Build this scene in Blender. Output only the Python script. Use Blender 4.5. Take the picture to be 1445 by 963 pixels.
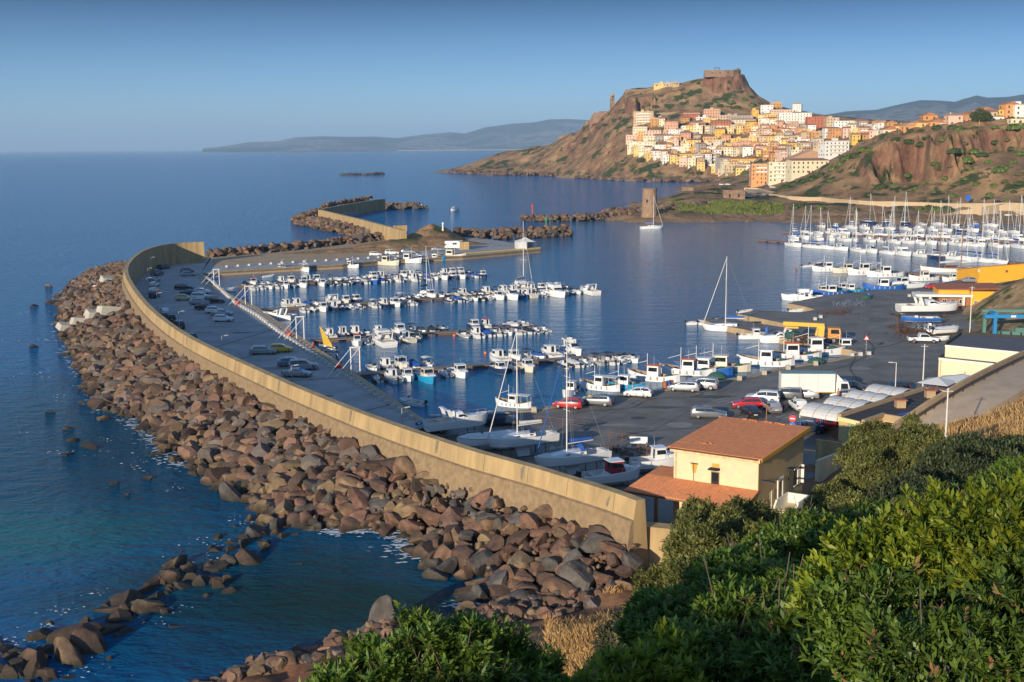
import bpy, math, random
import numpy as np
from mathutils import Vector, Matrix
R_ = math.radians
sc = bpy.context.scene
for o_ in list(bpy.data.objects): bpy.data.objects.remove(o_)
col = sc.collection
# ---------------------------------------------------------------- camera
H = 36.0; F = 1700.0; PITCH = math.atan(274.1/F); ROLL = -0.0069
_f = np.array([0, math.cos(PITCH), -math.sin(PITCH)]); _u0 = np.array([0, math.sin(PITCH), math.cos(PITCH)]); _r0 = np.array([1., 0, 0])
_r = math.cos(ROLL)*_r0 + math.sin(ROLL)*_u0; _u = -math.sin(ROLL)*_r0 + math.cos(ROLL)*_u0
cd = bpy.data.cameras.new('camera'); cam = bpy.data.objects.new('camera', cd); col.objects.link(cam)
m_ = Matrix(((_r[0], _u[0], -_f[0], 0), (_r[1], _u[1], -_f[1], 0), (_r[2], _u[2], -_f[2], H), (0, 0, 0, 1)))
cam.matrix_world = m_; cd.sensor_width = 36; cd.lens = 36*F/1445; cd.clip_start = 0.1; cd.clip_end = 90000
sc.camera = cam
# ---------------------------------------------------------------- sky and sun
SUN_AZ = 209.0; SUN_EL = 12.5           # azimuth clockwise from +Y (view direction)
w = bpy.data.worlds.new('World'); sc.world = w; w.use_nodes = True
nt = w.node_tree; nt.nodes.clear()
wo = nt.nodes.new('ShaderNodeOutputWorld'); bg = nt.nodes.new('ShaderNodeBackground'); sky = nt.nodes.new('ShaderNodeTexSky')
sky.sky_type = 'NISHITA'; sky.sun_disc = False; sky.sun_elevation = R_(SUN_EL); sky.sun_rotation = R_(SUN_AZ)
sky.altitude = 40; sky.air_density = 1.0; sky.dust_density = 0.6; sky.ozone_density = 3.0
tcw = nt.nodes.new('ShaderNodeTexCoord'); sxw = nt.nodes.new('ShaderNodeSeparateXYZ'); nt.links.new(tcw.outputs['Generated'], sxw.inputs[0])
crw = nt.nodes.new('ShaderNodeValToRGB'); nt.links.new(sxw.outputs[2], crw.inputs[0])      # cleaner, bluer evening air near the horizon
crw.color_ramp.elements[0].position = 0.0; crw.color_ramp.elements[0].color = (0.37, 0.55, 0.93, 1)
crw.color_ramp.elements[1].position = 0.115; crw.color_ramp.elements[1].color = (0.038, 0.098, 0.192, 1)
_el = crw.color_ramp.elements.new(0.34); _el.color = (0.13, 0.27, 0.46, 1)
_el = crw.color_ramp.elements.new(0.6); _el.color = (1.0, 1.0, 1.0, 1)
mxw = nt.nodes.new('ShaderNodeMixRGB'); mxw.blend_type = 'MULTIPLY'; mxw.inputs[0].default_value = 1
nt.links.new(sky.outputs[0], mxw.inputs[1]); nt.links.new(crw.outputs[0], mxw.inputs[2])
nt.links.new(mxw.outputs[0], bg.inputs[0]); bg.inputs[1].default_value = 0.15
nt.links.new(bg.outputs[0], wo.inputs[0])
sd = bpy.data.lights.new('sun', 'SUN'); sd.energy = 3.6; sd.angle = R_(0.5); sd.color = (1, 0.87, 0.69)
sun = bpy.data.objects.new('sun', sd); col.objects.link(sun)
_a = R_(SUN_AZ); _e = R_(SUN_EL)
sdir = Vector((math.sin(_a)*math.cos(_e), math.cos(_a)*math.cos(_e), math.sin(_e)))
sun.rotation_euler = sdir.to_track_quat('Z', 'Y').to_euler(); sun.location = (-60, -80, 120)
vs = sc.view_settings; sc.display_settings.display_device = 'sRGB'
vs.view_transform = 'Standard'; vs.look = 'None'; vs.gamma = 1; vs.use_curve_mapping = False; vs.exposure = 0.88
try: sc.cycles.volume_step_rate = 5; sc.cycles.volume_bounces = 0
except Exception: pass

# ---------------------------------------------------------------- pixel -> world
def ray(px, py):
    v = _f*F + _r*(px-722.5) - _u*(py-481.5)
    return v/v[1]                      # y component 1 : scaled by depth
def P(px, py, z=0.0):
    v = ray(px, py); t = (z-H)/v[2]; return Vector((v[0]*t, t, z))
def PD(px, py, D):
    v = ray(px, py); return Vector((v[0]*D, D, H+v[2]*D))
def pix(p):
    q = np.array([p[0], p[1], p[2]-H]); d = q@_f
    return 722.5+F*(q@_r)/d, 481.5-F*(q@_u)/d

# ---------------------------------------------------------------- noise
def vnoise(x, y, seed=0):
    x = np.asarray(x, float); y = np.asarray(y, float)
    xi = np.floor(x).astype(np.int64); yi = np.floor(y).astype(np.int64); fx = x-xi; fy = y-yi
    fx = fx*fx*(3-2*fx); fy = fy*fy*(3-2*fy)
    def h(a, b):
        n = (a*374761393 + b*668265263 + seed*1442695041) & 0xffffffff
        n = ((n ^ (n >> 13))*1274126177) & 0xffffffff
        return ((n ^ (n >> 16)) & 0xffff)/65535.0
    return (h(xi, yi)*(1-fx)+h(xi+1, yi)*fx)*(1-fy)+(h(xi, yi+1)*(1-fx)+h(xi+1, yi+1)*fx)*fy
def fbm(x, y, seed=0, oct=4, ridged=False):
    s = 0; a = 1; t = 0
    for k in range(oct):
        n = vnoise(x*2**k+17.3*k, y*2**k-9.1*k, seed+k)*2-1
        if ridged: n = 1-2*np.abs(n)
        s = s+a*n; t += a; a *= .5
    return s/t

# ---------------------------------------------------------------- materials
MATS = {}
def srgb(r, g, b):
    f = lambda c: ((c/255+0.055)/1.055)**2.4 if c/255 > 0.04045 else c/255/12.92
    return (f(r), f(g), f(b))
def mat(name, base, rough=0.7, metal=0.0, var=0.25, scale=3.0, bump=0.0, bscale=8.0, coat=0, col2=None, spec=0.5, streak=False, trans=0.0, alpha=1.0, isl=0.0, obj=0.0, wet=False):
    if name in MATS: return MATS[name]
    m = bpy.data.materials.new(name); m.use_nodes = True; nt = m.node_tree; N = nt.nodes; L = nt.links
    b = N['Principled BSDF']; b.inputs['Roughness'].default_value = rough; b.inputs['Metallic'].default_value = metal
    b.inputs['Specular IOR Level'].default_value = spec
    if coat: b.inputs['Coat Weight'].default_value = coat; b.inputs['Coat Roughness'].default_value = 0.08
    if trans: b.inputs['Transmission Weight'].default_value = trans
    tc = N.new('ShaderNodeTexCoord'); src = tc.outputs['Object']
    if streak:
        mp = N.new('ShaderNodeMapping'); mp.inputs['Scale'].default_value = (1, 1, 0.15); L.new(src, mp.inputs[0]); s2 = mp.outputs[0]
    else: s2 = src
    n = N.new('ShaderNodeTexNoise'); n.inputs['Scale'].default_value = scale; n.inputs['Detail'].default_value = 6; n.inputs['Roughness'].default_value = 0.65
    L.new(s2, n.inputs['Vector'])
    cr = N.new('ShaderNodeValToRGB'); L.new(n.outputs[0], cr.inputs[0])
    c2 = col2 if col2 else tuple(c*(1-var) for c in base); c1 = base
    cr.color_ramp.elements[0].position = 0.32; cr.color_ramp.elements[1].position = 0.68
    cr.color_ramp.elements[0].color = (*c2, 1); cr.color_ramp.elements[1].color = (*c1, 1)
    out = cr.outputs[0]
    if isl or obj:
        hs = N.new('ShaderNodeHueSaturation'); L.new(out, hs.inputs['Color'])
        mr = N.new('ShaderNodeMapRange'); mr.inputs[3].default_value = 1-max(isl, obj); mr.inputs[4].default_value = 1+max(isl, obj)
        if isl:
            g = N.new('ShaderNodeNewGeometry'); L.new(g.outputs['Random Per Island'], mr.inputs[0])
        else:
            g = N.new('ShaderNodeObjectInfo'); L.new(g.outputs['Random'], mr.inputs[0])
        L.new(mr.outputs[0], hs.inputs['Value'])
        mr2 = N.new('ShaderNodeMapRange'); mr2.inputs[3].default_value = 0.49; mr2.inputs[4].default_value = 0.51
        ws = N.new('ShaderNodeMath'); ws.operation = 'MULTIPLY'; ws.inputs[1].default_value = 7.31
        wf = N.new('ShaderNodeMath'); wf.operation = 'FRACT'
        L.new(mr.inputs[0].links[0].from_socket, ws.inputs[0]); L.new(ws.outputs[0], wf.inputs[0]); L.new(wf.outputs[0], mr2.inputs[0])
        L.new(mr2.outputs[0], hs.inputs['Hue']); out = hs.outputs[0]
    L.new(out, b.inputs['Base Color'])
    if wet:                                   # dark wet and weedy band near the waterline
        gw = N.new('ShaderNodeNewGeometry'); sw_ = N.new('ShaderNodeSeparateXYZ'); L.new(gw.outputs['Position'], sw_.inputs[0]); nw = N.new('ShaderNodeMath'); nw.operation = 'MULTIPLY_ADD'; L.new(n.outputs[0], nw.inputs[0]); nw.inputs[1].default_value = 1.2; L.new(sw_.outputs[2], nw.inputs[2])
        mw = N.new('ShaderNodeMapRange'); L.new(nw.outputs[0], mw.inputs[0]); mw.inputs[1].default_value = .7; mw.inputs[2].default_value = 1.5; xw = N.new('ShaderNodeMixRGB'); L.new(mw.outputs[0], xw.inputs[0]); xw.inputs[1].default_value = (.035, .028, .018, 1); L.new(out, xw.inputs[2]); L.new(xw.outputs[0], b.inputs['Base Color'])
    if bump:
        n2 = N.new('ShaderNodeTexNoise'); n2.inputs['Scale'].default_value = bscale; n2.inputs['Detail'].default_value = 8; n2.inputs['Roughness'].default_value = 0.6
        L.new(src, n2.inputs['Vector'])
        bp = N.new('ShaderNodeBump'); bp.inputs['Strength'].default_value = min(1, bump); bp.inputs['Distance'].default_value = bump
        L.new(n2.outputs[0], bp.inputs['Height']); L.new(bp.outputs[0], b.inputs['Normal'])
    MATS[name] = m
    return m

# ---------------------------------------------------------------- mesh building
class MB:
    def __init__(s): s.v = []; s.f = []; s.m = []; s.mi = 0
    def add(s, vs, fs):
        n = len(s.v); s.v += [tuple(x) for x in vs]
        for f in fs: s.f.append(tuple(i+n for i in f)); s.m.append(s.mi)
        return s
    def box(s, x0, x1, y0, y1, z0, z1):
        return s.add([(x0,y0,z0),(x1,y0,z0),(x1,y1,z0),(x0,y1,z0),(x0,y0,z1),(x1,y0,z1),(x1,y1,z1),(x0,y1,z1)],
              [(0,3,2,1),(4,5,6,7),(0,1,5,4),(1,2,6,5),(2,3,7,6),(3,0,4,7)])
    def cbox(s, c, sz, rz=0, ry=0, top=1.0, topy=None):
        hx, hy, hz = sz[0]/2, sz[1]/2, sz[2]/2; ty = top if topy is None else topy
        M = Matrix.Translation(c) @ Matrix.Rotation(rz, 4, 'Z') @ Matrix.Rotation(ry, 4, 'Y')
        vs = [(-hx,-hy,-hz),(hx,-hy,-hz),(hx,hy,-hz),(-hx,hy,-hz),(-hx*top,-hy*ty,hz),(hx*top,-hy*ty,hz),(hx*top,hy*ty,hz),(-hx*top,hy*ty,hz)]
        return s.add([M @ Vector(q) for q in vs], [(0,3,2,1),(4,5,6,7),(0,1,5,4),(1,2,6,5),(2,3,7,6),(3,0,4,7)])
    def tube(s, p0, p1, r0, r1=None, n=8, cap=True):
        p0 = Vector(p0); p1 = Vector(p1); r1 = r0 if r1 is None else r1; d = p1-p0
        if d.length < 1e-6: return s
        q = d.to_track_quat('Z', 'Y'); vs = []
        for p, r in ((p0, r0), (p1, r1)):
            for k in range(n):
                a = 2*math.pi*k/n; vs.append(p+q @ Vector((r*math.cos(a), r*math.sin(a), 0)))
        fs = [(k, (k+1) % n, n+(k+1) % n, n+k) for k in range(n)]
        if cap: fs += [tuple(range(n-1, -1, -1)), tuple(range(n, 2*n))]
        return s.add(vs, fs)
    def path(s, pts, r, n=6):
        for a, b in zip(pts[:-1], pts[1:]): s.tube(a, b, r, r, n)
        return s
    def lathe(s, prof, n=16, c=(0,0,0), arc=None):
        vs = []; 
        for r, z in prof:
            for k in range(n):
                a = 2*math.pi*k/n; vs.append((c[0]+r*math.cos(a), c[1]+r*math.sin(a), c[2]+z))
        fs = []
        for j in range(len(prof)-1):
            for k in range(n): fs.append((j*n+k, j*n+(k+1) % n, (j+1)*n+(k+1) % n, (j+1)*n+k))
        fs.append(tuple(range(n-1, -1, -1))); fs.append(tuple(range((len(prof)-1)*n, len(prof)*n)))
        return s.add(vs, fs)
    def prism(s, poly, z0, z1):
        """poly list of (x,y) CCW; straight prism"""
        n = len(poly); vs = [(x, y, z0) for x, y in poly]+[(x, y, z1) for x, y in poly]
        return s.add(vs, [tuple(range(n-1, -1, -1)), tuple(range(n, 2*n))]+[(k, (k+1) % n, n+(k+1) % n, n+k) for k in range(n)])
    def xprism(s, prof, y0, y1):
        """profile in (x,z), extruded along y"""
        n = len(prof); vs = [(x, y0, z) for x, z in prof]+[(x, y1, z) for x, z in prof]
        return s.add(vs, [tuple(range(n)), tuple(range(2*n-1, n-1, -1))]+[(k, n+k, n+(k+1) % n, (k+1) % n) for k in range(n)])
    def grid(s, rows, closed=False):
        """rows: list of lists of points"""
        nr = len(rows); nc = len(rows[0]); vs = [p for r in rows for p in r]; fs = []
        for i in range(nr-1):
            for j in range(nc-1 if not closed else nc):
                a = i*nc+j; b = i*nc+(j+1) % nc; fs.append((a, b, b+nc, a+nc))
        return s.add(vs, fs)
    def mesh(s, name, mats, smooth=False):
        me = bpy.data.meshes.new(name); me.from_pydata([tuple(x) for x in s.v], [], s.f)
        if not isinstance(mats, (list, tuple)): mats = [mats]
        for m in mats: me.materials.append(m)
        if len(mats) > 1: me.polygons.foreach_set('material_index', s.m)
        if smooth: me.polygons.foreach_set('use_smooth', [True]*len(me.polygons))
        me.update(); return me
    def build(s, name, mats, parent=None, smooth=False, loc=(0,0,0), rz=0):
        o = bpy.data.objects.new(name, s.mesh(name, mats, smooth)); col.objects.link(o)
        o.location = loc; o.rotation_euler = (0, 0, rz)
        if parent: o.parent = parent
        return o
def fixn(o):
    import bmesh
    b = bmesh.new(); b.from_mesh(o.data); bmesh.ops.recalc_face_normals(b, faces=b.faces); b.to_mesh(o.data); b.free(); return o
def bevel(o, wd=0.03, seg=2):
    m = o.modifiers.new('bevel', 'BEVEL'); m.width = wd; m.segments = seg; m.limit_method = 'ANGLE'; m.angle_limit = R_(40); return o
def npmesh(name, V, Fq, m, smooth=False):
    me = bpy.data.meshes.new(name); nv = len(V); nf = len(Fq); k = Fq.shape[1]
    me.vertices.add(nv); me.vertices.foreach_set('co', np.ascontiguousarray(V, np.float32).ravel())
    me.loops.add(nf*k); me.loops.foreach_set('vertex_index', np.ascontiguousarray(Fq, np.int32).ravel())
    me.polygons.add(nf); me.polygons.foreach_set('loop_start', np.arange(nf, dtype=np.int32)*k)
    if smooth: me.polygons.foreach_set('use_smooth', np.ones(nf, bool))
    me.materials.append(m); me.update(); me.validate(); return me
def tag(o, label=None, cat=None, group=None, kind=None):
    if label: o['label'] = label
    if cat: o['category'] = cat
    if group: o['group'] = group
    if kind: o['kind'] = kind
    return o
def struct(o): o['kind'] = 'structure'; return o
def thing(name, label, cat, loc=(0,0,0), rz=0, group=None):
    o = bpy.data.objects.new(name, None); col.objects.link(o); o.location = loc; o.rotation_euler = (0, 0, rz); o.empty_display_size = 0.3
    return tag(o, label, cat, group)
def kids(o): return KIDS.get(o.name) or [c for c in o.children]
KIDS = {}
def dup(o, loc=None, rz=None, label=None, group=None, parent=None, scale=None):
    c = o.copy(); col.objects.link(c)
    if parent is not None: c.parent = parent
    if loc is not None: c.location = loc
    if rz is not None: c.rotation_euler = (0, 0, rz)
    if scale is not None: c.scale = scale if isinstance(scale, tuple) else (scale,)*3
    if label: c['label'] = label
    if group: c['group'] = group
    if o.name not in KIDS: KIDS[o.name] = list(o.children)
    for ch in KIDS[o.name]: dup(ch, parent=c)
    return c
class Proto:
    """first use moves the prototype itself, later uses copy it"""
    def __init__(s, root): s.root = root; s.used = False; KIDS[root.name] = list(root.children)
    def put(s, loc, rz, label, group=None, scale=None):
        if not s.used:
            s.used = True; o = s.root; o.location = loc; o.rotation_euler = (0, 0, rz); o['label'] = label
            if group: o['group'] = group
            if scale is not None: o.scale = scale if isinstance(scale, tuple) else (scale,)*3
            return o
        return dup(s.root, loc, rz, label, group, scale=scale)
WORDS = ['first','second','third','fourth','fifth','sixth','seventh','eighth','ninth','tenth','eleventh','twelfth','thirteenth','fourteenth','fifteenth','sixteenth','seventeenth','eighteenth','nineteenth','twentieth']
def nth(n):
    if n <= 20: return WORDS[n-1]
    s = 'th' if 10 <= n % 100 <= 20 else {1: 'st', 2: 'nd', 3: 'rd'}.get(n % 10, 'th')
    return f'{n}{s}'
def poly_sheet(name, pts, z, m, depth=None):
    """flat polygon sheet (list of xy), optional side skirt downwards by depth"""
    import bmesh
    b = bmesh.new(); top = [b.verts.new((p[0], p[1], z)) for p in pts]
    f = b.faces.new(top)
    if depth:
        r = bmesh.ops.extrude_face_region(b, geom=[f]); vs = [e for e in r['geom'] if isinstance(e, bmesh.types.BMVert)]
        for v in vs: v.co.z -= depth
    bmesh.ops.triangulate(b, faces=[q for q in b.faces if len(q.verts) > 4]); bmesh.ops.recalc_face_normals(b, faces=b.faces)
    me = bpy.data.meshes.new(name); b.to_mesh(me); b.free()
    ms = m if isinstance(m, (list, tuple)) else [m]
    for x in ms: me.materials.append(x)
    if len(ms) > 1:
        for p in me.polygons: p.material_index = 0 if p.normal.z > 0.9 else 1
    else:
        if me.polygons[0].normal.z < 0 and not depth: me.flip_normals()
    o = bpy.data.objects.new(name, me); col.objects.link(o); return o
class Field:
    """height field through scattered control points"""
    def __init__(s, pts, x0, x1, y0, y1, res, disp=None, clampz=None):
        pts = np.array([(p[0], p[1], p[2]) for p in pts], float); s.x0, s.y0, s.res = x0, y0, res
        n = len(pts); sc_ = 100.
        X = pts[:, :2]/sc_; D = np.sqrt(((X[:, None]-X[None])**2).sum(-1)); A = np.zeros((n+3, n+3)); A[:n, :n] = D+np.eye(n)*1e-4
        A[:n, n] = 1; A[:n, n+1:] = X; A[n, :n] = 1; A[n+1:, :n] = X.T
        wgt = np.linalg.solve(A, np.r_[pts[:, 2], 0, 0, 0])
        gx = np.arange(x0, x1+res*.5, res); gy = np.arange(y0, y1+res*.5, res); s.nx, s.ny = len(gx), len(gy)
        GX, GY = np.meshgrid(gx, gy); Q = np.stack([GX.ravel(), GY.ravel()], 1)/sc_
        Z = np.zeros(len(Q))
        for k in range(0, len(Q), 20000):
            q = Q[k:k+20000]; d = np.sqrt(((q[:, None]-X[None])**2).sum(-1)); Z[k:k+20000] = d@wgt[:n]+wgt[n]+q@wgt[n+1:]
        Z = Z.reshape(GX.shape)
        if clampz is not None: Z = np.clip(Z, *clampz)
        s.GX, s.GY = GX, GY
        s.Z = Z if disp is None else disp(GX, GY, Z)
    def h(s, x, y):
        i = (x-s.x0)/s.res; j = (y-s.y0)/s.res; i0 = int(min(max(i, 0), s.nx-2)); j0 = int(min(max(j, 0), s.ny-2)); a = min(max(i-i0, 0), 1); b = min(max(j-j0, 0), 1); Z = s.Z
        return (Z[j0, i0]*(1-a)+Z[j0, i0+1]*a)*(1-b)+(Z[j0+1, i0]*(1-a)+Z[j0+1, i0+1]*a)*b
    def inside(s, x, y): return s.x0 <= x <= s.x0+(s.nx-1)*s.res and s.y0 <= y <= s.y0+(s.ny-1)*s.res
    def hit(s, px, py, d0=10, d1=2500, st=None):
        v = ray(px, py); st = st or s.res*.5; t = d0
        while t < d1:
            x, y, z = v[0]*t, t, H+v[2]*t
            if s.inside(x, y) and s.h(x, y) >= z: return Vector((x, y, s.h(x, y)))
            t += st
        return None
    def obj(s, name, m, smooth=True, keep=None):
        V = np.stack([s.GX.ravel(), s.GY.ravel(), s.Z.ravel()], 1); idx = np.arange(s.nx*s.ny).reshape(s.ny, s.nx)
        Fq = np.stack([idx[:-1, :-1].ravel(), idx[:-1, 1:].ravel(), idx[1:, 1:].ravel(), idx[1:, :-1].ravel()], 1)
        if keep is not None:
            k = keep(V)[Fq].any(1); Fq = Fq[k]
            used = np.unique(Fq); mp = np.zeros(len(V), int); mp[used] = np.arange(len(used)); V = V[used]; Fq = mp[Fq]
        o = bpy.data.objects.new(name, npmesh(name, V, Fq, m, smooth)); col.objects.link(o); return o
rnd = random.Random(7)
# ================================================================ water
def water_mat(name, deep, shallow, s1, b1, s2, b2, rough, patch=None, ior=1.33):
    m = bpy.data.materials.new(name); m.use_nodes = True; N = m.node_tree.nodes; L = m.node_tree.links
    b = N['Principled BSDF']; b.inputs['Roughness'].default_value = rough; b.inputs['IOR'].default_value = ior
    b.inputs['Specular IOR Level'].default_value = 0.4; b.inputs['Specular Tint'].default_value = (*((0.20, 0.60, 1.0) if rough > .08 else (0.72, 0.88, 1.0)), 1)
    tc = N.new('ShaderNodeTexCoord'); mp = N.new('ShaderNodeMapping'); L.new(tc.outputs['Object'], mp.inputs[0]); mp.inputs['Rotation'].default_value = (0, 0, 0.5); mp.inputs['Scale'].default_value = (1, 1.9, 1)
    def nz(s, d, r=0.6):
        n = N.new('ShaderNodeTexNoise'); n.inputs['Scale'].default_value = s; n.inputs['Detail'].default_value = d; n.inputs['Roughness'].default_value = r; L.new(mp.outputs[0], n.inputs[0]); return n
    n1 = nz(s1, 3); n2 = nz(s2, 6)
    p1 = N.new('ShaderNodeBump'); p1.inputs['Strength'].default_value = 1; p1.inputs['Distance'].default_value = b1; L.new(n1.outputs[0], p1.inputs['Height'])
    p2 = N.new('ShaderNodeBump'); p2.inputs['Strength'].default_value = 1; p2.inputs['Distance'].default_value = b2; L.new(n2.outputs[0], p2.inputs['Height']); L.new(p1.outputs[0], p2.inputs['Normal'])
    L.new(p2.outputs[0], b.inputs['Normal'])
    n3 = nz(0.012, 4, 0.7)
    cr = N.new('ShaderNodeValToRGB'); cr.color_ramp.elements[0].color = (*deep, 1); cr.color_ramp.elements[1].color = (*shallow, 1)
    cr.color_ramp.elements[0].position = 0.38; cr.color_ramp.elements[1].position = 0.72
    L.new(n3.outputs[0], cr.inputs[0]); out = cr.outputs[0]
    if patch:
        for (cx, cy, rx, ry, c, st) in patch:           # sandy shoals and clear shallows
            m2 = N.new('ShaderNodeMapping'); m2.vector_type = 'POINT'; L.new(tc.outputs['Object'], m2.inputs[0])
            m2.inputs['Location'].default_value = (-cx/rx, -cy/ry, 0); m2.inputs['Scale'].default_value = (1/rx, 1/ry, 1)
            ln = N.new('ShaderNodeVectorMath'); ln.operation = 'LENGTH'; L.new(m2.outputs[0], ln.inputs[0])
            ad = N.new('ShaderNodeMath'); ad.operation = 'MULTIPLY_ADD'; L.new(nz(0.05, 4).outputs[0], ad.inputs[0]); ad.inputs[1].default_value = 0.8; L.new(ln.outputs['Value'], ad.inputs[2])
            mr = N.new('ShaderNodeMapRange'); mr.interpolation_type = 'SMOOTHSTEP'; L.new(ad.outputs[0], mr.inputs[0]); mr.inputs[1].default_value = 0.45; mr.inputs[2].default_value = 1.4; mr.inputs[3].default_value = st; mr.inputs[4].default_value = 0
            mx = N.new('ShaderNodeMixRGB'); L.new(mr.outputs[0], mx.inputs[0]); L.new(out, mx.inputs[1]); mx.inputs[2].default_value = (*c, 1); out = mx.outputs[0]
    L.new(out, b.inputs['Base Color']); return m
c1 = P(60, 780, 0); c2 = P(470, 850, 0)
M_sea = water_mat('sea_water', (0.004, 0.105, 0.26), (0.006, 0.135, 0.31), 0.24, 1.5, 0.9, 0.60, 0.09,
    [(c1.x-6, c1.y+40, 95, 85, (0.001, 0.058, 0.108), 0.97), (c1.x-4, c1.y+4, 26, 16, (0.003, 0.125, 0.15), 0.95), (c2.x, c2.y, 34, 20, (0.005, 0.044, 0.050), 1.0)], 1.15)
M_harb = water_mat('harbour_water', (0.005, 0.105, 0.20), (0.007, 0.125, 0.235), 0.16, 0.16, 1.1, 0.07, 0.06, None, 1.2)
S = 40000
def annulus(name, rr, m, z=0.0):
    V = []; Fq = []; n = 96
    for i, r in enumerate(rr):
        for k in range(n):
            a = 2*math.pi*k/n; V.append((r*math.cos(a), r*math.sin(a), z))
    for i in range(len(rr)-1):
        for k in range(n): Fq.append((i*n+k, i*n+(k+1) % n, (i+1)*n+(k+1) % n, (i+1)*n+k))
    o = bpy.data.objects.new(name, npmesh(name, np.array(V), np.array(Fq), m)); col.objects.link(o); o.data.flip_normals() if o.data.polygons[0].normal.z < 0 else None; return o
struct(annulus('sea', [1, 50, 150, 400, 1000, 3000, 9000, 20000, S], M_sea))
hp = [P(*q, 0) for q in [(284,400),(340,450),(480,545),(600,625),(700,640),(900,600),(1200,540),(1380,440)]]
hp += [Vector((190, 330, 0)), Vector((260, 560, 0))] + [P(*q, 0) for q in [(1445,303),(1270,303),(1000,297),(900,299),(760,306),(735,308),(795,326),(700,335),(500,362),(300,374)]]
struct(poly_sheet('harbour_water', hp, 0.012, M_harb))

# ================================================================ sea wall and quays
WT = [(905,709.5),(898,707),(860,693),(800,675),(759,662),(700,646),(660,635),(600,615.5),(560,602),(500,580.5),(447,559),(411,544.5),(375,528),(313,500),(255,471),(208,435),(184,404),(175,385),(178,371),(196,355),(220,347),(246,343),(287,341.3)]
ZW = 7.5; ZQ = 1.1
def smooth_path(pts, k=6):
    out = []
    for i in range(len(pts)-1):
        p0 = pts[max(i-1, 0)]; p1 = pts[i]; p2 = pts[i+1]; p3 = pts[min(i+2, len(pts)-1)]
        for j in range(k):
            t = j/k; out.append(0.5*((2*p1)+(-p0+p2)*t+(2*p0-5*p1+4*p2-p3)*t*t+(-p0+3*p1-3*p2+p3)*t**3))
    out.append(pts[-1]); return out
wall_ctrl = [P(x, y, ZW) for x, y in WT[1:]]
wall_path = smooth_path(wall_ctrl, 5)
for _ in range(6):
    wall_path = [wall_path[0]]+[(a+2*b+c)/4 for a, b, c in zip(wall_path[:-2], wall_path[1:-1], wall_path[2:])]+[wall_path[-1]]
def outn(path, i):            # normal to the left of travel direction near->far is the sea side
    a = path[max(i-1, 0)]; b = path[min(i+1, len(path)-1)]; d = (b-a).normalized(); return Vector((-d.y, d.x, 0)).normalized()
M_conc = mat('wall_concrete', srgb(182,154,108), 0.9, var=0.42, scale=0.7, bump=0.03, bscale=2, streak=True)
M_conc2 = mat('rough_wall_concrete', srgb(150,126,94), 0.95, var=0.4, scale=1.6, bump=0.12, bscale=5)
def wall_profile(path, prof, name, m, caps=True, parent=None, mi=None):
    b = MB(); rows = []
    for i, p in enumerate(path):
        n = outn(path, i); rows.append([Vector((p.x, p.y, 0))+n*o+Vector((0, 0, z)) for o, z in prof])
    b.grid(rows, closed=True)
    k = len(prof); n = len(b.v)
    b.f.append(tuple(range(k))); b.m.append(0); b.f.append(tuple(range(n-1, n-k-1, -1))); b.m.append(0)
    o = b.build(name, m, parent); fixn(o)
    return o
sw = thing('sea_wall', 'long curved sandy concrete sea wall between boulders and harbour parking', 'sea wall')
wall_profile(wall_path, [(0,7.5),(0.25,5.95),(0.3,1.0),(-1.4,1.0),(-0.9,7.5)], 'parapet', M_conc, parent=sw)
wall_profile(wall_path, [(0.25,5.9),(0.55,5.8),(1.0,3.0),(1.0,0.5),(0.33,0.5)], 'rubble_footing', M_conc2, parent=sw)
M_jt = mat('dark_joint', (.09,.075,.055), .95); M_stn = mat('damp_stain', (.24,.19,.13), .95, var=.4, scale=2)
# expansion joints as thin proud ribs
for i in range(4, len(wall_path)-2, 6):
    n = outn(wall_path, i); p = wall_path[i]; b = MB(); d = Vector((n.y, -n.x, 0))
    b.add([Vector((p.x,p.y,0))+n*o_+d*s_+Vector((0,0,z_)) for o_, z_, s_ in ((.008,7.49,-.02),(.008,7.49,.02),(.262,5.96,.02),(.262,5.96,-.02))], [(0,1,2,3)]); b.build('joint', M_jt, sw)
    if i % 4 == 0: b = MB(); b.add([Vector((p.x,p.y,0))+n*o_+d*(s_+.8)+Vector((0,0,z_)) for o_, z_, s_ in ((.012,7.45,-.35),(.012,7.45,.25),(.20,6.4,.12),(.23,6.15,-.02),(.20,6.35,-.16))], [(0,1,2,3,4)]); b.build('stain', M_stn, sw)
# low return wall beyond the near end
e0 = wall_path[0]; q1 = P(1000, 752, 4.6); q0 = P(896, 742, 4.9)
lw = MB(); d = (q1-q0).normalized(); nn = Vector((-d.y, d.x, 0)); 
if nn.y > 0: nn = -nn
for a in (0,):
    vs = [q0, q1, q1-nn*1.4, q0-nn*1.4]; lo = [Vector((v.x, v.y, 1.5)) for v in vs]; lo[0] += nn*.5; lo[1] += nn*.5
    lw.add(vs+lo, [(0,1,2,3),(0,4,5,1),(1,5,6,2),(2,6,7,3),(3,7,4,0)])
tag(fixn(lw.build('low_wall', M_conc)), 'low stepped concrete wall continuing from the near end of the sea wall', 'wall')

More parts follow.
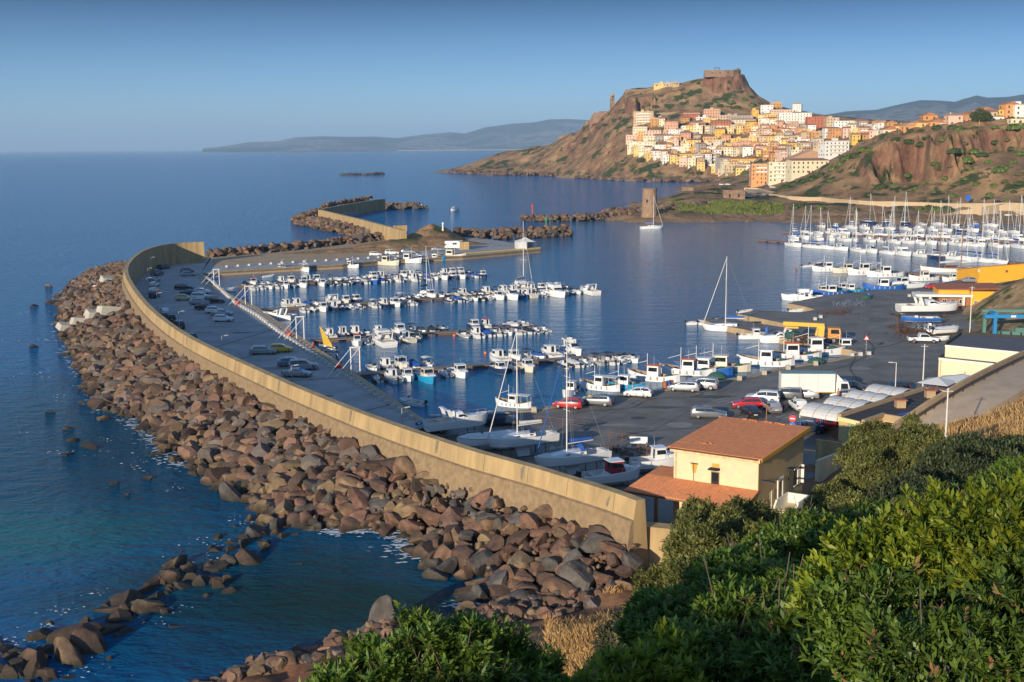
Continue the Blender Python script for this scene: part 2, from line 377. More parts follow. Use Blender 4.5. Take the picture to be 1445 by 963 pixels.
M_asph = mat('asphalt', (0.20,0.178,0.152), 0.85, var=0.5, scale=0.22, bump=0.01, bscale=20)
M_asph2 = mat('parking_concrete', (0.36,0.34,0.32), 0.85, var=0.36, scale=0.2, bump=0.01, bscale=14)
M_quay = mat('quay_edge_concrete', srgb(176,152,118), 0.9, var=0.3, scale=0.8, bump=0.03)
M_dirt = mat('gravel_track', srgb(168,142,108), 0.95, var=0.25, scale=0.15, bump=0.05, bscale=3)
Wf = lambda L, z: [P(x, y, z) for x, y in L]
EDGE_W = [(284,386),(291,399),(365,435),(399,459),(480,513),(540,553),(600,594)]
EDGE_S = [(613,604),(656,591),(699,582),(748.6,579),(851,560),(951,548),(1060,530),(1097,520),(1175,508),(1215,499)]
EDGE_P = [(1202,494),(1143,487),(1120,480),(1081,473),(1050,465),(1010,458),(991,451),(1010,447.5),(1039,452),(1122,464),(1124,460),(1040,443),(1067,438),(1130,441),(1150,437),(1137,433),(1111,428),(1160,418),(1220,411),(1289,408),(1335,398),(1380,390),(1445,378)]
NARM_F = [(763.5,352),(653,362),(532,369),(484,374),(386,379.5),(310,384)]
inner_wall = [Vector((p.x, p.y, 0))-outn(wall_path, i)*1.2 for i, p in enumerate(wall_path)]
narm_b = [(300,362),(400,351),(500,340),(568,331),(640,333),(690,338),(740,345)]
quay_pts = [v for v in Wf(EDGE_P, ZQ)]
poly = Wf(EDGE_W, ZQ)+Wf(EDGE_S, ZQ)+Wf(EDGE_P, ZQ)+[Vector((230,330,0)), Vector((230,120,0)), Vector((60,90,0)), Vector((12,94,0))]+inner_wall+[P(296,362,ZQ)]
park_poly = Wf(EDGE_W, ZQ)+[P(613,604,ZQ), P(640,650,ZQ)]+[p for p in inner_wall if pix((p.x,p.y,2))[0] < 700]+[P(296,362,ZQ)]
qo = struct(poly_sheet('quay', poly, ZQ-0.02, [M_asph, M_quay], 4.0))
struct(poly_sheet('parking_apron', park_poly, ZQ, M_asph2))
na = Wf(NARM_F, ZQ)+Wf([(284,386)], ZQ)+Wf(narm_b, ZQ)+[P(764,348,ZQ)]
struct(poly_sheet('north_quay', na, ZQ-0.01, [M_asph2, M_quay], 4.0))
struct(poly_sheet('gravel_track', Wf([(300,376),(420,369),(520,362),(600,352),(640,346),(640,335),(568,332),(500,341),(400,352.5),(300,364)], ZQ), ZQ+0.01, M_dirt))
# raised stone coping along the harbour edges
def strip(path, wd, z0, z1, name, m, side=1, parent=None):
    b = MB(); rows = []
    for i, p in enumerate(path):
        n = outn(path, i)*side; rows.append([Vector((p.x, p.y, z0)), Vector((p.x, p.y, z1)), Vector((p.x+n.x*wd, p.y+n.y*wd, z1)), Vector((p.x+n.x*wd, p.y+n.y*wd, z0))])
    b.grid(rows, closed=True); o = b.build(name, m, parent); fixn(o); return o
struct(strip(Wf(EDGE_W, ZQ), 1.1, ZQ-.5, ZQ+.10, 'quay_coping', M_quay, -1))
struct(strip(Wf(EDGE_S[1:], ZQ), 1.0, ZQ-.5, ZQ+.10, 'quay_coping', M_quay, -1 if outn(Wf(EDGE_S,ZQ),3).y > 0 else 1))
struct(strip(Wf(NARM_F, ZQ), 1.2, ZQ-.6, ZQ+.12, 'quay_coping', M_quay, 1 if outn(Wf(NARM_F,ZQ),3).y > 0 else -1))
# dark joints across the parking apron
M_joint = mat('tar_joint', (0.03,0.03,0.03), 0.9)
for a, b_ in (((262,503),(420,455)),((300,517),(445,479)),((355,540),(560,530)),((470,590),(580,565)),((250,458),(360,455))):
    b = MB(); p = P(*a, ZQ); q = P(*b_, ZQ); d = (q-p).normalized(); n = Vector((-d.y, d.x, 0))*.13
    b.add([p-n+Vector((0,0,.008)), q-n+Vector((0,0,.008)), q+n+Vector((0,0,.008)), p+n+Vector((0,0,.008))], [(0,1,2,3)]); struct(b.build('tar_joint', M_joint))
# painted markings
M_paint = mat('road_paint', (0.34,0.33,0.31), 0.8, var=0.5, scale=1.5)
def bars(corners, n, wd, name='road_marking', z=ZQ+.006):
    a0, a1, b0, b1 = [P(*c, z) for c in corners]; b = MB()
    for k in range(n):
        t = k/(n-1); p = a0.lerp(a1, t); q = b0.lerp(b1, t); d = (q-p).normalized(); nv = Vector((-d.y, d.x, 0))*wd/2
        b.add([p-nv, q-nv, q+nv, p+nv], [(0,1,2,3)])
    return struct(b.build(name, M_paint))
bars(((975,554),(1020,571),(998,552),(1036,566)), 8, .35)
bars(((1095,589),(1148,601),(1120,584),(1166,595)), 8, .35)
bars(((1206,500),(1222,507),(1213,497),(1232,503)), 3, .3)

_rp = random.Random(77); M_pt = [mat('fresh_asphalt_patch', (.085,.08,.075), .9, var=.3, scale=1), mat('worn_asphalt_patch', (.26,.235,.205), .9, var=.3, scale=.8), mat('oil_stain', (.06,.055,.05), .6, var=.4, scale=2)]
for k, (x, y) in enumerate([(930,575),(870,600),(1030,605),(1160,530),(1215,520),(1250,470),(1180,505),(960,600),(900,590),(1240,540),(1100,545),(1230,450),(340,470),(380,520),(300,410),(440,560),(280,470),(480,580),(1000,560),(1195,535)]):
    p = P(x, y, ZQ); m_i = k % 3; b = MB(); n_ = 4 if m_i == 0 else 9; sx, sy = (_rp.uniform(1.5, 4), _rp.uniform(.6, 1.6)) if m_i < 2 else (_rp.uniform(.4, 1.2), _rp.uniform(.3, .8)); a0 = _rp.uniform(0, .8)
    b.add([(p.x+sx*math.cos(a0+6.283*j/n_)*_rp.uniform(.75, 1.2), p.y+sy*math.sin(a0+6.283*j/n_)*_rp.uniform(.75, 1.2), ZQ+.004+.0015*k) for j in range(n_)], [tuple(range(n_))]); struct(b.build('asphalt_patch', M_pt[m_i]))
for k, (a, c) in enumerate([((870,620),(1150,572)),((820,585),(1000,552)),((1150,530),(1290,470)),((1190,560),(1235,470)),((955,640),(1040,606))]):      # cracks and tyre tracks
    p = P(*a, ZQ); q = P(*c, ZQ); d_ = (q-p).normalized(); n = Vector((-d_.y, d_.x, 0)); b = MB(); rw_ = []
    for j in range(25): v = p.lerp(q, j/24)+n*math.sin(j*.5+k)*1.2; rw_.append([v-n*.09+Vector((0,0,.034+.001*k)), v+n*.09+Vector((0,0,.034+.001*k))])
    b.grid(rw_); struct(b.build('tyre_track', M_pt[2 if k % 2 else 0]))
# ================================================================ headland, town hill, cliff
C = []   # control points
def cp(px, py, D=None, z=None):
    if D is None: C.append(P(px, py, z))
    else: C.append(PD(px, py, D))
coast = [(622,243),(640,244),(697,247),(781,248),(833,251.5),(870,254),(911,255.5),(1008,257),(1030,258)]
for x, y in coast: cp(x, y, z=0.5)
for x, y in coast:
    p = P(x, y, 0); C.append(Vector((p.x-8, p.y-50, -8)))
for x, y, D in [(639,239,1800),(659,233.5,1800),(688,226,1790),(709,215,1780),(736,214,1750),(760,206,1720),(789,203,1690),(806,188,1650),(825,184,1620),(830,172,1580),(841,161,1560),(860,159,1550),(870,150,1540),(879,138,1530),(884,127,1510),(908,126,1500),(940,119,1490),(974,113,1480),(996,110,1470),(1041,110,1460),(1050,117,1460),(1059,127,1450),(1079,146,1440)]:
    cp(x, y, D); p = PD(x, y, D); C.append(Vector((p.x+10, p.y+160, max(-8, p.z-85))))
for x, y, D in [(830,205,1500),(800,225,1560),(740,232,1650),(860,190,1440),(880,172,1425),(900,165,1420),(940,162,1410),(980,160,1400),(1030,158,1400),(1070,158,1395),(900,140,1470),(950,140,1450),(1000,135,1440),(1040,132,1430),(1060,145,1420),(996,126,1450),(1025,124,1447),
    (885,190,1380),(895,205,1330),(915,222,1290),(950,232,1262),(985,238,1240),(1020,245,1190),(930,190,1340),(980,190,1320),(1030,190,1310),(1080,190,1290),(1130,190,1260),(1180,190,1200),(950,210,1290),(1000,215,1260),(1050,215,1220),(1100,210,1180),(1150,208,1120),(1190,212,1030),(1220,205,980),
    (1100,153,1400),(1140,160,1380),(1180,172,1320),(1225,181,1200),(1255,184,1100),(1060,240,1080),(1110,236,1030),(1150,234,960),(1062,263,920),(1080,264,890),(1110,263,860),(1145,252,850),(1170,240,860),(1195,226,900)]: cp(x, y, D)
# cliff on the right
for x, y, D in [(1090,268,800),(1120,264,780),(1140,256,770),(1166,244,770),(1190,224,770),(1217,203,760),(1240,193,735),(1262,188,728),(1300,183,722),(1342,179,716),(1393,176,710),(1445,175,705),(1500,174,700),
    (1225,235,712),(1262,230,705),(1300,225,700),(1342,215,697),(1393,208,692),(1445,205,690),(1500,205,680),(1200,262,695),(1235,264,685),(1262,264,680),(1300,262,672),(1342,250,668),(1400,240,655),(1445,240,645),(1342,270,655),(1400,275,635),(1445,275,625),(1500,275,610),
    (1262,182,800),(1342,173,800),(1445,168,800),(1262,180,950),(1445,165,950),(1500,165,900),(1600,170,800),(1600,200,680),(1600,285,590)]: cp(x, y, D)
# coastal road level and banks
for x, y in [(1060,268),(1087,275),(1130,281),(1166,283),(1220,286),(1273,288),(1380,291),(1445,293),(1510,296)]: cp(x, y, z=5.0)
for x, y in [(1060,283),(1100,292),(1166,296),(1273,300),(1380,302)]: cp(x, y, z=3.0)
for x, y in [(1113,306.5),(1180,308),(1286,310),(1380,309),(1445,308),(1510,309)]: cp(x, y, z=1.2)
for x, y in [(885,307),(905,309),(935,305),(960,304.5),(1000,305),(1050,306),(1090,306.5)]: cp(x, y, z=0.3)
for x, y in [(885,315),(935,312),(1000,312),(1090,314),(1180,316),(1286,318),(1380,318),(1445,318)]: cp(x, y, z=-3.5)
# tower rocks and the islet ridge
for x, y, D in [(917,301,598),(930,298,610),(900,303,600),(950,289,650),(975,283,670),(1000,283,670),(1040,282,680),(985,296,625),(1040,292,640)]: cp(x, y, D)
for x, y, D in [(940,285,690),(955,275,715),(985,267,740),(1010,263,755),(1030,266,745),(1050,272,730)]: cp(x, y, D)
for x, y in [(925,278),(945,268),(985,260),(1030,259),(925,292),(905,292),(880,300),(870,307)]: cp(x, y, z=-2.5)
for q in [(-150,1300),(-150,1000),(0,1000),(-100,800),(50,900),(100,1050),(-150,650),(-50,580),(100,530),(300,520),(-250,1600),(-250,1850),(60,1750),(0,1900)]: C.append(Vector((q[0], q[1], -9)))
for q in [(250,1800),(420,1700)]: C.append(Vector((q[0], q[1], 20)))
for q in [(700,1300),(700,900),(600,1500)]: C.append(Vector((q[0], q[1], 45)))
def hdisp(X, Y, Z):
    s = np.hypot(*np.gradient(Z, 3.0)); st = np.clip((s-0.25)/0.9, 0, 1)
    cl = fbm(X/14, Y/22, 3, 5, True)
    land = np.clip(Z/3, 0, 1)
    Z = Z+land*(fbm(X/26, Y/26, 9, 5)*2.2+st*cl*6.5*np.clip(Z/12, 0, 1)+fbm(X/5, Y/5, 21, 3)*0.7)
    # jagged castle rock
    cx, cy = 256.0, 1462.0                                   # castle crag: steep sided mesa
    rr = np.hypot((X-cx)/25.0, (Y-cy)/26.0)+fbm(X/11, Y/40, 33, 4, True)*0.17
    up = np.clip((1.12-rr)/0.22, 0, 1); up = up*up*(3-2*up); Z = np.where((rr < 1.4), np.maximum(Z, Z*(1-up)+up*(119+fbm(X/8, Y/8, 34, 3))), Z)
    rr = np.hypot((X-214)/40.0, (Y-1478)/24.0)+fbm(X/10, Y/30, 35, 4, True)*0.15   # long shoulder with ramparts
    up = np.clip((1.1-rr)/0.3, 0, 1); Z = np.where(rr < 1.3, np.maximum(Z, Z*(1-up)+up*(99+(X-180)*.12)), Z)
    px = X/np.maximum(Y, 1)*1700+722
    ft = np.interp(px, [1217, 1340, 1385, 1500], [13, 14, 31, 33]); tp = np.interp(px, [1217, 1262, 1445], [36, 42, 48.5]); t = (Z-ft)/(tp-ft)
    t = t+0.42*fbm(X/8, Y/70, 51, 4, True)+.10*fbm(X/3, Y/9, 56, 3); t2 = np.clip((t-.25)/.33, 0, 1); ok = (px > 1205)*(Y > 640)*(Y < 745)*(Z > ft-3)*(Z < tp+2); blend = np.clip((px-1205)/30, 0, 1)*ok*np.clip((Z-ft+3)/3, 0, 1)
    Z = Z*(1-blend)+blend*np.maximum(ft+(tp-ft)*(t2*.86+.14*np.clip(t, 0, 1))-.4, ft-3)
    t = (Z-60)/38+.30*fbm(X/9, Y/60, 71, 4, True); ok = (X > 140)*(X < 172)*(Y > 1430)*(Y < 1560)*(Z > 58)*(Z < 100); Z = np.where(ok, Z*.25+.75*(60+38*np.clip((t-.25)/.4, 0, 1)*.9+3*t), Z)
    # rocky shore
    sh = np.exp(-((Z-0.5)/3.0)**2); Z = Z+sh*np.abs(fbm(X/6, Y/6, 40, 4))*3.5*(Z > -2)
    return Z
HL = Field(C, -260, 640, 520, 1900, 2.25, hdisp)
def land_mat(name, rock, rock2, dry, dry2, green, gpos, steep, rs=0.06, gs=0.05, bump=1.2, shore=None):
    m = bpy.data.materials.new(name); m.use_nodes = True; N = m.node_tree.nodes; L = m.node_tree.links; b = N['Principled BSDF']
    b.inputs['Roughness'].default_value = 0.95; b.inputs['Specular IOR Level'].default_value = 0.15
    tc = N.new('ShaderNodeTexCoord')
    def nz(s, d=8, r=0.65, sc3=None):
        n = N.new('ShaderNodeTexNoise'); n.inputs['Scale'].default_value = s; n.inputs['Detail'].default_value = d; n.inputs['Roughness'].default_value = r
        if sc3:
            mp = N.new('ShaderNodeMapping'); mp.inputs['Scale'].default_value = sc3; L.new(tc.outputs['Object'], mp.inputs[0]); L.new(mp.outputs[0], n.inputs[0])
        else: L.new(tc.outputs['Object'], n.inputs[0])
        return n.outputs[0]
    def ramp(src, a, b_, c1, c2):
        r = N.new('ShaderNodeValToRGB'); L.new(src, r.inputs[0]); r.color_ramp.elements[0].position = a; r.color_ramp.elements[1].position = b_
        r.color_ramp.elements[0].color = (*c1, 1); r.color_ramp.elements[1].color = (*c2, 1); return r.outputs[0]
    def mix(f, c1, c2):
        x = N.new('ShaderNodeMixRGB'); L.new(f, x.inputs[0]); L.new(c1, x.inputs[1]); L.new(c2, x.inputs[2]); return x.outputs[0]
    rk = ramp(nz(rs*3, 8, 0.7, (1, 1, 0.35)), 0.35, 0.65, rock2, rock); dr = ramp(nz(rs), 0.38, 0.62, dry2, dry)
    gm = ramp(nz(gs, 7, 0.6), gpos, gpos+0.05, (0,0,0), (1,1,1)); gcol = ramp(nz(0.4), 0.3, 0.7, tuple(c*.5 for c in green), green)
    g = N.new('ShaderNodeNewGeometry'); sx = N.new('ShaderNodeSeparateXYZ'); L.new(g.outputs['Normal'], sx.inputs[0])
    ad = N.new('ShaderNodeMath'); ad.operation = 'MULTIPLY_ADD'; L.new(nz(0.15), ad.inputs[0]); ad.inputs[1].default_value = 0.4; L.new(sx.outputs[2], ad.inputs[2])
    st = ramp(ad.outputs[0], steep+0.12, steep+0.28, (1,1,1), (0,0,0))
    base = mix(st, mix(gm, dr, gcol), rk)
    gm2 = ramp(nz(gs*1.7+.01, 7, 0.6), gpos+.06, gpos+0.1, (0,0,0), (1,1,1)); base = mix(gm2, base, gcol)
    if shore:
        s2 = N.new('ShaderNodeSeparateXYZ'); L.new(tc.outputs['Object'], s2.inputs[0])
        mr = N.new('ShaderNodeMapRange'); L.new(s2.outputs[2], mr.inputs[0]); mr.inputs[1].default_value = 1.0; mr.inputs[2].default_value = 4.0; mr.inputs[3].default_value = 1; mr.inputs[4].default_value = 0
        base = mix(mr.outputs[0], base, ramp(nz(0.5), 0.3, 0.7, tuple(c*.5 for c in shore), shore))
    L.new(base, b.inputs['Base Color'])
    bp = N.new('ShaderNodeBump'); bp.inputs['Strength'].default_value = 0.9; bp.inputs['Distance'].default_value = bump; L.new(nz(0.35, 10, 0.7), bp.inputs['Height']); L.new(bp.outputs[0], b.inputs['Normal'])
    return m
M_head = land_mat('headland_ground', srgb(146,108,84), srgb(84,60,48), srgb(160,128,92), srgb(112,88,66), (0.055,0.075,0.025), 0.54, 0.62, shore=srgb(158,128,96))
struct(HL.obj('headland', M_head, keep=lambda V: V[:, 2] > -1.5))

# ================================================================ far mountains
def ridge(name, prof, D, depth, m, seed):
    xs = [PD(p[0], p[1], D) for p in prof]; n = 260; X = np.linspace(xs[0].x, xs[-1].x, n)
    top = np.interp(X, [q.x for q in xs], [q.z for q in xs]); rows = 34; V = []
    for j in range(rows):
        t = j/(rows-1); k = math.sin(min(1, t*1.0)*math.pi/2) if t <= 1 else 1
        sc_ = D+(t-1)*depth; nz_ = fbm(X/(depth*.16), np.full(n, t*3.0), seed, 5, True)
        base = 3.0
        z = base+(top-base)*np.clip(k**1.1+(1-k)*k*0.7*nz_, 0, 1.0)
        V.append(np.stack([X*(sc_/D), np.full(n, sc_)+nz_*depth*.02, z], 1))
    for j in (1, 2): V.append(np.stack([X*(1+j*.05), np.full(n, D+depth*.4*j), 3+(top-3)*(1-j*.5)], 1))
    V = np.concatenate(V); R = rows+2; idx = np.arange(n*R).reshape(R, n)
    Fq = np.stack([idx[:-1, :-1].ravel(), idx[:-1, 1:].ravel(), idx[1:, 1:].ravel(), idx[1:, :-1].ravel()], 1)
    o = bpy.data.objects.new(name, npmesh(name, V, Fq, m, True)); col.objects.link(o); return struct(o)
M_mtn = land_mat('mountain_ground', (0.40,0.37,0.35), (0.25,0.25,0.26), (0.34,0.33,0.31), (0.22,0.24,0.24), (0.13,0.17,0.16), 0.47, 0.3, rs=0.0012, gs=0.0008, bump=30)  # rock and scrub tones paled to stand in for part of the haze
ridge('mountains', [(285,210),(310,207.5),(350,201),(392,199.5),(415,194),(450,192.5),(490,193.5),(530,193),(560,195),(600,190),(635,187),(655,189),(685,180),(720,175.5),(755,173),(775,169),(800,168.5),(830,170),(860,172),(900,172),(960,180),(1040,190)], 17000, 3500, M_mtn, 5)
ridge('mountains', [(1120,178),(1160,164),(1195,158),(1240,156),(1275,148),(1300,142.5),(1325,143),(1350,145),(1380,136),(1395,139),(1420,138),(1445,134),(1480,130),(1540,140),(1600,150)], 9000, 2600, M_mtn, 11)
M_beach = mat('far_beach', srgb(205,185,160), 0.9, scale=0.01)
b = MB(); p = [PD(x, 207.6-(x-722)*.0069, 13300) for x in (560,600,650,700,760,800)]
b.grid([[Vector((q.x, q.y-60, 0.3)), Vector((q.x, q.y, 9)), Vector((q.x, q.y+300, 9))] for q in p]); struct(b.build('far_beach', M_beach))

# ================================================================ near hillside
C2 = []
for x, y, D in [(1290,640,62),(1200,690,52),(1160,730,46),(1090,780,40),(1000,830,42),(930,870,48),(880,870,56),(850,880,62),(800,900,70),(760,905,74),(1345,640,58),(1445,700,44),(1445,640,62),(1400,618,90),(1445,590,105),(1360,625,98),(1340,600,122),(1400,565,136),(1445,540,140),(1500,510,150),(1290,700,44),(1350,760,30),(1445,800,22),(1200,800,30),(1290,650,80),(1240,660,95)]:
    q = PD(x, y, D); q.z -= (4.6 if x < 1260 else 2.6) if (38 <= D <= 66 and y < 890) else 0; C2.append(q)
for x, y, z in [(930,800,2.0),(960,770,2.2),(1100,735,2.2),(1140,712,2.4),(1180,690,2.6),(900,830,1.6),(870,868,1.8),(800,880,1.4),(700,872,1.2),(660,866,0.8),(600,880,0.9),(560,892,1.0),(520,903,1.0),(470,920,0.9),(420,935,0.8),(360,950,0.8),(320,965,0.8),(640,858,-.6),(560,880,-.8),(500,893,-.8),(440,910,-.8),(340,935,-.8),(280,960,-.8),(700,860,0.2)]: C2.append(P(x, y, z))
for q in [(19,80,7.5),(17,70,10.5),(23,95,4),(26,82,11),(22,104,2.6),(26,108,2.8),(0,0,34.2),(3,3,33.6),(-3,4,32.6),(8,6,33.0),(14,10,32.2),(0,-15,37),(-7,-8,37.2),(-12,-11,37.4),(-17,-8,33.5),(-10,-3,34),(-16,-1,30),(-18,-25,36),(-30,-25,31),(3,-6,35),(20,-10,36),(30,8,34.5),(-12,6,28),(-10,25,20),(0,25,22),(-20,20,14),(6,14,29.5),(0,12,28.5),(16,20,29.5),(25,25,30),(12,30,24.5),(35,40,27),(45,60,24),(60,90,18),(75,120,12),(80,145,10),(-5,45,12),(-12,60,5),(-15,75,1.2),(8,50,15),(-30,40,1),(-40,0,12),(-60,0,-2),(-45,30,-3),(-35,60,-3),(-30,75,-3),(-20,95,-3),(-60,90,-4),(-25,110,-4),(60,0,45),(95,60,30),(95,120,16),(95,150,12),(15,105,2),(35,125,2)]: C2.append(Vector(q))  # unseen crest behind the camera is shaped to cast shade on the shrubs
def ndisp(X, Y, Z): return Z+np.clip((Z-0.3)/4, 0, 1)*fbm(X/5, Y/5, 4, 4)*0.7+np.exp(-((Z-.8)/1.2)**2)*np.clip(fbm(X/2.5, Y/2.5, 8, 4), -0.2, 1)*1.6
NH = Field(C2, -60, 96, -45, 150, 0.75, ndisp)
M_hill = land_mat('hillside_ground', srgb(150,110,84), srgb(96,72,56), srgb(176,138,88), srgb(112,84,54), (0.05,0.07,0.02), 0.60, 0.52, rs=0.5, gs=0.25, bump=0.25, shore=srgb(140,98,74))
def keep_hill(V):
    return V[:, 2] > -1.2
struct(NH.obj('hillside', M_hill, keep=keep_hill))

# ================================================================ haze
M_haze = bpy.data.materials.new('haze'); M_haze.use_nodes = True; _n = M_haze.node_tree.nodes; _l = M_haze.node_tree.links
_n.remove(_n['Principled BSDF']); pv = _n.new('ShaderNodeVolumePrincipled'); pv.inputs['Density'].default_value = 5.5e-5; pv.inputs['Color'].default_value = (0.50, 0.74, 1.0, 1); pv.inputs['Anisotropy'].default_value = 0.0
_l.new(pv.outputs[0], _n['Material Output'].inputs['Volume'])
b = MB(); b.box(-41000, 41000, -41000, 41000, -9.5, 600); hz = b.build('haze', M_haze); hz['kind'] = 'stuff'
# ================================================================ boulders
def rock_mat(name, c, c2, isl=0.0, obj=0.0):
    return mat(name, c, 0.88, var=0.3, scale=1.1, bump=0.35, bscale=3.2, col2=c2, spec=0.3, isl=isl, obj=obj, wet=True)
RM = {'reddish brown': rock_mat('red_boulder_rock', srgb(132,100,80), srgb(76,58,48), obj=0.2),
      'grey': rock_mat('grey_boulder_rock', srgb(100,94,88), srgb(56,52,48), obj=0.2),
      'tan': rock_mat('tan_boulder_rock', srgb(138,114,86), srgb(92,74,56), obj=0.15),
      'dark brown': rock_mat('dark_boulder_rock', srgb(96,76,62), srgb(62,50,44), obj=0.2)}
RMI = {k: rock_mat('mass_'+m.name, tuple(x*.95 for x in c), tuple(x*.6 for x in c), isl=0.38) for k, m, c in
       [('reddish brown', RM['reddish brown'], srgb(124,96,78)), ('grey', RM['grey'], srgb(112,100,90)), ('tan', RM['tan'], srgb(126,104,80)), ('dark brown', RM['dark brown'], srgb(96,76,62))]}
def ico(sub):
    import bmesh
    b = bmesh.new(); bmesh.ops.create_icosphere(b, subdivisions=sub, radius=1.0)
    V = np.array([v.co[:] for v in b.verts]); Fc = np.array([[v.index for v in f.verts] for f in b.faces]); b.free(); return V, Fc
ICO = {k: ico(k) for k in (1, 2, 3)}
def rock_verts(seed, sub, ang=0.5):
    V, Fc = ICO[sub]; r = np.random.RandomState(seed); V = V.copy()
    n = 11                                                    # cut with random planes for facets
    for k in range(n):
        d = r.normal(size=3); d /= np.linalg.norm(d); lim = r.uniform(0.40, 0.72) if ang > 0 else 2
        h = V@d; ex = np.clip(h-lim, 0, None); V -= np.outer(ex, d)
    V *= np.array([r.uniform(.9, 1.25), r.uniform(.75, 1.0), r.uniform(.6, .85)])
    if sub >= 2:
        nn = fbm(V[:, 0]*2.3+seed, V[:, 1]*2.3+V[:, 2]*1.7, seed, 3); V *= 1.12*(1+0.05*nn+0.035*fbm(V[:, 0]*6, V[:, 1]*6+V[:, 2]*5, seed+3, 2))[:, None]
    return V, Fc
def rock_mesh(name, seed, sub, m, smooth=True):
    V, Fc = rock_verts(seed, sub); me = npmesh(name, V, Fc, m, smooth); me.set_sharp_from_angle(angle=R_(20)); return me
NV = 9
ROCKMESH = {}
for c_ in RM:
    for k in range(NV): ROCKMESH[c_, k] = rock_mesh('boulder', k*7+1, 3, RM[c_], True)
def rotm(r):
    a, b_, c = r.uniform(0, 6.28), r.normal()*.35, r.normal()*.35
    ca, sa = math.cos(a), math.sin(a); Z = np.array([[ca,-sa,0],[sa,ca,0],[0,0,1]])
    cb, sb = math.cos(b_), math.sin(b_); X = np.array([[1,0,0],[0,cb,-sb],[0,sb,cb]]); cc, s_ = math.cos(c), math.sin(c); Y = np.array([[cc,0,s_],[0,1,0],[-s_,0,cc]]); return Z@X@Y
def rock_mass(name, items, label, cat, sub=2, cols=None, kind='stuff'):
    """items: (x,y,z,r) joined in one object, four rock colours"""
    r = np.random.RandomState(5); Vs = []; Fs = []; Ms = []; off = 0
    base = [rock_verts(k*5+2, sub) for k in range(14)]; keys = list(RMI)
    cols = cols or [.32, .27, .22, .19]
    for (x, y, z, s) in items:
        V, Fc = base[r.randint(14)]; V = (V*s)@rotm(r).T+np.array([x, y, z]); Vs.append(V); Fs.append(Fc+off); off += len(V)
        Ms.append(np.full(len(Fc), r.choice(4, p=cols)))
    V = np.concatenate(Vs); Fc = np.concatenate(Fs); me = npmesh(name, V, Fc, RMI[keys[0]], True)
    for k in keys[1:]: me.materials.append(RMI[k])
    me.polygons.foreach_set('material_index', np.concatenate(Ms).astype(np.int32)); me.set_sharp_from_angle(angle=R_(22)); me.update()
    o = bpy.data.objects.new(name, me); col.objects.link(o); tag(o, label, cat, kind=kind); return o
# ---- armour slope of the main sea wall
PAIRS = [((905,709),(846,876)),((893,705),(800,872)),((860,693),(735,868)),((800,675),(668,855)),((759,662),(617,812)),((700,646),(588,782)),((660,635),(560,746)),((600,615),(504,750)),((560,602),(440,746)),((500,580),(388,738)),((447,559),(350,712)),((411,544),(285,680)),((375,528),(240,640)),((313,500),(205,602)),((255,471),(138,572)),((208,435),(105,510)),((184,404),(82,455)),((175,385),(85,418)),((178,371),(112,392)),((196,355),(150,376))]
wi = []; wo_ = []
for (a, b_) in PAIRS:
    p = P(*a, ZW); wi.append(Vector((p.x, p.y, 0))); q = P(*b_, 0); wo_.append(Vector((q.x, q.y, 0)))
def along(L, t):
    i = min(int(t), len(L)-2); return L[i].lerp(L[i+1], t-i)
# arc parametrisation on the wall
seg = [0]
for a, b_ in zip(wi[:-1], wi[1:]): seg.append(seg[-1]+(b_-a).length)
def t_of(s):
    for i in range(len(seg)-1):
        if s <= seg[i+1]: return i+(s-seg[i])/(seg[i+1]-seg[i])
    return len(seg)-1.0001
rg = random.Random(11); cand = []
s = 0.0
def slope_z(u): return 4.15*(1-u)**0.85-0.55*u
while s < seg[-1]:
    t = t_of(s); a = along(wi, t); o = along(wo_, t); L = (o-a).length; d = (o-a)/L
    base_s = 1.36 if a.y < 230 else 1.5; row = 0; dist = 1.6
    while dist < L+0.6:
        u = dist/L; r = rg.choice((0.8, 1.0, 1.2, 1.35, 1.6))*(1.05 if u > .5 else .92)
        if rg.random() > (0.25 if u > 0.97 else 0.0):
            p = a+d*(dist+rg.uniform(-.45, .45)); tx = Vector((-d.y, d.x, 0))*rg.uniform(-.5, .5); p = p+tx
            cand.append((p.x, p.y, slope_z(min(1, u))+rg.uniform(-.25, .35), r, row, s))
        dist += base_s*rg.uniform(.9, 1.15); row += 1
    s += base_s
pebb = []
for k in range(1500):      # smaller stones wedged between
    s = rg.uniform(0, seg[-1]*.8); t = t_of(s); a = along(wi, t); o = along(wo_, t); u = rg.random(); p = a.lerp(o, u)
    pebb.append((p.x+rg.uniform(-1, 1), p.y+rg.uniform(-1, 1), slope_z(u)+.2, rg.uniform(.25, .6)))
# chain of boulders running out from the slope into the sea
SPUR = [(392,742),(365,752),(344,765),(352,790),(322,790),(330,775),(300,800),(268,800),(290,815),(262,822),(240,818),(246,795),(232,835),(205,833),(190,850),(176,848),(212,855),(150,858),(172,868),(120,880),(140,885),(112,895),(90,905),(135,912),(60,895),(72,915),(45,925),(95,925),(30,935),(15,950),(50,945),(0,940),(20,915),(372,768),(310,825),(215,822),(375,735),(400,755),(30,960),(5,965)]
spur = []
for (x, y) in SPUR:
    p = P(x, y, 0.2); spur.append((p.x, p.y, rg.uniform(-.4, .1), rg.choice((.9, 1.15, 1.4, 1.8)), -1, 0))
cand.sort(key=lambda c: math.hypot(c[0], c[1])*(1.0 if c[3] > .8 else 1.25))
ind = cand[:262]; rest = cand[262:]
cnames = list(RM); cw = [.36, .24, .22, .18]
rows = {}
for c in ind: rows.setdefault(c[4], []).append(c)
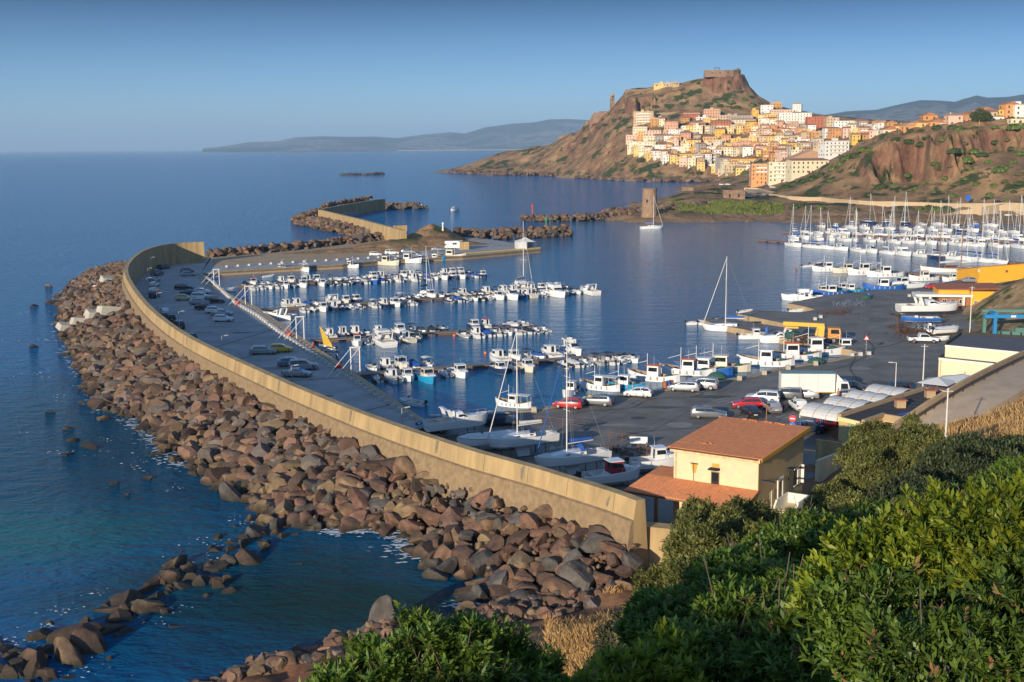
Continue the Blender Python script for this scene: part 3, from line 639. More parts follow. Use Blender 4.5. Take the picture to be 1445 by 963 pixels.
def put_boulder(c, label, group, ck):
    o = bpy.data.objects.new('boulder', ROCKMESH[ck, rg.randrange(NV)]); col.objects.link(o); o.location = c[:3]
    o.rotation_euler = (rg.gauss(0, .35), rg.gauss(0, .35), rg.uniform(0, 6.28)); o.scale = (c[3]*rg.uniform(.9, 1.25), c[3]*rg.uniform(.85, 1.1), c[3]*rg.uniform(.8, 1.05))
    tag(o, label, 'boulder', group); return o
for row, L in sorted(rows.items()):
    L.sort(key=lambda c: c[5]); cnt = {}
    for c in L:
        ck = rg.choices(cnames, cw)[0]; cnt[ck] = cnt.get(ck, 0)+1
        sz = 'small' if c[3] < .85 else ('large' if c[3] > 1.15 else 'middling')
        place = 'against the rubble footing of the sea wall' if row == 0 else f'in the {nth(row+1)} row down from the sea wall'
        put_boulder(c, f'{ck} boulder, {nth(cnt[ck])} of its colour from near end, {nth(row+1)} row below wall', 'boulders of the slope below the sea wall', ck)
spur.sort(key=lambda c: -c[1])
for k, c in enumerate(spur[:38]):
    ck = rg.choices(cnames, [.2, .25, .2, .35])[0]
    put_boulder(c, f'wet {ck} boulder, {nth(k+1)} out on the rock chain running seaward', 'chain of rocks running into the sea', ck)
for c in spur:
    for _ in range(3): rest.append((c[0]+rg.gauss(0, 1.9), c[1]+rg.gauss(0, 1.5), rg.uniform(-.5, -.1), rg.uniform(.5, 1.15)))
rock_mass('rock_armour', [c[:4] for c in rest], 'mass of smaller looking boulders covering the sea side of the curved wall', 'boulder mass', 2)
rock_mass('rubble', [c[:4] for c in pebb], 'small stones wedged between the big boulders below the sea wall', 'rubble', 1)
# solid core of the slope
b = MB(); rws = []
for k in range(0, (len(PAIRS)-1)*4+1):
    t = min(k/4, len(PAIRS)-1.001); a = along(wi, t); o = along(wo_, t)
    rws.append([Vector((*(a.lerp(o, u)).xy, slope_z(u)-1.15-(.8 if u > .9 else 0))) for u in (0.03, .25, .5, .75, .93, 1.0)])
b.grid(rws); co = b.build('rubble_core', RM['dark brown'], smooth=True); struct(co)
# pale concrete blocks half way along the outside of the wall
M_pale = mat('pale_broken_concrete', srgb(188,180,162), 0.9, var=0.25, scale=0.8, bump=0.08)
for k, (x, y, z, sx, sy, szz, rz_, lb) in enumerate([(160,398,3.0,6.5,4.5,2.2,.5,'highest'),(148,408,2.2,5,4,1.8,.9,'second highest'),(168,412,3.0,4,3.5,1.8,.2,'small squarish'),(162,440,3.2,7,4,2,.6,'broad tilted'),(145,446,2.3,7,4,1.8,.55,'middle'),(128,455,1.4,8,3.5,1.5,.5,'long low'),(106,462,.6,7,3.5,1.2,.6,'lowest, wave washed')]):
    b = MB(); b.cbox((0,0,0), (sx, sy, szz), 0, 0, .9, .86); o = b.build('concrete_slab', M_pale); p = P(x, y, z); o.location = p; o.rotation_euler = (.12*(-1)**k, .15, rz_); bevel(o, .15)
    tag(o, f'{lb} pale concrete slab dumped among boulders outside the sea wall', 'concrete slab', 'pale slabs outside the sea wall')
# rocks standing in the water
for k, (x, y, r, nm) in enumerate([(78,428,2.2,'squarish'),(50,432,1.8,'low dark'),(85,502,2.0,'large ochre'),(130,632,1.7,'twin topped'),(105,605,1.4,'wedge shaped'),(75,583,1.3,'flat'),(118,570,1.2,'pointed'),(148,592,1.3,'long low'),(205,677,1.3,'pale topped'),(160,683,.9,'small ochre'),(225,641,1.9,'rounded'),(175,697,.7,'tiny'),(100,640,1.1,'half sunk'),(250,885,1.2,'brown submerged'),(95,470,1.6,'wave washed'),(45,490,1.4,'outlying'),(72,405,1.6,'farthest'),(102,622,1.0,'thin')]):
    p = P(x, y, 0); put_boulder((p.x, p.y, -.35*r, r), f'{nm} rock standing alone in the sea off the boulder slope', 'rocks standing in the sea', 'tan' if k % 3 else 'dark brown')
# rocks at the foot of the hill
p = P(545, 888, 0); o = put_boulder((p.x, p.y, .9, 1.9), 'tall pointed grey brown rock standing at the edge of the cove', None, 'grey'); o.rotation_euler = (.1, .5, .4); o.scale = (1.4, 1.5, 2.4)
bits = []
for k in range(420):
    x = rg.uniform(270, 870); lo = np.interp(x, [270,420,560,700,870], [968,940,903,882,850]); y = lo+rg.gauss(0, 7)+ (rg.uniform(-25, 12) if x > 760 else 0)
    p = P(x, y, .6); z = NH.h(p.x, p.y); bits.append((p.x, p.y, z+.1, rg.uniform(.25, .9)))
rock_mass('shore_rubble', bits, 'reddish broken rocks along the shore of the cove under the hill', 'rubble', 2, cols=[.6, .1, .2, .1])
# ---- far moles
def belt(name, path_px, z0, wd, r0, r1, label, cat='rock mole', cols=None, n_per=1.0, top=1.6, seed=1):
    rr = random.Random(seed); pts = [P(x, y, z0) for x, y in path_px]; items = []
    for a, b_ in zip(pts[:-1], pts[1:]):
        L = (b_-a).length; d = (b_-a)/max(L, .1); n = Vector((-d.y, d.x, 0)); m = int(L*wd/(r0*r1*2.0)*n_per)
        for k in range(m):
            v = rr.uniform(-1, 1); p = a+d*rr.uniform(0, L)+n*v*wd/2; items.append((p.x, p.y, top*(1-v*v)-.2+rr.uniform(-.3, .3), rr.uniform(r0, r1)))
    return rock_mass(name, items, label, cat, 1 if len(items) > 500 else 2, cols=cols)
belt('rock_mole', [(293,361),(350,356.5),(420,350),(500,341),(540,336)], 1.5, 8, 1.2, 2.0, 'long belt of brown boulders along the sea side of the gravel track', top=2.8, seed=2, n_per=1.4)
belt('rock_mole', [(540,336),(562,331)], 1.5, 11, 1.2, 2.0, 'boulder belt where the two far breakwaters meet', top=2.4, seed=3, n_per=1.4)
belt('rock_mole', [(421,314),(440,314),(470,320),(500,326),(530,333),(560,333)], 1.0, 15, 1.2, 2.1, 'brown boulders outside the tan wall of the far breakwater', top=3.0, seed=4, n_per=1.4)
belt('rock_mole', [(450,300),(440,304),(425,310)], 1.0, 10, 1.2, 2.0, 'boulders rounding the sea corner of the far breakwater', top=2.6, seed=14, n_per=1.4)
belt('rock_mole', [(455,296),(490,288),(525,283)], 1.0, 5, 1.0, 1.6, 'thin line of pale boulders behind the far jetty', top=3.6, seed=5, cols=[.1,.2,.6,.1])
belt('pale_rock_mole', [(535,293),(555,293),(575,293),(590,292)], 1.0, 15, 1.2, 2.2, 'grey white boulders at the tip of the far breakwater', top=3.0, seed=6, cols=[0,.45,.5,.05], n_per=1.5)
belt('rock_mole', [(650,333),(690,333),(740,331),(780,329),(800,328)], 1.2, 13, 1.1, 1.9, 'brown boulder mole ending north quay behind the white tent', top=3.2, seed=7, n_per=1.6)
belt('rock_mole', [(735,310),(780,310),(830,309),(865,306)], .8, 9, 1.1, 1.8, 'brown boulder mole carrying the red beacon', top=2.4, seed=8, n_per=1.6)
belt('tower_rocks', [(862,306),(890,303),(925,302)], .8, 18, 1.5, 3.2, 'natural brown rocks around the foot of the round tower', 'rocks', top=3.4, seed=9)
belt('tower_rocks', [(940,300),(965,297),(1005,297)], 1.0, 16, 1.5, 3.0, 'rough brown rocks behind the green strip beside the tower', 'rocks', top=4.0, seed=10)
belt('sea_reef', [(484,246.5),(500,247),(520,247),(542,246)], 0, 16, 1.5, 3.5, 'low dark reef far out in open sea', 'reef', cols=[.1,.1,.0,.8], top=1.0, seed=11, n_per=.5)
belt('shore_rocks', [(640,244),(700,247.3),(781,248.6),(833,252),(870,254.4),(930,256.5),(1008,258)], 0, 26, 2, 4.5, 'dark rocks along the waterline of the headland', 'rocks', cols=[.35,.15,.0,.5], top=2.5, seed=12, n_per=.5)
# mound at the root of the north mole
def mound(name, cx, cy, rx, ry, h, m, z0, seed, rz=0):
    b = MB(); rows_ = []; n = 40
    for i in range(16):
        t = i/15; rw = []
        for k in range(n):
            a = 2*math.pi*k/n; q = 1+.16*float(fbm(np.array([math.cos(a)*1.5+seed]), np.array([math.sin(a)*1.5]), seed, 3)[0])
            x = rx*t*math.cos(a)*q; y = ry*t*math.sin(a)*q; X = cx+x*math.cos(rz)-y*math.sin(rz); Y = cy+x*math.sin(rz)+y*math.cos(rz)
            z = h*(1-t**1.5)*(1+.5*float(fbm(np.array([X/5]), np.array([Y/5]), seed+3, 4)[0]))-(.4 if i == 15 else 0); rw.append((X, Y, z0+z))
        rows_.append(rw)
    b.grid(rows_, closed=True); return struct(b.build(name, m, smooth=True))
p = P(612, 333, 3); mound('dirt_mound', p.x, p.y, 13, 18, 5.5, M_head, 1.0, 3)
p = P(590, 343, 2); mound('dirt_mound', p.x, p.y, 26, 9, 3.0, M_head, 0.95, 4, .2)
p = P(500, 352, 2); mound('dirt_mound', p.x, p.y, 26, 6, 1.4, M_head, 0.95, 5, .25)
p = P(545, 350, 2); mound('dirt_mound', p.x, p.y, 20, 7, 1.9, M_head, 0.95, 6, .25)
# far breakwater wall and jetty
fb = thing('far_breakwater', 'tan concrete breakwater wall with a dark jetty behind it', 'breakwater')
def px_wall(pts, z1, z0, th, name, m, parent):
    path = [P(x, y, z1) for x, y in pts]; o = wall_profile(path, [(0, z1), (.4, z0), (-th, z0), (-th, z1)], name, m, parent=parent); return o
px_wall([(568,325.5),(540,318.5),(508,310),(480,303.5),(449,296)], 6.5, 0, 1.5, 'wall', M_conc, fb)
px_wall([(449,296.5),(457,294),(490,288),(528,282),(541,281)], 6.5, 0, 1.2, 'back_wall', M_conc, fb)
o = poly_sheet('jetty_deck', Wf([(477,305),(530,290.5),(541,288),(541,284),(460,297)], 2.2), 2.2, [M_asph2, M_asph2], 3); o.parent = fb
# wall pieces beside the junction
b = MB(); p = P(565, 334, 2); b.cbox((0,0,2), (5, 2, 4.5)); o = b.build('concrete_block', M_conc, loc=p, rz=.4); tag(bevel(o, .05), 'short tan concrete wall end where breakwater meets track', 'wall')
# ================================================================ boats
M_gel = mat('white_gelcoat', (0.74,0.73,0.70), 0.35, var=0.08, scale=2, coat=.3)
M_cream = mat('cream_gelcoat', (0.66,0.60,0.46), 0.4, var=0.1, scale=2, coat=.3)
M_nonskid = mat('grey_white_deck', (0.55,0.53,0.49), 0.6, var=0.15, scale=3)
M_navy = mat('navy_hull', (0.02,0.035,0.10), 0.3, var=0.2, coat=.4)
M_blue = mat('blue_boat_paint', (0.02,0.12,0.42), 0.4, var=0.2, coat=.2)
M_turq = mat('turquoise_boat_paint', (0.01,0.27,0.48), 0.4, var=0.15, coat=.2)
M_yel = mat('yellow_boat_paint', (0.72,0.46,0.05), 0.45, var=0.15)
M_redp = mat('red_boat_paint', (0.50,0.03,0.02), 0.45, var=0.2)
M_anti = mat('red_antifouling', (0.23,0.04,0.03), 0.7, var=0.3)
M_wood = mat('varnished_wood', (0.28,0.12,0.045), 0.45, var=0.35, scale=4)
M_teak = mat('teak_deck', (0.34,0.24,0.15), 0.75, var=0.3, scale=5)
M_glassd = mat('dark_window_glass', (0.015,0.02,0.025), 0.08, var=0.0, spec=0.8)
M_motor = mat('black_outboard', (0.02,0.02,0.022), 0.3, var=0.2)
M_motorg = mat('grey_outboard', (0.16,0.17,0.18), 0.35, var=0.2)
M_alu = mat('aluminium_mast', (0.52,0.52,0.50), 0.35, metal=0.6, var=0.1)
M_mastw = mat('white_mast_paint', (0.70,0.69,0.66), 0.45, var=0.1)
M_steel = mat('stainless_rail', (0.45,0.45,0.45), 0.3, metal=0.8, var=0.1)
M_rope = mat('rigging_wire', (0.25,0.25,0.26), 0.5, var=0.1)
M_canvB = mat('blue_canvas', (0.015,0.10,0.40), 0.85, var=0.2, scale=5, bump=.02)
M_canvN = mat('navy_canvas', (0.02,0.03,0.08), 0.9, var=0.2, scale=5)
M_canvW = mat('white_canvas', (0.62,0.61,0.57), 0.85, var=0.1, scale=4, bump=.02)
M_ribg = mat('grey_rubber_tube', (0.34,0.35,0.37), 0.6, var=0.12)
M_ribk = mat('black_rubber_tube', (0.035,0.035,0.04), 0.55, var=0.2)
M_orange = mat('orange_plastic', (0.72,0.16,0.03), 0.5, var=0.15)
M_seat = mat('boat_cushion', (0.42,0.38,0.32), 0.8, var=0.2)
M_net = mat('fishing_net', (0.03,0.11,0.08), 0.95, var=0.5, scale=12, bump=.08, bscale=20)
def hull(L, B, fb, draft=0.3, sheer=0.35, cock=(0.08, 0.55), fullness=0.5, transom=0.85, mats=None, n=14, dbl=False, stripe=False, sole=0.35, rake=0.12):
    """x forward, bow at +L/2. waterline at z=0. materials: 0 side, 1 deck, 2 bottom"""
    b = MB(); rows = []; N = []
    xs = [i/(n-1) for i in range(n)]; S = []
    for t in xs:
        if dbl: wv = math.sin(math.pi*min(max(t, 0), 1))**0.55*(1-.0*t)
        else:
            wv = transom+(1-transom)*math.sin(min(1, t/.45)*math.pi/2) if t < .45 else (1-((t-.45)/.55)**(2.2+fullness))**0.75 if t < 1 else 0
        wv = max(wv, 0.015); w = B/2*wv
        sh = fb+sheer*max(0, (t-.35)/.65)**1.8 + (sheer*.6*max(0, (.3-t)/.3)**1.6 if dbl else 0)
        x = -L/2+L*t; S.append((x, w, sh, t))
    for (x, w, sh, t) in S:
        kz = -draft*(1-max(0, (t-.75)/.25)**2); xo = x-(rake*L*.5*max(0, (t-.8)/.2))
        incock = cock[0] <= t <= cock[1]; fz = sh-(sole*fb*1.6 if incock else 0.03); wi_ = max(w-.10*min(1, B/2), w*.3)
        half = [(xo, 0, kz), (xo, w*.62, kz*.55), (xo+(x-xo)*.4, w*.9, 0.03), (x-(x-xo)*.2, w*.97, sh*.55), (x, w, sh), (x, wi_, sh+.01), (x, wi_*.97, fz), (x, 0, fz+(.05 if not incock else 0))]
        rows.append([(p[0], -p[1], p[2]) for p in half]+[p for p in half[-2::-1]])
    nc = len(rows[0]); base = len(b.v)
    for r in rows: b.v += r
    mi = [2, 2, 0, 0, 3 if stripe else 0, 1, 1, 1, 1, 3 if stripe else 0, 0, 0, 2, 2]
    for i in range(n-1):
        for j in range(nc-1):
            a = i*nc+j; b.f.append((a, a+nc, a+nc+1, a+1)); b.m.append(mi[j])
    b.f.append(tuple(range(0, nc))); b.m.append(0)
    return b, S
def hull_obj(L, B, fb, root, mats, smooth=False, name='hull', **k):
    b, S = hull(L, B, fb, **k); o = b.build(name, mats, root); fixn(o); return o
def cabin(root, x0, x1, B, z0, h, m, front=0.35, back=0.05, win=True, roofover=.15, roofm=None, name='cabin'):
    b = MB(); tw = .86
    prof = [(x0, z0), (x1, z0), (x1-front*h, z0+h), (x0+back*h, z0+h)]
    vs = [(x, s*B/2*(1 if z == z0 else tw), z) for s in (-1, 1) for x, z in prof]
    b.add(vs, [(0,1,2,3), (7,6,5,4), (0,4,5,1), (1,5,6,2), (2,6,7,3), (3,7,4,0)]); c = b.build(name, m, root); fixn(c)
    r = MB(); r.cbox(((x0+x1-front*h+back*h)/2, 0, z0+h+.03), (abs(x1-x0)-front*h+roofover*2, B*tw+roofover*1.2, .07)); r.build('roof', roofm or m, c)
    if win:
        for s in (-1, 1):
            q = MB(); xa, xb = x0+.12*(x1-x0), x1-.3*front*h-.1*(x1-x0); yy = lambda z: s*(B/2*(1-(1-tw)*(z-z0)/h)+.012)
            za, zb = z0+.48*h, z0+.86*h; xb2 = xb-front*h*.35
            q.add([(xa, yy(za), za), (xb, yy(za), za), (xb2, yy(zb), zb), (xa, yy(zb), zb)], [(0,1,2,3)]); q.build('side_window', M_glassd, c)
        q = MB(); za, zb = z0+.45*h, z0+.9*h; xf = lambda z: x1-front*(z-z0)+.012; wf = lambda z: B/2*(1-(1-tw)*(z-z0)/h)*.86
        q.add([(xf(za), -wf(za), za), (xf(za), wf(za), za), (xf(zb), wf(zb), zb), (xf(zb), -wf(zb), zb)], [(0,1,2,3)]); q.build('windscreen', M_glassd, c)
        q = MB(); xb_ = x0+back*.2*h-.012; q.add([(xb_, -.28*B, z0+.1), (xb_, .02*B, z0+.1), (xb_+back*h*.8, .02*B, z0+h*.92), (xb_+back*h*.8, -.28*B, z0+h*.92)], [(0,1,2,3)]); q.build('doorway', M_glassd, c)
    return c
def outboard(root, x, z, m=None, y=0, s=1.0):
    b = MB(); b.cbox((x-.22*s, y, z+.28*s), (.55*s, .36*s, .5*s), 0, .25, .75); b.cbox((x-.18*s, y, z-.25*s), (.2*s, .13*s, .7*s), 0, .25); o = b.build('outboard_motor', m or M_motor, root); bevel(o, .05*s); return o
def rail(root, pts, h, r=.018, name='rail'):
    b = MB(); top = [(x, y, z+h) for x, y, z in pts]
    b.path(top, r, 4)
    for p in pts: b.tube(p, (p[0], p[1], p[2]+h), r, r, 4)
    return b.build(name, M_steel, root)
def bow_rail(root, L, B, fb, sheer):
    pts = []
    for t in (.62, .75, .88, .98, .88, .75, .62):
        s = 1 if len(pts) < 3 else -1
        wv = (1-((t-.45)/.55)**2.6)**.75 if t < 1 else 0
        pts.append((-L/2+L*t*(.99), (s if t < .97 else 0)*B/2*wv*.9, fb+sheer*((t-.35)/.65)**1.8))
    rail(root, pts, .45)
# ---- prototypes
def open_boat(hm=M_gel, L=5.4, motor=M_motor, top=None, cover=None):
    r = thing('motorboat', 'x', 'motorboat'); hull_obj(L, L*.38, .62, r, [hm, M_nonskid, M_gel], cock=(.06, .60), sheer=.28)
    b = MB(); b.cbox((.1*L, 0, .62), (.75, .62, .85), 0, 0, .8); o = b.build('console', M_gel, r); bevel(o, .06)
    w_ = MB(); w_.add([(.1*L+.32, -.34, 1.02), (.1*L+.32, .34, 1.02), (.1*L+.08, .28, 1.4), (.1*L+.08, -.28, 1.4)], [(0,1,2,3)]); w_.build('windshield', M_glassd, o)
    b = MB(); b.cbox((-.1*L, 0, .42), (.5, L*.25, .38)); b.cbox((-.40*L, 0, .45), (.4, L*.28, .25)); o = b.build('seat', M_seat, r); bevel(o, .05)
    outboard(r, -L/2, .55, motor)
    if top:
        b = MB(); z = 2.0; rows_ = [[(x, y*L*.16, z-.18*(y*y)-.1*abs(x-.0*L)/L) for y in (-1, -.5, 0, .5, 1)] for x in (-.18*L, -.02*L, .16*L)]
        b.grid(rows_); c = b.build('bimini_top', top, r); sm = c.modifiers.new('t', 'SOLIDIFY'); sm.thickness = .04
        q = MB()
        for x in (-.16*L, .14*L):
            for s in (-1, 1): q.tube((x*.3, s*L*.17, .6), (x, s*L*.155, z-.2), .018, .018, 4)
        q.build('frame', M_steel, c)
    if cover:
        rows_ = []
        for t in (.05, .2, .4, .6, .8, .97):
            wv = 1 if t < .45 else (1-((t-.45)/.55)**2.7)**.75; x = -L/2+L*t
            rows_.append([(x, y*L*.19*wv*1.02, .70+.28*max(0, (t-.35)/.65)**1.8+(.38 if .1 < t < .85 else .02)*(1-y*y)) for y in (-1, -.6, 0, .6, 1)])
        b = MB(); b.grid(rows_); b.build('cover', cover, r)
    bow_rail(r, L, L*.38, .62, .28); return r
def rib_boat(tm=M_ribg, L=5.2, motor=M_motor):
    r = thing('inflatable_boat', 'x', 'inflatable boat'); hull_obj(L*.93, L*.28, .35, r, [M_gel, M_nonskid, M_gel], cock=(0, .8), sheer=.25)
    b = MB(); pts = []
    for k in range(0, 19):
        t = k/18; a = t*math.pi; 
        if t < .5: pts_x = -L/2+L*(t/.5)**.9*.98
        else: pts_x = -L/2+L*((1-t)/.5)**.9*.98
        u = min(t, 1-t)/.5; wv = 1 if u < .55 else math.sqrt(max(0, 1-((u-.55)/.45)**2.2)); pts.append((pts_x, (1 if t < .5 else -1)*L*.165*wv, .38+.25*max(0, u-.5)**1.5*2))
    b.path(pts, .22*L/5.2, 8); b.build('tube', tm, r, smooth=True)
    b = MB(); b.cbox((.02*L, 0, .65), (.6, .55, .8), 0, 0, .8); b.cbox((-.2*L, 0, .5), (.6, .7, .45)); o = b.build('console', M_gel, r); bevel(o, .05)
    w_ = MB(); w_.add([(.02*L+.26, -.28, 1.0), (.02*L+.26, .28, 1.0), (.02*L+.1, .24, 1.32), (.02*L+.1, -.24, 1.32)], [(0,1,2,3)]); w_.build('windshield', M_glassd, o)
    outboard(r, -L/2+.05, .5, motor); return r
def cabin_boat(hm=M_gel, L=6.6, roofm=None, motor=M_motor, stripe=None, cm=M_gel):
    r = thing('cabin_cruiser', 'x', 'cabin boat'); hull_obj(L, L*.37, .85, r, [hm, M_nonskid, M_anti if hm is M_cream else M_gel, stripe or M_gel], cock=(.05, .45), sheer=.35, stripe=bool(stripe))
    cabin(r, -.05*L, .2*L, L*.25, .8, 1.25, cm, roofm=roofm, front=.3)
    b = MB(); b.xprism([(.18*L, .86), (.40*L, 1.0), (.32*L, 1.3), (.18*L, 1.42)], -L*.10, L*.10); c = b.build('cuddy', M_gel, r); fixn(c); bevel(c, .08)
    b = MB(); b.cbox((-.3*L, 0, .6), (.5, L*.26, .35)); b.build('seat', M_seat, r)
    if motor: outboard(r, -L/2, .65, motor, s=1.2)
    b = MB(); b.tube((0, .3, 2.1), (-.1, .3, 3.2), .015, .01, 4); b.build('antenna', M_mastw, r)
    bow_rail(r, L, L*.37, .85, .35); return r
def sport_boat(hm=M_gel, L=9.0, arch=True, stripe=None, fly=False):
    r = thing('motor_yacht', 'x', 'motor yacht'); fb = 1.15; hull_obj(L, L*.33, fb, r, [hm, M_nonskid, M_gel, stripe or M_gel], cock=(.04, .42), sheer=.5, n=16, stripe=bool(stripe), transom=.92)
    b = MB(); z = fb+.02; rows_ = []
    for x, w_, h in ((-.06*L, .13, .02), (-.05*L, .13, 1.0), (.05*L, .135, 1.02), (.15*L, .12, .55), (.3*L, .08, .38), (.42*L, .02, .25)):
        rows_.append([(x, -w_*L, z), (x, -w_*L*.9, z+h*.75), (x, -w_*L*.5, z+h), (x, w_*L*.5, z+h), (x, w_*L*.9, z+h*.75), (x, w_*L, z)])
    b.grid(rows_); c = b.build('cabin', M_gel, r); fixn(c)
    q = MB(); q.add([(.055*L, -.118*L, z+.72), (.055*L, .118*L, z+.72), (.055*L, .118*L, z+.75)], [])
    q.add([(.16*L, -.095*L, z+.50), (.16*L, .095*L, z+.50), (.06*L, .085*L, z+1.04), (.06*L, -.085*L, z+1.04)], [(0,1,2,3)]); q.build('windscreen', M_glassd, c)
    for s in (-1, 1):
        q = MB(); q.add([(-.03*L, s*.128*L, z+.4), (.13*L, s*.124*L, z+.3), (.05*L, s*.128*L, z+.72), (-.03*L, s*.126*L, z+.72)], [(0,1,2,3)]); q.build('side_window', M_glassd, c)
    if arch:
        q = MB()
        for s in (-1, 1): q.cbox((-.17*L, s*.145*L, fb+.75), (.45, .1, 1.6), 0, -.35)
        q.cbox((-.2*L-.12, 0, fb+1.52), (.5, .3*L, .1)); q.build('radar_arch', M_gel, r)
    if fly:
        cabin(r, -.15*L, .12*L, L*.24, fb+1.0, .7, M_gel, win=False, name='flybridge'); rail(r, [(-.15*L, -.11*L, fb+1.7), (-.15*L, .11*L, fb+1.7)], .5)
    b = MB(); b.cbox((-.3*L, 0, .95), (.6, L*.24, .4)); b.cbox((-.48*L, 0, .35), (.5, L*.26, .06)); b.build('seat', M_seat, r)
    bow_rail(r, L, L*.33, fb, .5); return r
def fishing_boat(hm=M_gel, strip=M_blue, L=9.0, cabm=M_gel, awning=None, bot=M_blue, nets=True, roofm=None):
    r = thing('fishing_boat', 'x', 'fishing boat'); fb = .95; hull_obj(L, L*.33, fb, r, [hm, M_teak, bot, strip], dbl=True, cock=(.12, .88), sheer=.75, n=18, stripe=True, draft=.5)
    cabin(r, -.12*L, .1*L, L*.19, .75, 1.75, cabm, front=.08, roofm=roofm, roofover=.22)
    b = MB(); b.tube((.12*L, 0, .7), (.12*L, 0, 4.4), .06, .04, 6); b.tube((.12*L, 0, 3.2), (.34*L, 0, 2.6), .04, .03, 5); b.tube((-.02*L, .3, 2.5), (-.02*L, .3, 4.2), .02, .01, 4); b.build('mast', M_mastw, r)
    q = MB(); q.tube((.12*L, 0, 4.3), (.47*L, 0, fb+.75), .012, .012, 3); q.tube((.12*L, 0, 4.3), (-.45*L, 0, fb+.4), .012, .012, 3); q.build('rigging', M_rope, r)
    if nets:
        b = MB(); b.lathe([(.1, 0), (.75, .0), (.85, .3), (.5, .6), (.1, .7)], 10, (-.3*L, 0, .55)); b.build('net_pile', M_net, r, smooth=True)
    b = MB(); b.tube((.28*L, -.5, .95), (.28*L, .5, .95), .22, .22, 10); b.cbox((.28*L, 0, .8), (.5, 1.1, .3)); b.build('winch', M_steel, r)
    q = MB(); 
    for k in range(5):
        a = (k-2)*.12*L; q.tube((a, L*.165*math.sin(math.pi*(.5+a/L))**.55, .9), (a, L*.172*math.sin(math.pi*(.5+a/L))**.55, .35), .13, .13, 7)
    q.build('fender', M_ribg, r)
    if awning:
        b = MB(); b.cbox((-.3*L, 0, 2.55), (.32*L, L*.27, .06)); c = b.build('awning', awning, r); q = MB()
        for sx in (-.44, -.16):
            for s in (-1, 1): q.tube((sx*L, s*L*.11, .9), (sx*L, s*L*.12, 2.55), .025, .025, 4)
        q.build('post', M_mastw, c)
    return r
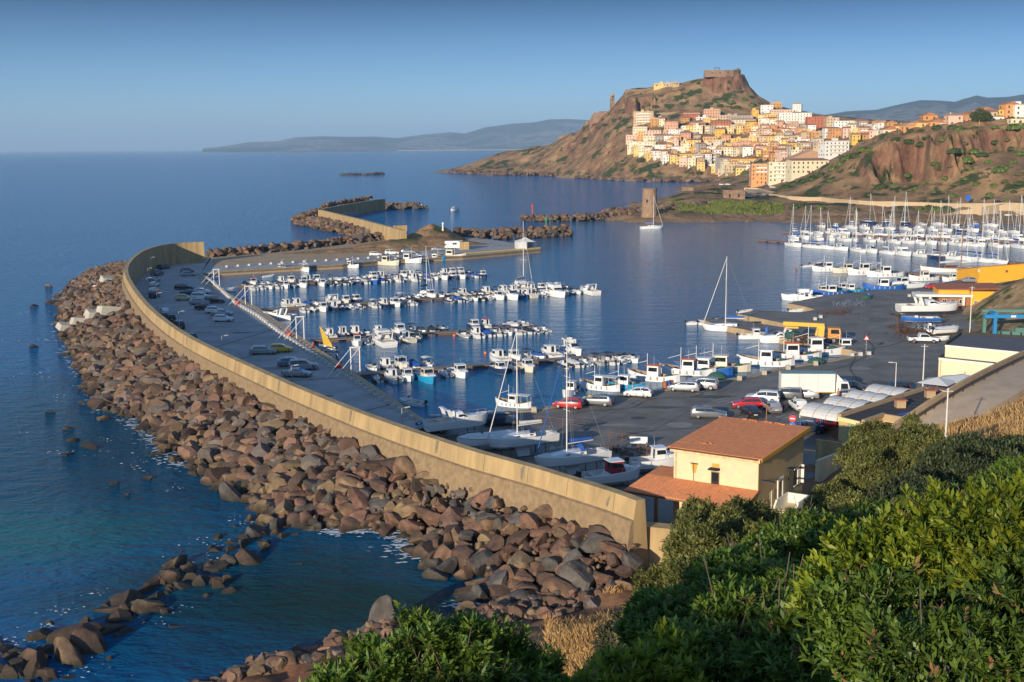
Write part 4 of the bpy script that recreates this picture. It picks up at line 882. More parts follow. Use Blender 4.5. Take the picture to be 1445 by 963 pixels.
def sail_boat(hm=M_gel, L=10.0, sail=M_canvB, mast=None, mh=1.25, keel=False, bot=M_navy, bimini=None, furl=M_canvW, stripe=None, spray=None):
    r = thing('sailing_boat', 'x', 'sailing boat'); fb = 1.0; mast = mast or M_mastw
    hull_obj(L, L*.31, fb, r, [hm, M_nonskid, bot, stripe or hm], cock=(.08, .32), sheer=.25, n=18, transom=.7, draft=.45, stripe=bool(stripe), rake=.2)
    b = MB(); rows_ = []
    for x, w_, h in ((-.17*L, .095, .0), (-.16*L, .10, .42), (.02*L, .10, .42), (.18*L, .075, .30), (.30*L, .04, .06)):
        rows_.append([(x, -w_*L, fb), (x, -w_*L*.85, fb+h), (x, 0, fb+h*1.12), (x, w_*L*.85, fb+h), (x, w_*L, fb)])
    b.grid(rows_); c = b.build('coachroof', M_gel, r); fixn(c)
    for s in (-1, 1):
        q = MB(); q.add([(-.12*L, s*.0975*L, fb+.12), (.12*L, s*.088*L, fb+.10), (.10*L, s*.083*L, fb+.24), (-.12*L, s*.092*L, fb+.29)], [(0,1,2,3)]); q.build('cabin_window', M_glassd, c)
    z1 = fb+.4+L*mh; mx = .06*L; b = MB(); b.tube((mx, 0, fb+.35), (mx, 0, z1), .085, .055, 8)
    for k in (.4, .7): b.tube((mx, -.085*L, fb+L*mh*k), (mx, .085*L, fb+L*mh*k), .025, .025, 4)
    b.build('mast', mast, r)
    b = MB(); b.tube((mx, 0, fb+1.35), (mx-.36*L, 0, fb+1.45), .06, .06, 6); bo = b.build('boom', mast, r)
    b = MB(); rows_ = []
    for t in (0, .25, .5, .75, 1):
        x = mx-.02*L-.33*L*t; rr = .20*(1-.45*t)*L/10; rows_.append([(x, rr*math.cos(a), fb+1.5+.08*t+rr+rr*1.4*math.sin(a)) for a in [k*math.pi/4 for k in range(8)]])
    b.grid(rows_, closed=True); b.build('sail_cover', sail, r, smooth=True)
    b = MB(); b.tube((L*.47, 0, fb+.3), (mx+.05, 0, z1-.4), .07, .05, 6); b.build('furled_jib', furl, r)
    q = MB(); q.tube((-.48*L, 0, fb+.05), (mx, 0, z1), .014, .014, 3)
    for s in (-1, 1):
        q.tube((mx-.02*L, s*.145*L, fb+.05), (mx, s*.085*L, fb+L*mh*.7), .012, .012, 3); q.tube((mx, s*.085*L, fb+L*mh*.7), (mx, 0, z1), .012, .012, 3); q.tube((mx, s*.145*L, fb+.05), (mx, 0, fb+L*mh*.7), .012, .012, 3)
    q.build('rigging', M_rope, r)
    pts = [(-.46*L, .09*L, fb), (-.3*L, .13*L, fb), (-.1*L, .15*L, fb), (.15*L, .14*L, fb+.05), (.33*L, .085*L, fb+.13), (.47*L, .01*L, fb+.25), (.33*L, -.085*L, fb+.13), (.15*L, -.14*L, fb+.05), (-.1*L, -.15*L, fb), (-.3*L, -.13*L, fb), (-.46*L, -.09*L, fb)]
    rail(r, pts, .6, .014)
    if spray:
        b = MB(); rows_ = [[(-.13*L+.5*L*.1*k, y*.1*L, fb+.42+(.75-.5*k*k*.55)*(1-abs(y)**3)) for y in (-1, -.7, -.3, .3, .7, 1)] for k in (0, 1)]
        b.grid(rows_); c = b.build('sprayhood', spray, r)
    if bimini:
        b = MB(); b.grid([[(-.42*L+.15*L*k, y*.11*L, fb+2.0-.12*y*y) for y in (-1, -.5, 0, .5, 1)] for k in (0, 1, 1.3)]); c = b.build('bimini_top', bimini, r); q = MB()
        for s in (-1, 1): q.tube((-.32*L, s*.115*L, fb), (-.4*L, s*.11*L, fb+1.9), .02, .02, 4); q.tube((-.32*L, s*.115*L, fb), (-.25*L, s*.11*L, fb+1.9), .02, .02, 4)
        q.tube((-.4*L, -.11*L, fb+1.9), (-.4*L, .11*L, fb+1.9), .02, .02, 4); q.build('frame', M_steel, c)
    if keel:
        b = MB(); b.xprism([(-.12*L, -1.7), (.05*L, -1.7), (.1*L, -.2), (-.1*L, -.2)], -.12, .12); fixn(b.build('keel', bot, r)); b = MB(); b.xprism([(-.47*L, -1.3), (-.42*L, -1.3), (-.38*L, 0), (-.45*L, .1)], -.05, .05); fixn(b.build('rudder', bot, r))
    return r
def skiff(hm=M_gel, L=4.2):
    r = thing('rowing_boat', 'x', 'rowing boat'); hull_obj(L, L*.38, .45, r, [hm, M_nonskid, hm], cock=(.0, .85), sheer=.2)
    b = MB(); b.cbox((0, 0, .36), (.28, L*.33, .04)); b.cbox((-.28*L, 0, .36), (.3, L*.32, .04)); b.build('thwart', M_wood, r); outboard(r, -L/2, .4, M_motor, s=.75); return r
TY = {'open': [('white open motorboat', Proto(open_boat())), ('white grey outboard motorboat', Proto(open_boat(L=5.8, motor=M_motorg))), ('white motorboat with navy bimini', Proto(open_boat(L=5.6, top=M_canvN))), ('white motorboat with white sunshade', Proto(open_boat(L=5.9, top=M_canvW))), ('white motorboat under a white cover', Proto(open_boat(L=5.5, cover=M_canvW))), ('navy hulled motorboat', Proto(open_boat(M_navy, 5.6, M_motor))), ('white motorboat under a blue cover', Proto(open_boat(L=5.4, cover=M_canvB))), ('grey hulled motorboat', Proto(open_boat(M_ribg, 5.2, top=M_canvN))), ('white motorboat under a black cover', Proto(open_boat(L=5.3, cover=M_ribk)))],
      'rib': [('grey inflatable boat', Proto(rib_boat())), ('black inflatable boat', Proto(rib_boat(M_ribk, 5.4))), ('white inflatable boat', Proto(rib_boat(M_canvW, 5.0, M_motorg)))],
      'cab': [('white cabin boat', Proto(cabin_boat())), ('cream cabin boat', Proto(cabin_boat(M_cream, 6.8, motor=None))), ('white cabin boat with blue stripe', Proto(cabin_boat(L=6.4, stripe=M_blue))), ('white red roofed cabin boat', Proto(cabin_boat(L=6.2, roofm=M_redp))), ('long white cabin boat', Proto(cabin_boat(L=7.4, motor=None))), ('navy hulled cabin boat', Proto(cabin_boat(M_navy, 6.3))), ('blue hulled cabin boat', Proto(cabin_boat(M_blue, 6.0)))],
      'spt': [('white motor yacht with radar arch', Proto(sport_boat())), ('white motor yacht with blue stripe', Proto(sport_boat(L=8.4, stripe=M_blue))), ('white flybridge yacht', Proto(sport_boat(L=10.5, fly=True)))],
      'sail': [('white sailing boat with blue sail cover', Proto(sail_boat())), ('white sailing boat with white sail cover', Proto(sail_boat(L=11, sail=M_canvW, mh=1.3))), ('navy hulled sailing boat', Proto(sail_boat(M_navy, 11.5, sail=M_canvN, mh=1.3, bot=M_anti))), ('white sailing boat with navy sail cover', Proto(sail_boat(L=9, sail=M_canvN, mh=1.2, spray=M_canvN))), ('large white sailing boat with blue sprayhood', Proto(sail_boat(L=12.5, sail=M_canvB, mh=1.35, spray=M_canvB, bimini=M_canvB)))],
      'fish': [('white fishing boat with blue gunwale', Proto(fishing_boat())), ('blue fishing boat with white wheelhouse', Proto(fishing_boat(M_blue, M_gel, 9.5, nets=True))), ('white fishing boat with red trim', Proto(fishing_boat(strip=M_redp, bot=M_anti, L=9, roofm=M_orange))), ('cream fishing boat', Proto(fishing_boat(M_cream, M_wood, 9.8, bot=M_anti, cabm=M_cream))), ('white fishing boat with awning', Proto(fishing_boat(L=8, awning=M_canvW))), ('light blue fishing boat', Proto(fishing_boat(M_turq, M_gel, 8.5)))],
      'skf': [('small white dinghy', Proto(skiff())), ('small navy dinghy', Proto(skiff(M_navy)))]}
def boat(kind, i, x, y, hd, label, group=None, z=0.0, sc_=None, pxl=True):
    p = P(x, y, z) if pxl else Vector((x, y, z)); p.z = z
    return TY[kind][i][1].put(p, hd, label, group, sc_)
# ---- pontoons
M_deck = mat('pontoon_planks', (0.22,0.17,0.13), 0.85, var=0.3, scale=1.5)
M_float = mat('pontoon_float', (0.20,0.10,0.06), 0.8, var=0.4, scale=2)
def pontoon(a, b_, wd, label, z=.55):
    p = P(*a, z); q = P(*b_, z); L = (q-p).length; an = math.atan2(q.y-p.y, q.x-p.x); t = thing('pontoon', label, 'pontoon', (p.x, p.y, 0), an)
    m = MB(); m.box(0, L, -wd/2, wd/2, z-.16, z); m.build('deck', M_deck, t)
    x = 0.5
    while x < L-3: m = MB(); m.box(x, min(x+4.4, L), -wd/2+.15, wd/2-.15, -.3, z-.165); m.build('float', M_float, t); x += 6.0
    return p, q, an
TOT = {}
def row(a, b_, label, side, spec, wd=2.2, t0=.02, t1=.99, seed=1, gap=(2.3, 3.0), group=None, skip=(), ordname='quay', z=0):
    """moor boats perpendicular on one side of the pontoon a->b. side +1: far side, -1: near side"""
    rr = random.Random(seed); p = P(*a, .55); q = P(*b_, .55); d = (q-p); L = d.length; d.normalize(); n = Vector((-d.y, d.x, 0)); 
    if n.y < 0: n = -n
    s = t0*L+.8; k = 0; an = math.atan2((n*side).y, (n*side).x); last = None
    while s < t1*L:
        kd = rr.choices(list(spec), list(spec.values()))[0]; i = rr.randrange(len(TY[kd])); lb = TY[kd][i][0]
        Lb = {'open': 5.6, 'rib': 5.2, 'cab': 6.7, 'spt': 9.2, 'sail': 10.5, 'fish': 9, 'skf': 4.2}[kd]; wb = {'open': 2.2, 'rib': 1.9, 'cab': 2.5, 'spt': 3.1, 'sail': 3.3, 'fish': 3.0, 'skf': 1.7}[kd]
        g = wb*rr.uniform(.9, 1.06)
        if any(x0 <= s/L <= x1 for x0, x1 in skip): s += 1.5; continue
        k += 1; c = p+d*(s+g/2)+n*side*(wd/2+Lb/2+.5); flip = rr.random() < (.72 if kd in ('open', 'rib', 'skf') else .35)
        h = an+(math.pi if flip else 0)+rr.gauss(0, .07)
        TY[kd][i][1].put((c.x, c.y, z), h, f'{lb}, {nth(k)} out, {"far" if side > 0 else "near"} side of {label}', group or f'boats moored along {label}', rr.uniform(.84, .98))
        s += g
    return k
mix = {'open': 9, 'rib': 5, 'cab': 6, 'spt': 1, 'skf': 1}
pA = ((334,404),(672,386)); pontoon(*pA, 2.0, 'long floating pontoon nearest the north quay')
pB = ((362,437),(812,408)); pontoon(*pB, 2.2, 'longest floating pontoon in the middle of the small harbour')
pC = ((440,480),(760,460)); pontoon(*pC, 2.2, 'floating pontoon starting beside the yellow folded sail')
pD = ((500,528),(884,499)); pontoon(*pD, 2.2, 'floating pontoon nearest the camera, ending in many inflatables')
row(*pA, 'pontoon by north quay', 1, {'open': 6, 'rib': 3, 'cab': 6, 'skf': 1}, seed=3)
row(*pA, 'pontoon by north quay', -1, {'open': 7, 'rib': 5, 'cab': 4}, seed=4, skip=((.24,.29),))
row(*pB, 'longest pontoon', 1, {'open': 5, 'cab': 6, 'rib': 2, 'spt': 1}, seed=5, skip=((.0,.07),(.30,.42)))
row(*pB, 'longest pontoon', -1, mix, seed=6, skip=((.02,.09),(.27,.30),(.42,.53)))
row(*pC, 'yellow sail pontoon', 1, {'open': 5, 'cab': 6, 'rib': 2, 'skf': 1}, seed=17, skip=((0,.06),(.60,.70)))
row(*pC, 'yellow sail pontoon', -1, mix, seed=8, skip=((0,.13),(.44,.60)))
row(*pD, 'nearest pontoon', 1, {'open': 4, 'cab': 6, 'spt': 2, 'rib': 1}, seed=9, skip=((0,.06),(.28,.50),(.83,1)))
row(*pD, 'nearest pontoon', -1, {'open': 4, 'rib': 2, 'cab': 3}, seed=10, skip=((0,.02),(.16,.24),(.31,.42),(.57,.69)), t1=.76)
row(*pD, 'outer half of nearest pontoon', -1, {'rib': 6, 'open': 4}, seed=12, t0=.76, group='small boats packed at the end of the nearest pontoon')
# individually placed small boats
TURQ = Proto(cabin_boat(M_turq, 7.0, motor=None, cm=M_cream)); YELB = Proto(cabin_boat(M_yel, 6.6, motor=None))
TURQ.put(P(602,537,0), 5.1, 'turquoise hulled fishing launch with cream wheelhouse on the near side of the nearest pontoon'); TURQ.root['category'] = 'fishing launch'; TURQ.root.name = 'fishing_launch'
YELB.put(P(429,401,0), 5.0, 'yellow hulled cabin boat on pontoon by north quay')
boat('spt', 0, 393, 450, 2.7, 'white motor yacht with radar arch moored alone beside the parking quay')
boat('open', 0, 582, 571, 2.5, 'white open motorboat moored alone near the inner end of the parking quay')
boat('skf', 1, 490, 545, .3, 'small navy dinghy floating beside the parking quay')
boat('skf', 0, 379, 391, .6, 'small white dinghy floating alone in front of the north quay')
for k, (x, y, kd, i, h) in enumerate([(292,402,'open',6,.9),(300,409,'open',1,.9),(322,412,'open',4,.8),(340,424,'open',6,.9),(284,391,'skf',1,.7),(298,394,'open',3,.6),(444,500,'open',0,2.6),(458,505,'open',2,2.6),(466,516,'rib',0,2.5)]):
    boat(kd, i, x, y, h, f'{TY[kd][i][0]}, {nth(k+1)} tied along parking quay from its far end', 'boats tied to the parking quay')
# work boats along the north quay
for k, (x, y, kd, i, h, sc_) in enumerate([(397,382,'fish',0,5.3,.8),(431,383,'fish',4,5.2,.85),(495,378,'fish',0,5.6,.8),(546,374,'fish',3,5.6,1.1),(576,371,'fish',0,5.8,1.15),(594,368,'fish',4,5.8,.7),(614,368,'fish',5,6.0,.85),(636,365,'fish',3,5.9,1.15)]):
    boat(kd, i, x, y, h, f'{TY[kd][i][0]}, {nth(k+1)} from the left along the north quay', 'fishing boats along the north quay', sc_=sc_)
# quay in front of the car park: fishing boats
for x, y, kd, i, h, sc_, lb in [(806,556,'fish',0,4.4,.75,'blue and white fishing boat moored beside the small red car'),(724,574,'fish',4,2.7,.7,'white wooden boat tied by the bow behind the laid up sailing boats'),(846,550,'fish',4,2.6,.85,'white boat with canopy and wheelhouse behind the grey estate car'),(880,548,'fish',5,2.8,.8,'light blue fishing boat with white cabin behind the white hatchback'),(922,537,'fish',2,2.7,.95,'white fishing boat with red stripe and raised bow'),(970,529,'fish',2,2.9,1.0,'white fishing boat with orange wheelhouse top'),(992,527,'fish',1,2.8,1.0,'blue fishing boat carrying equipment beside the orange topped boat'),(1016,523,'fish',3,2.9,1.0,'weathered cream fishing boat with tall aerials and frame'),(1080,516,'fish',0,2.9,1.05,'small blue and white fishing boat with red buoy flag'),(1116,508,'fish',2,3.1,1.15,'blue and white fishing boat with orange roofed wheelhouse'),(1150,500,'fish',0,3.1,1.15,'white wheelhouse fishing boat moored behind the crane truck'),(1192,495,'fish',1,3.1,.85,'short blue boat with pink roofed cabin at the end of the quay')]:
    boat(kd, i, x, y, h, lb, sc_=sc_)
# along the two piers
for x, y, kd, i, h, lb in [(984,458,'open',0,.2,'white speedboat at the outer corner of the lower pier'),(1002,458,'open',4,.3,'covered white boat beside the speedboat at the lower pier'),(1064,478,'cab',0,.0,'small white cabin boat moored between sailing boat and cream cruiser'),(1100,483,'spt',0,3.3,'cream white cruiser lying low beside the lower pier'),(1124,440,'skf',0,.2,'small white boat hauled onto the slip above the upper pier'),(1052,441,'skf',0,.4,'white dinghy tied to the tip of the upper pier'),(1132,424,'spt',2,3.0,'large white motor yacht with long rails moored at the work quay')]:
    boat(kd, i, x, y, h, lb)
for k, (x, y, kd, i, h) in enumerate([(1160,415,'fish',0,3.3),(1172,417,'fish',1,3.3),(1188,412,'fish',4,3.4),(1200,413,'fish',5,3.2),(1215,412,'skf',1,3.2)]):
    boat(kd, i, x, y, h, f'{TY[kd][i][0]}, {nth(k+1)} from the left behind the large motor yacht', 'boats behind the large motor yacht')
pontoon((1150,374),(1200,380), 2.5, 'short outer pontoon where dinghies and fishing boats lie'); pontoon((1186,377),(1400,394), 3.0, 'wide wooden jetty where the two masted ketch is berthed')
for k, (x, y, kd, i, h, sc_) in enumerate([(1168,383,'fish',0,3.2,1.05),(1196,385,'fish',3,3.4,1.0),(1219,388,'fish',4,3.4,1.3),(1249,391,'fish',0,3.2,1.2),(1246,409,'fish',1,3.1,1.1),(1276,406,'cab',4,3.4,1.3),(1304,396,'fish',2,3.3,1.0),(1344,397,'fish',4,3.4,.8),(1141,377,'skf',0,.3,1.1),(1152,374,'skf',1,.3,1.1)]):
    boat(kd, i, x, y, h, f'{TY[kd][i][0]}, {nth(k+1)} boat along the wide wooden jetty', 'boats around the wide wooden jetty', sc_=sc_)
# moored and moving sailing boats
boat('sail', 0, 1028, 467, 2.85, 'white sailing boat with tall mast moored at the lower pier', sc_=1.05)
sb = boat('sail', 0, 920, 323, .2, 'sailing boat under way with blue cover in front of the round tower')
boat('cab', 0, 641, 298, 4.2, 'white motorboat speeding towards the camera in the entrance channel', sc_=1.1)
boat('open', 0, 590, 290, 3.3, 'small white boat passing the pale rocks of the far breakwater')
boat('sail', 1, 737, 408, .1+1.0, 'lone tall masted sailing boat on longest pontoon', sc_=1.1); boat('sail', 3, 601, 418, 1.2, 'small sailing boat with thin mast in the gap of longest pontoon', sc_=1.0)
boat('sail', 3, 220, 222, .4, 'tiny sailing boat far out on the open sea'); boat('rib', 2, 805, 483, 5.0, 'grey tender with a standing white sail bag near the end of the nearest pontoon')
# ---- big marina on the right
pontoon((1071,338),(1445,371), 3.0, 'outer pontoon of the yacht marina'); pontoon((1105,327),(1500,343), 2.4, 'second pontoon of the yacht marina'); pontoon((1150,318),(1500,328), 2.4, 'inner pontoon of the yacht marina')
def mrow(a, b_, n, spec, label, seed, h0, dx=(-1, 1)):
    rr = random.Random(seed)
    for k in range(n):
        t = k/(n-1); x = a[0]+(b_[0]-a[0])*t+rr.uniform(*dx); y = a[1]+(b_[1]-a[1])*t; kd = rr.choices(list(spec), list(spec.values()))[0]; i = rr.randrange(len(TY[kd]))
        boat(kd, i, x, y, h0+rr.gauss(0, .1)+(math.pi if rr.random() < .4 else 0), f'{TY[kd][i][0]}, {nth(k+1)} from left, {label}', f'boats in {label}', sc_=rr.uniform(.82, 1.02))
mrow((1122,348),(1405,371), 14, {'sail': 5, 'spt': 3}, 'front row of yacht marina', 21, -1.25)
mrow((1118,337),(1490,352), 22, {'sail': 6, 'spt': 4, 'cab': 2}, 'second row of yacht marina', 22, 1.7)
mrow((1120,329.5),(1490,342), 22, {'sail': 6, 'spt': 3, 'cab': 2}, 'third row of yacht marina', 23, -1.3)
mrow((1160,321.5),(1490,331), 18, {'sail': 5, 'spt': 4, 'cab': 2}, 'fourth row of yacht marina', 24, 1.7)
mrow((1200,314.5),(1400,320), 9, {'sail': 4, 'cab': 4, 'open': 2}, 'back row of yacht marina', 25, -1.3)
mrow((1352,309.5),(1500,310), 12, {'sail': 2, 'spt': 4, 'cab': 3, 'open': 2}, 'line under far promenade', 26, .1)
# two masted wooden ketch
kt = thing('ketch', 'two masted ketch with varnished wooden masts beside the wide jetty', 'ketch', P(1335, 384, 0), 3.15)
hull_obj(15, 3.9, 1.1, kt, [M_gel, M_teak, M_anti, M_wood], dbl=True, cock=(.3, .5), sheer=.7, n=18, stripe=True)
for x, h, nm in ((2.0, 17, 'main_mast'), (-4.2, 12.5, 'mizzen_mast')):
    b = MB(); b.tube((x, 0, 1), (x, 0, h), .16, .1, 8); b.build(nm, M_wood, kt); b = MB(); b.tube((x, 0, 2.5), (x-4.6, 0, 2.9), .09, .09, 6); b.tube((x, 0, 2.7), (x-4.2, 0, 3.1), .22, .12, 8); b.build('boom', M_canvW, kt)
    q = MB(); q.tube((x, 0, h-.3), (7.4, 0, 1.9), .015, .015, 3); q.tube((x, 0, h-.3), (x-.8, 1.7, 1.3), .015, .015, 3); q.tube((x, 0, h-.3), (x-.8, -1.7, 1.3), .015, .015, 3); q.build('rigging', M_rope, kt)
b = MB(); b.tube((7, 0, 1.9), (9.6, 0, 2.5), .1, .06, 6); b.build('bowsprit', M_wood, kt); cabin(kt, -3, 1.2, 2.0, 1.1, .7, M_wood, front=.4)
# ---- laid up boats on the hard by the wall
M_cradle = mat('rusty_cradle_steel', (0.12,0.055,0.03), 0.85, var=0.4, scale=4)
def cradle(root, L, zb, w=1.5):
    b = MB()
    for x in (-.28*L, .22*L):
        for s in (-1, 1): b.tube((x, s*w*.85, -zb), (x, s*w*.62, .1), .06, .06, 5); b.tube((x, s*w*.85, -zb+.04), (x, -s*w*.85, -zb+.04), .05, .05, 5)
    b.tube((-.28*L, 0, -zb+.04), (.22*L, 0, -zb+.04), .05, .05, 5); b.build('cradle', M_cradle, root)
L1 = Proto(sail_boat(L=10.5, sail=M_canvB, mh=1.35, keel=True, furl=M_canvB, bimini=None, spray=M_canvB, bot=M_gel, stripe=M_gel)); cradle(L1.root, 10.5, 1.9, 1.9)
L2 = Proto(sail_boat(L=10, sail=M_canvW, mh=1.36, keel=True, furl=M_canvW, bot=M_gel, spray=M_canvN)); cradle(L2.root, 10, 1.9, 1.9)
p = P(806, 672, ZQ); L1.put((p.x, p.y, ZQ+1.6), R_(206), 'laid up white sailing boat with bright blue sail cover and furled blue jib', scale=.85)
p = P(736, 645, ZQ); L2.put((p.x, p.y, ZQ+1.6), R_(206), 'laid up white sailing boat with bare mast and white furled jib beside the wall', scale=.88)
L3 = Proto(sport_boat(L=9.2, fly=False)); cradle(L3.root, 9.2, 1.3, 1.7); p = P(646, 617, ZQ); L3.put((p.x, p.y, ZQ+1.35), R_(25), 'laid up white motor yacht with radar arch beside the end of the parking quay', scale=.88)
r = open_boat(L=8.5, cover=M_canvW); cradle(r, 8.5, 1.0, 1.4); p = P(692, 636, ZQ); r.location = (p.x, p.y, ZQ+1.05); r.rotation_euler = (0, 0, R_(205)); tag(r, 'laid up boat under a white cover between the motor yacht and the sailing boats')
M_redc = mat('red_canvas', (0.35,0.02,0.03), .85, var=.2)
r = cabin_boat(L=6.8, cm=M_redc, roofm=M_gel); cradle(r, 6.8, .7, 1.2); p = P(862, 687, ZQ); r.location = (p.x, p.y, ZQ+.75); r.rotation_euler = (0, 0, R_(20)); tag(r, 'small laid up cabin boat with white hardtop and red side curtains near the wall end')
r = cabin_boat(L=6.2); cradle(r, 6.2, .7, 1.2); p = P(925, 667, ZQ); r.location = (p.x, p.y, ZQ+.75); r.rotation_euler = (0, 0, R_(15)); tag(r, 'white laid up boat with rollbar behind the yellow house')
r = rib_boat(L=6.0, tm=M_canvW); cradle(r, 6.0, .5, 1.2); p = P(940, 656, ZQ); r.location = (p.x, p.y, ZQ+.6); r.rotation_euler = (0, 0, R_(40)); tag(r, 'white inflatable boat stored next to the left side of the yellow house')
# laid up on the right
Y1 = sport_boat(L=12.0); cradle(Y1, 12, 1.2, 1.8); p = P(1310, 447, ZQ); Y1.location = (p.x, p.y, ZQ+1.3); Y1.rotation_euler = (0, 0, R_(2)); Y1.scale = (1.05,)*3; tag(Y1, 'big white motor yacht standing ashore in front of the terraced building', 'motor yacht')
for x, y, fn, h, lb, z in [(1298,459, lambda: open_boat(M_blue, 7.5), 3.1, 'blue and white open boat ashore below the big motor yacht', .9),(1312,471, lambda: rib_boat(L=5.0), 1.2, 'grey inflatable boat upright on a trailer behind the white pickup', .9),(1335,474, lambda: open_boat(L=5.5, cover=M_canvW), .3, 'white covered boat ashore right of the pickup', .7),(1325,482, lambda: skiff(), .2, 'small white dinghy lying ashore at the bank', .3)]:
    r = fn(); p = P(x, y, ZQ); r.location = (p.x, p.y, ZQ+z); r.rotation_euler = (0, 0, h); tag(r, lb); cradle(r, 5, z, 1.0)
# ================================================================ vehicles
M_tyre = mat('tyre_rubber', (0.02,0.02,0.02), 0.9, var=0.2)
M_rim = mat('wheel_rim', (0.35,0.35,0.36), 0.35, metal=0.7, var=0.1)
M_carglass = mat('car_glass', (0.02,0.025,0.03), 0.06, var=0, spec=0.9)
M_hl = mat('headlight_glass', (0.6,0.62,0.62), 0.15, var=0.1)
M_tl = mat('tail_light_red', (0.35,0.01,0.01), 0.3, var=0.1)
M_trim = mat('black_trim', (0.025,0.025,0.027), 0.6, var=0.2)
M_plate = mat('number_plate', (0.6,0.6,0.56), 0.5, var=0)
def paint(n, c, metal=0.0): return mat(n+'_car_paint', c, 0.32, metal=metal, var=0.04, scale=1, coat=0.6)
PAINT = {'silver': paint('silver', (0.38,0.39,0.40), .5), 'grey': paint('grey', (0.16,0.17,0.18), .4), 'white': paint('white', (0.68,0.68,0.66)), 'red': paint('red', (0.42,0.015,0.02)), 'black': paint('black', (0.015,0.016,0.018)), 'dark blue': paint('dark_blue', (0.02,0.035,0.07), .2), 'yellow': paint('yellow', (0.70,0.42,0.02)), 'pale yellow': paint('pale_yellow', (0.50,0.47,0.25)), 'light blue': paint('light_blue', (0.18,0.25,0.32), .4)}
def wheel(root, x, y, r=.32, w=.2):
    s = 1 if y > 0 else -1
    b = MB(); b.tube((0, -w/2, 0), (0, w/2, 0), r, r, 18); t = b.build('wheel', M_tyre, root, loc=(x, y-s*.02, r)); bevel(t, .03)
    q = MB(); q.tube((0, s*w*.42, 0), (0, s*(w/2+.012), 0), r*.62, r*.55, 12); q.build('rim', M_rim, t)
CARK = {'hatchback': dict(L=4.0, W=1.72, H=1.48, prof=[(-2.0,.55,.95,.95),(-1.85,.50,.98,1.10),(-1.5,.5,1.0,1.45),(-.3,.5,.96,1.48),(.35,.5,.94,1.40),(1.05,.5,.90,.92),(1.75,.5,.76,.78),(2.0,.45,.60,.62)]),
        'estate': dict(L=4.6, W=1.78, H=1.50, prof=[(-2.3,.55,.98,.98),(-2.2,.50,1.0,1.10),(-1.85,.5,1.0,1.47),(-.4,.5,.97,1.50),(.4,.5,.95,1.42),(1.15,.5,.92,.95),(2.0,.5,.78,.80),(2.3,.45,.62,.64)]),
        'saloon': dict(L=4.5, W=1.76, H=1.42, prof=[(-2.25,.55,.90,.90),(-2.1,.50,.98,.99),(-1.45,.5,.98,1.0),(-.85,.5,.97,1.38),(.1,.5,.95,1.42),(.45,.5,.94,1.36),(1.2,.5,.90,.92),(2.0,.5,.76,.78),(2.25,.45,.60,.62)]),
        'suv': dict(L=4.6, W=1.86, H=1.72, prof=[(-2.3,.62,1.08,1.08),(-2.2,.6,1.1,1.3),(-2.0,.6,1.1,1.68),(-.4,.6,1.08,1.72),(.45,.6,1.06,1.62),(1.1,.6,1.02,1.05),(2.1,.6,.92,.94),(2.3,.5,.75,.78)])}
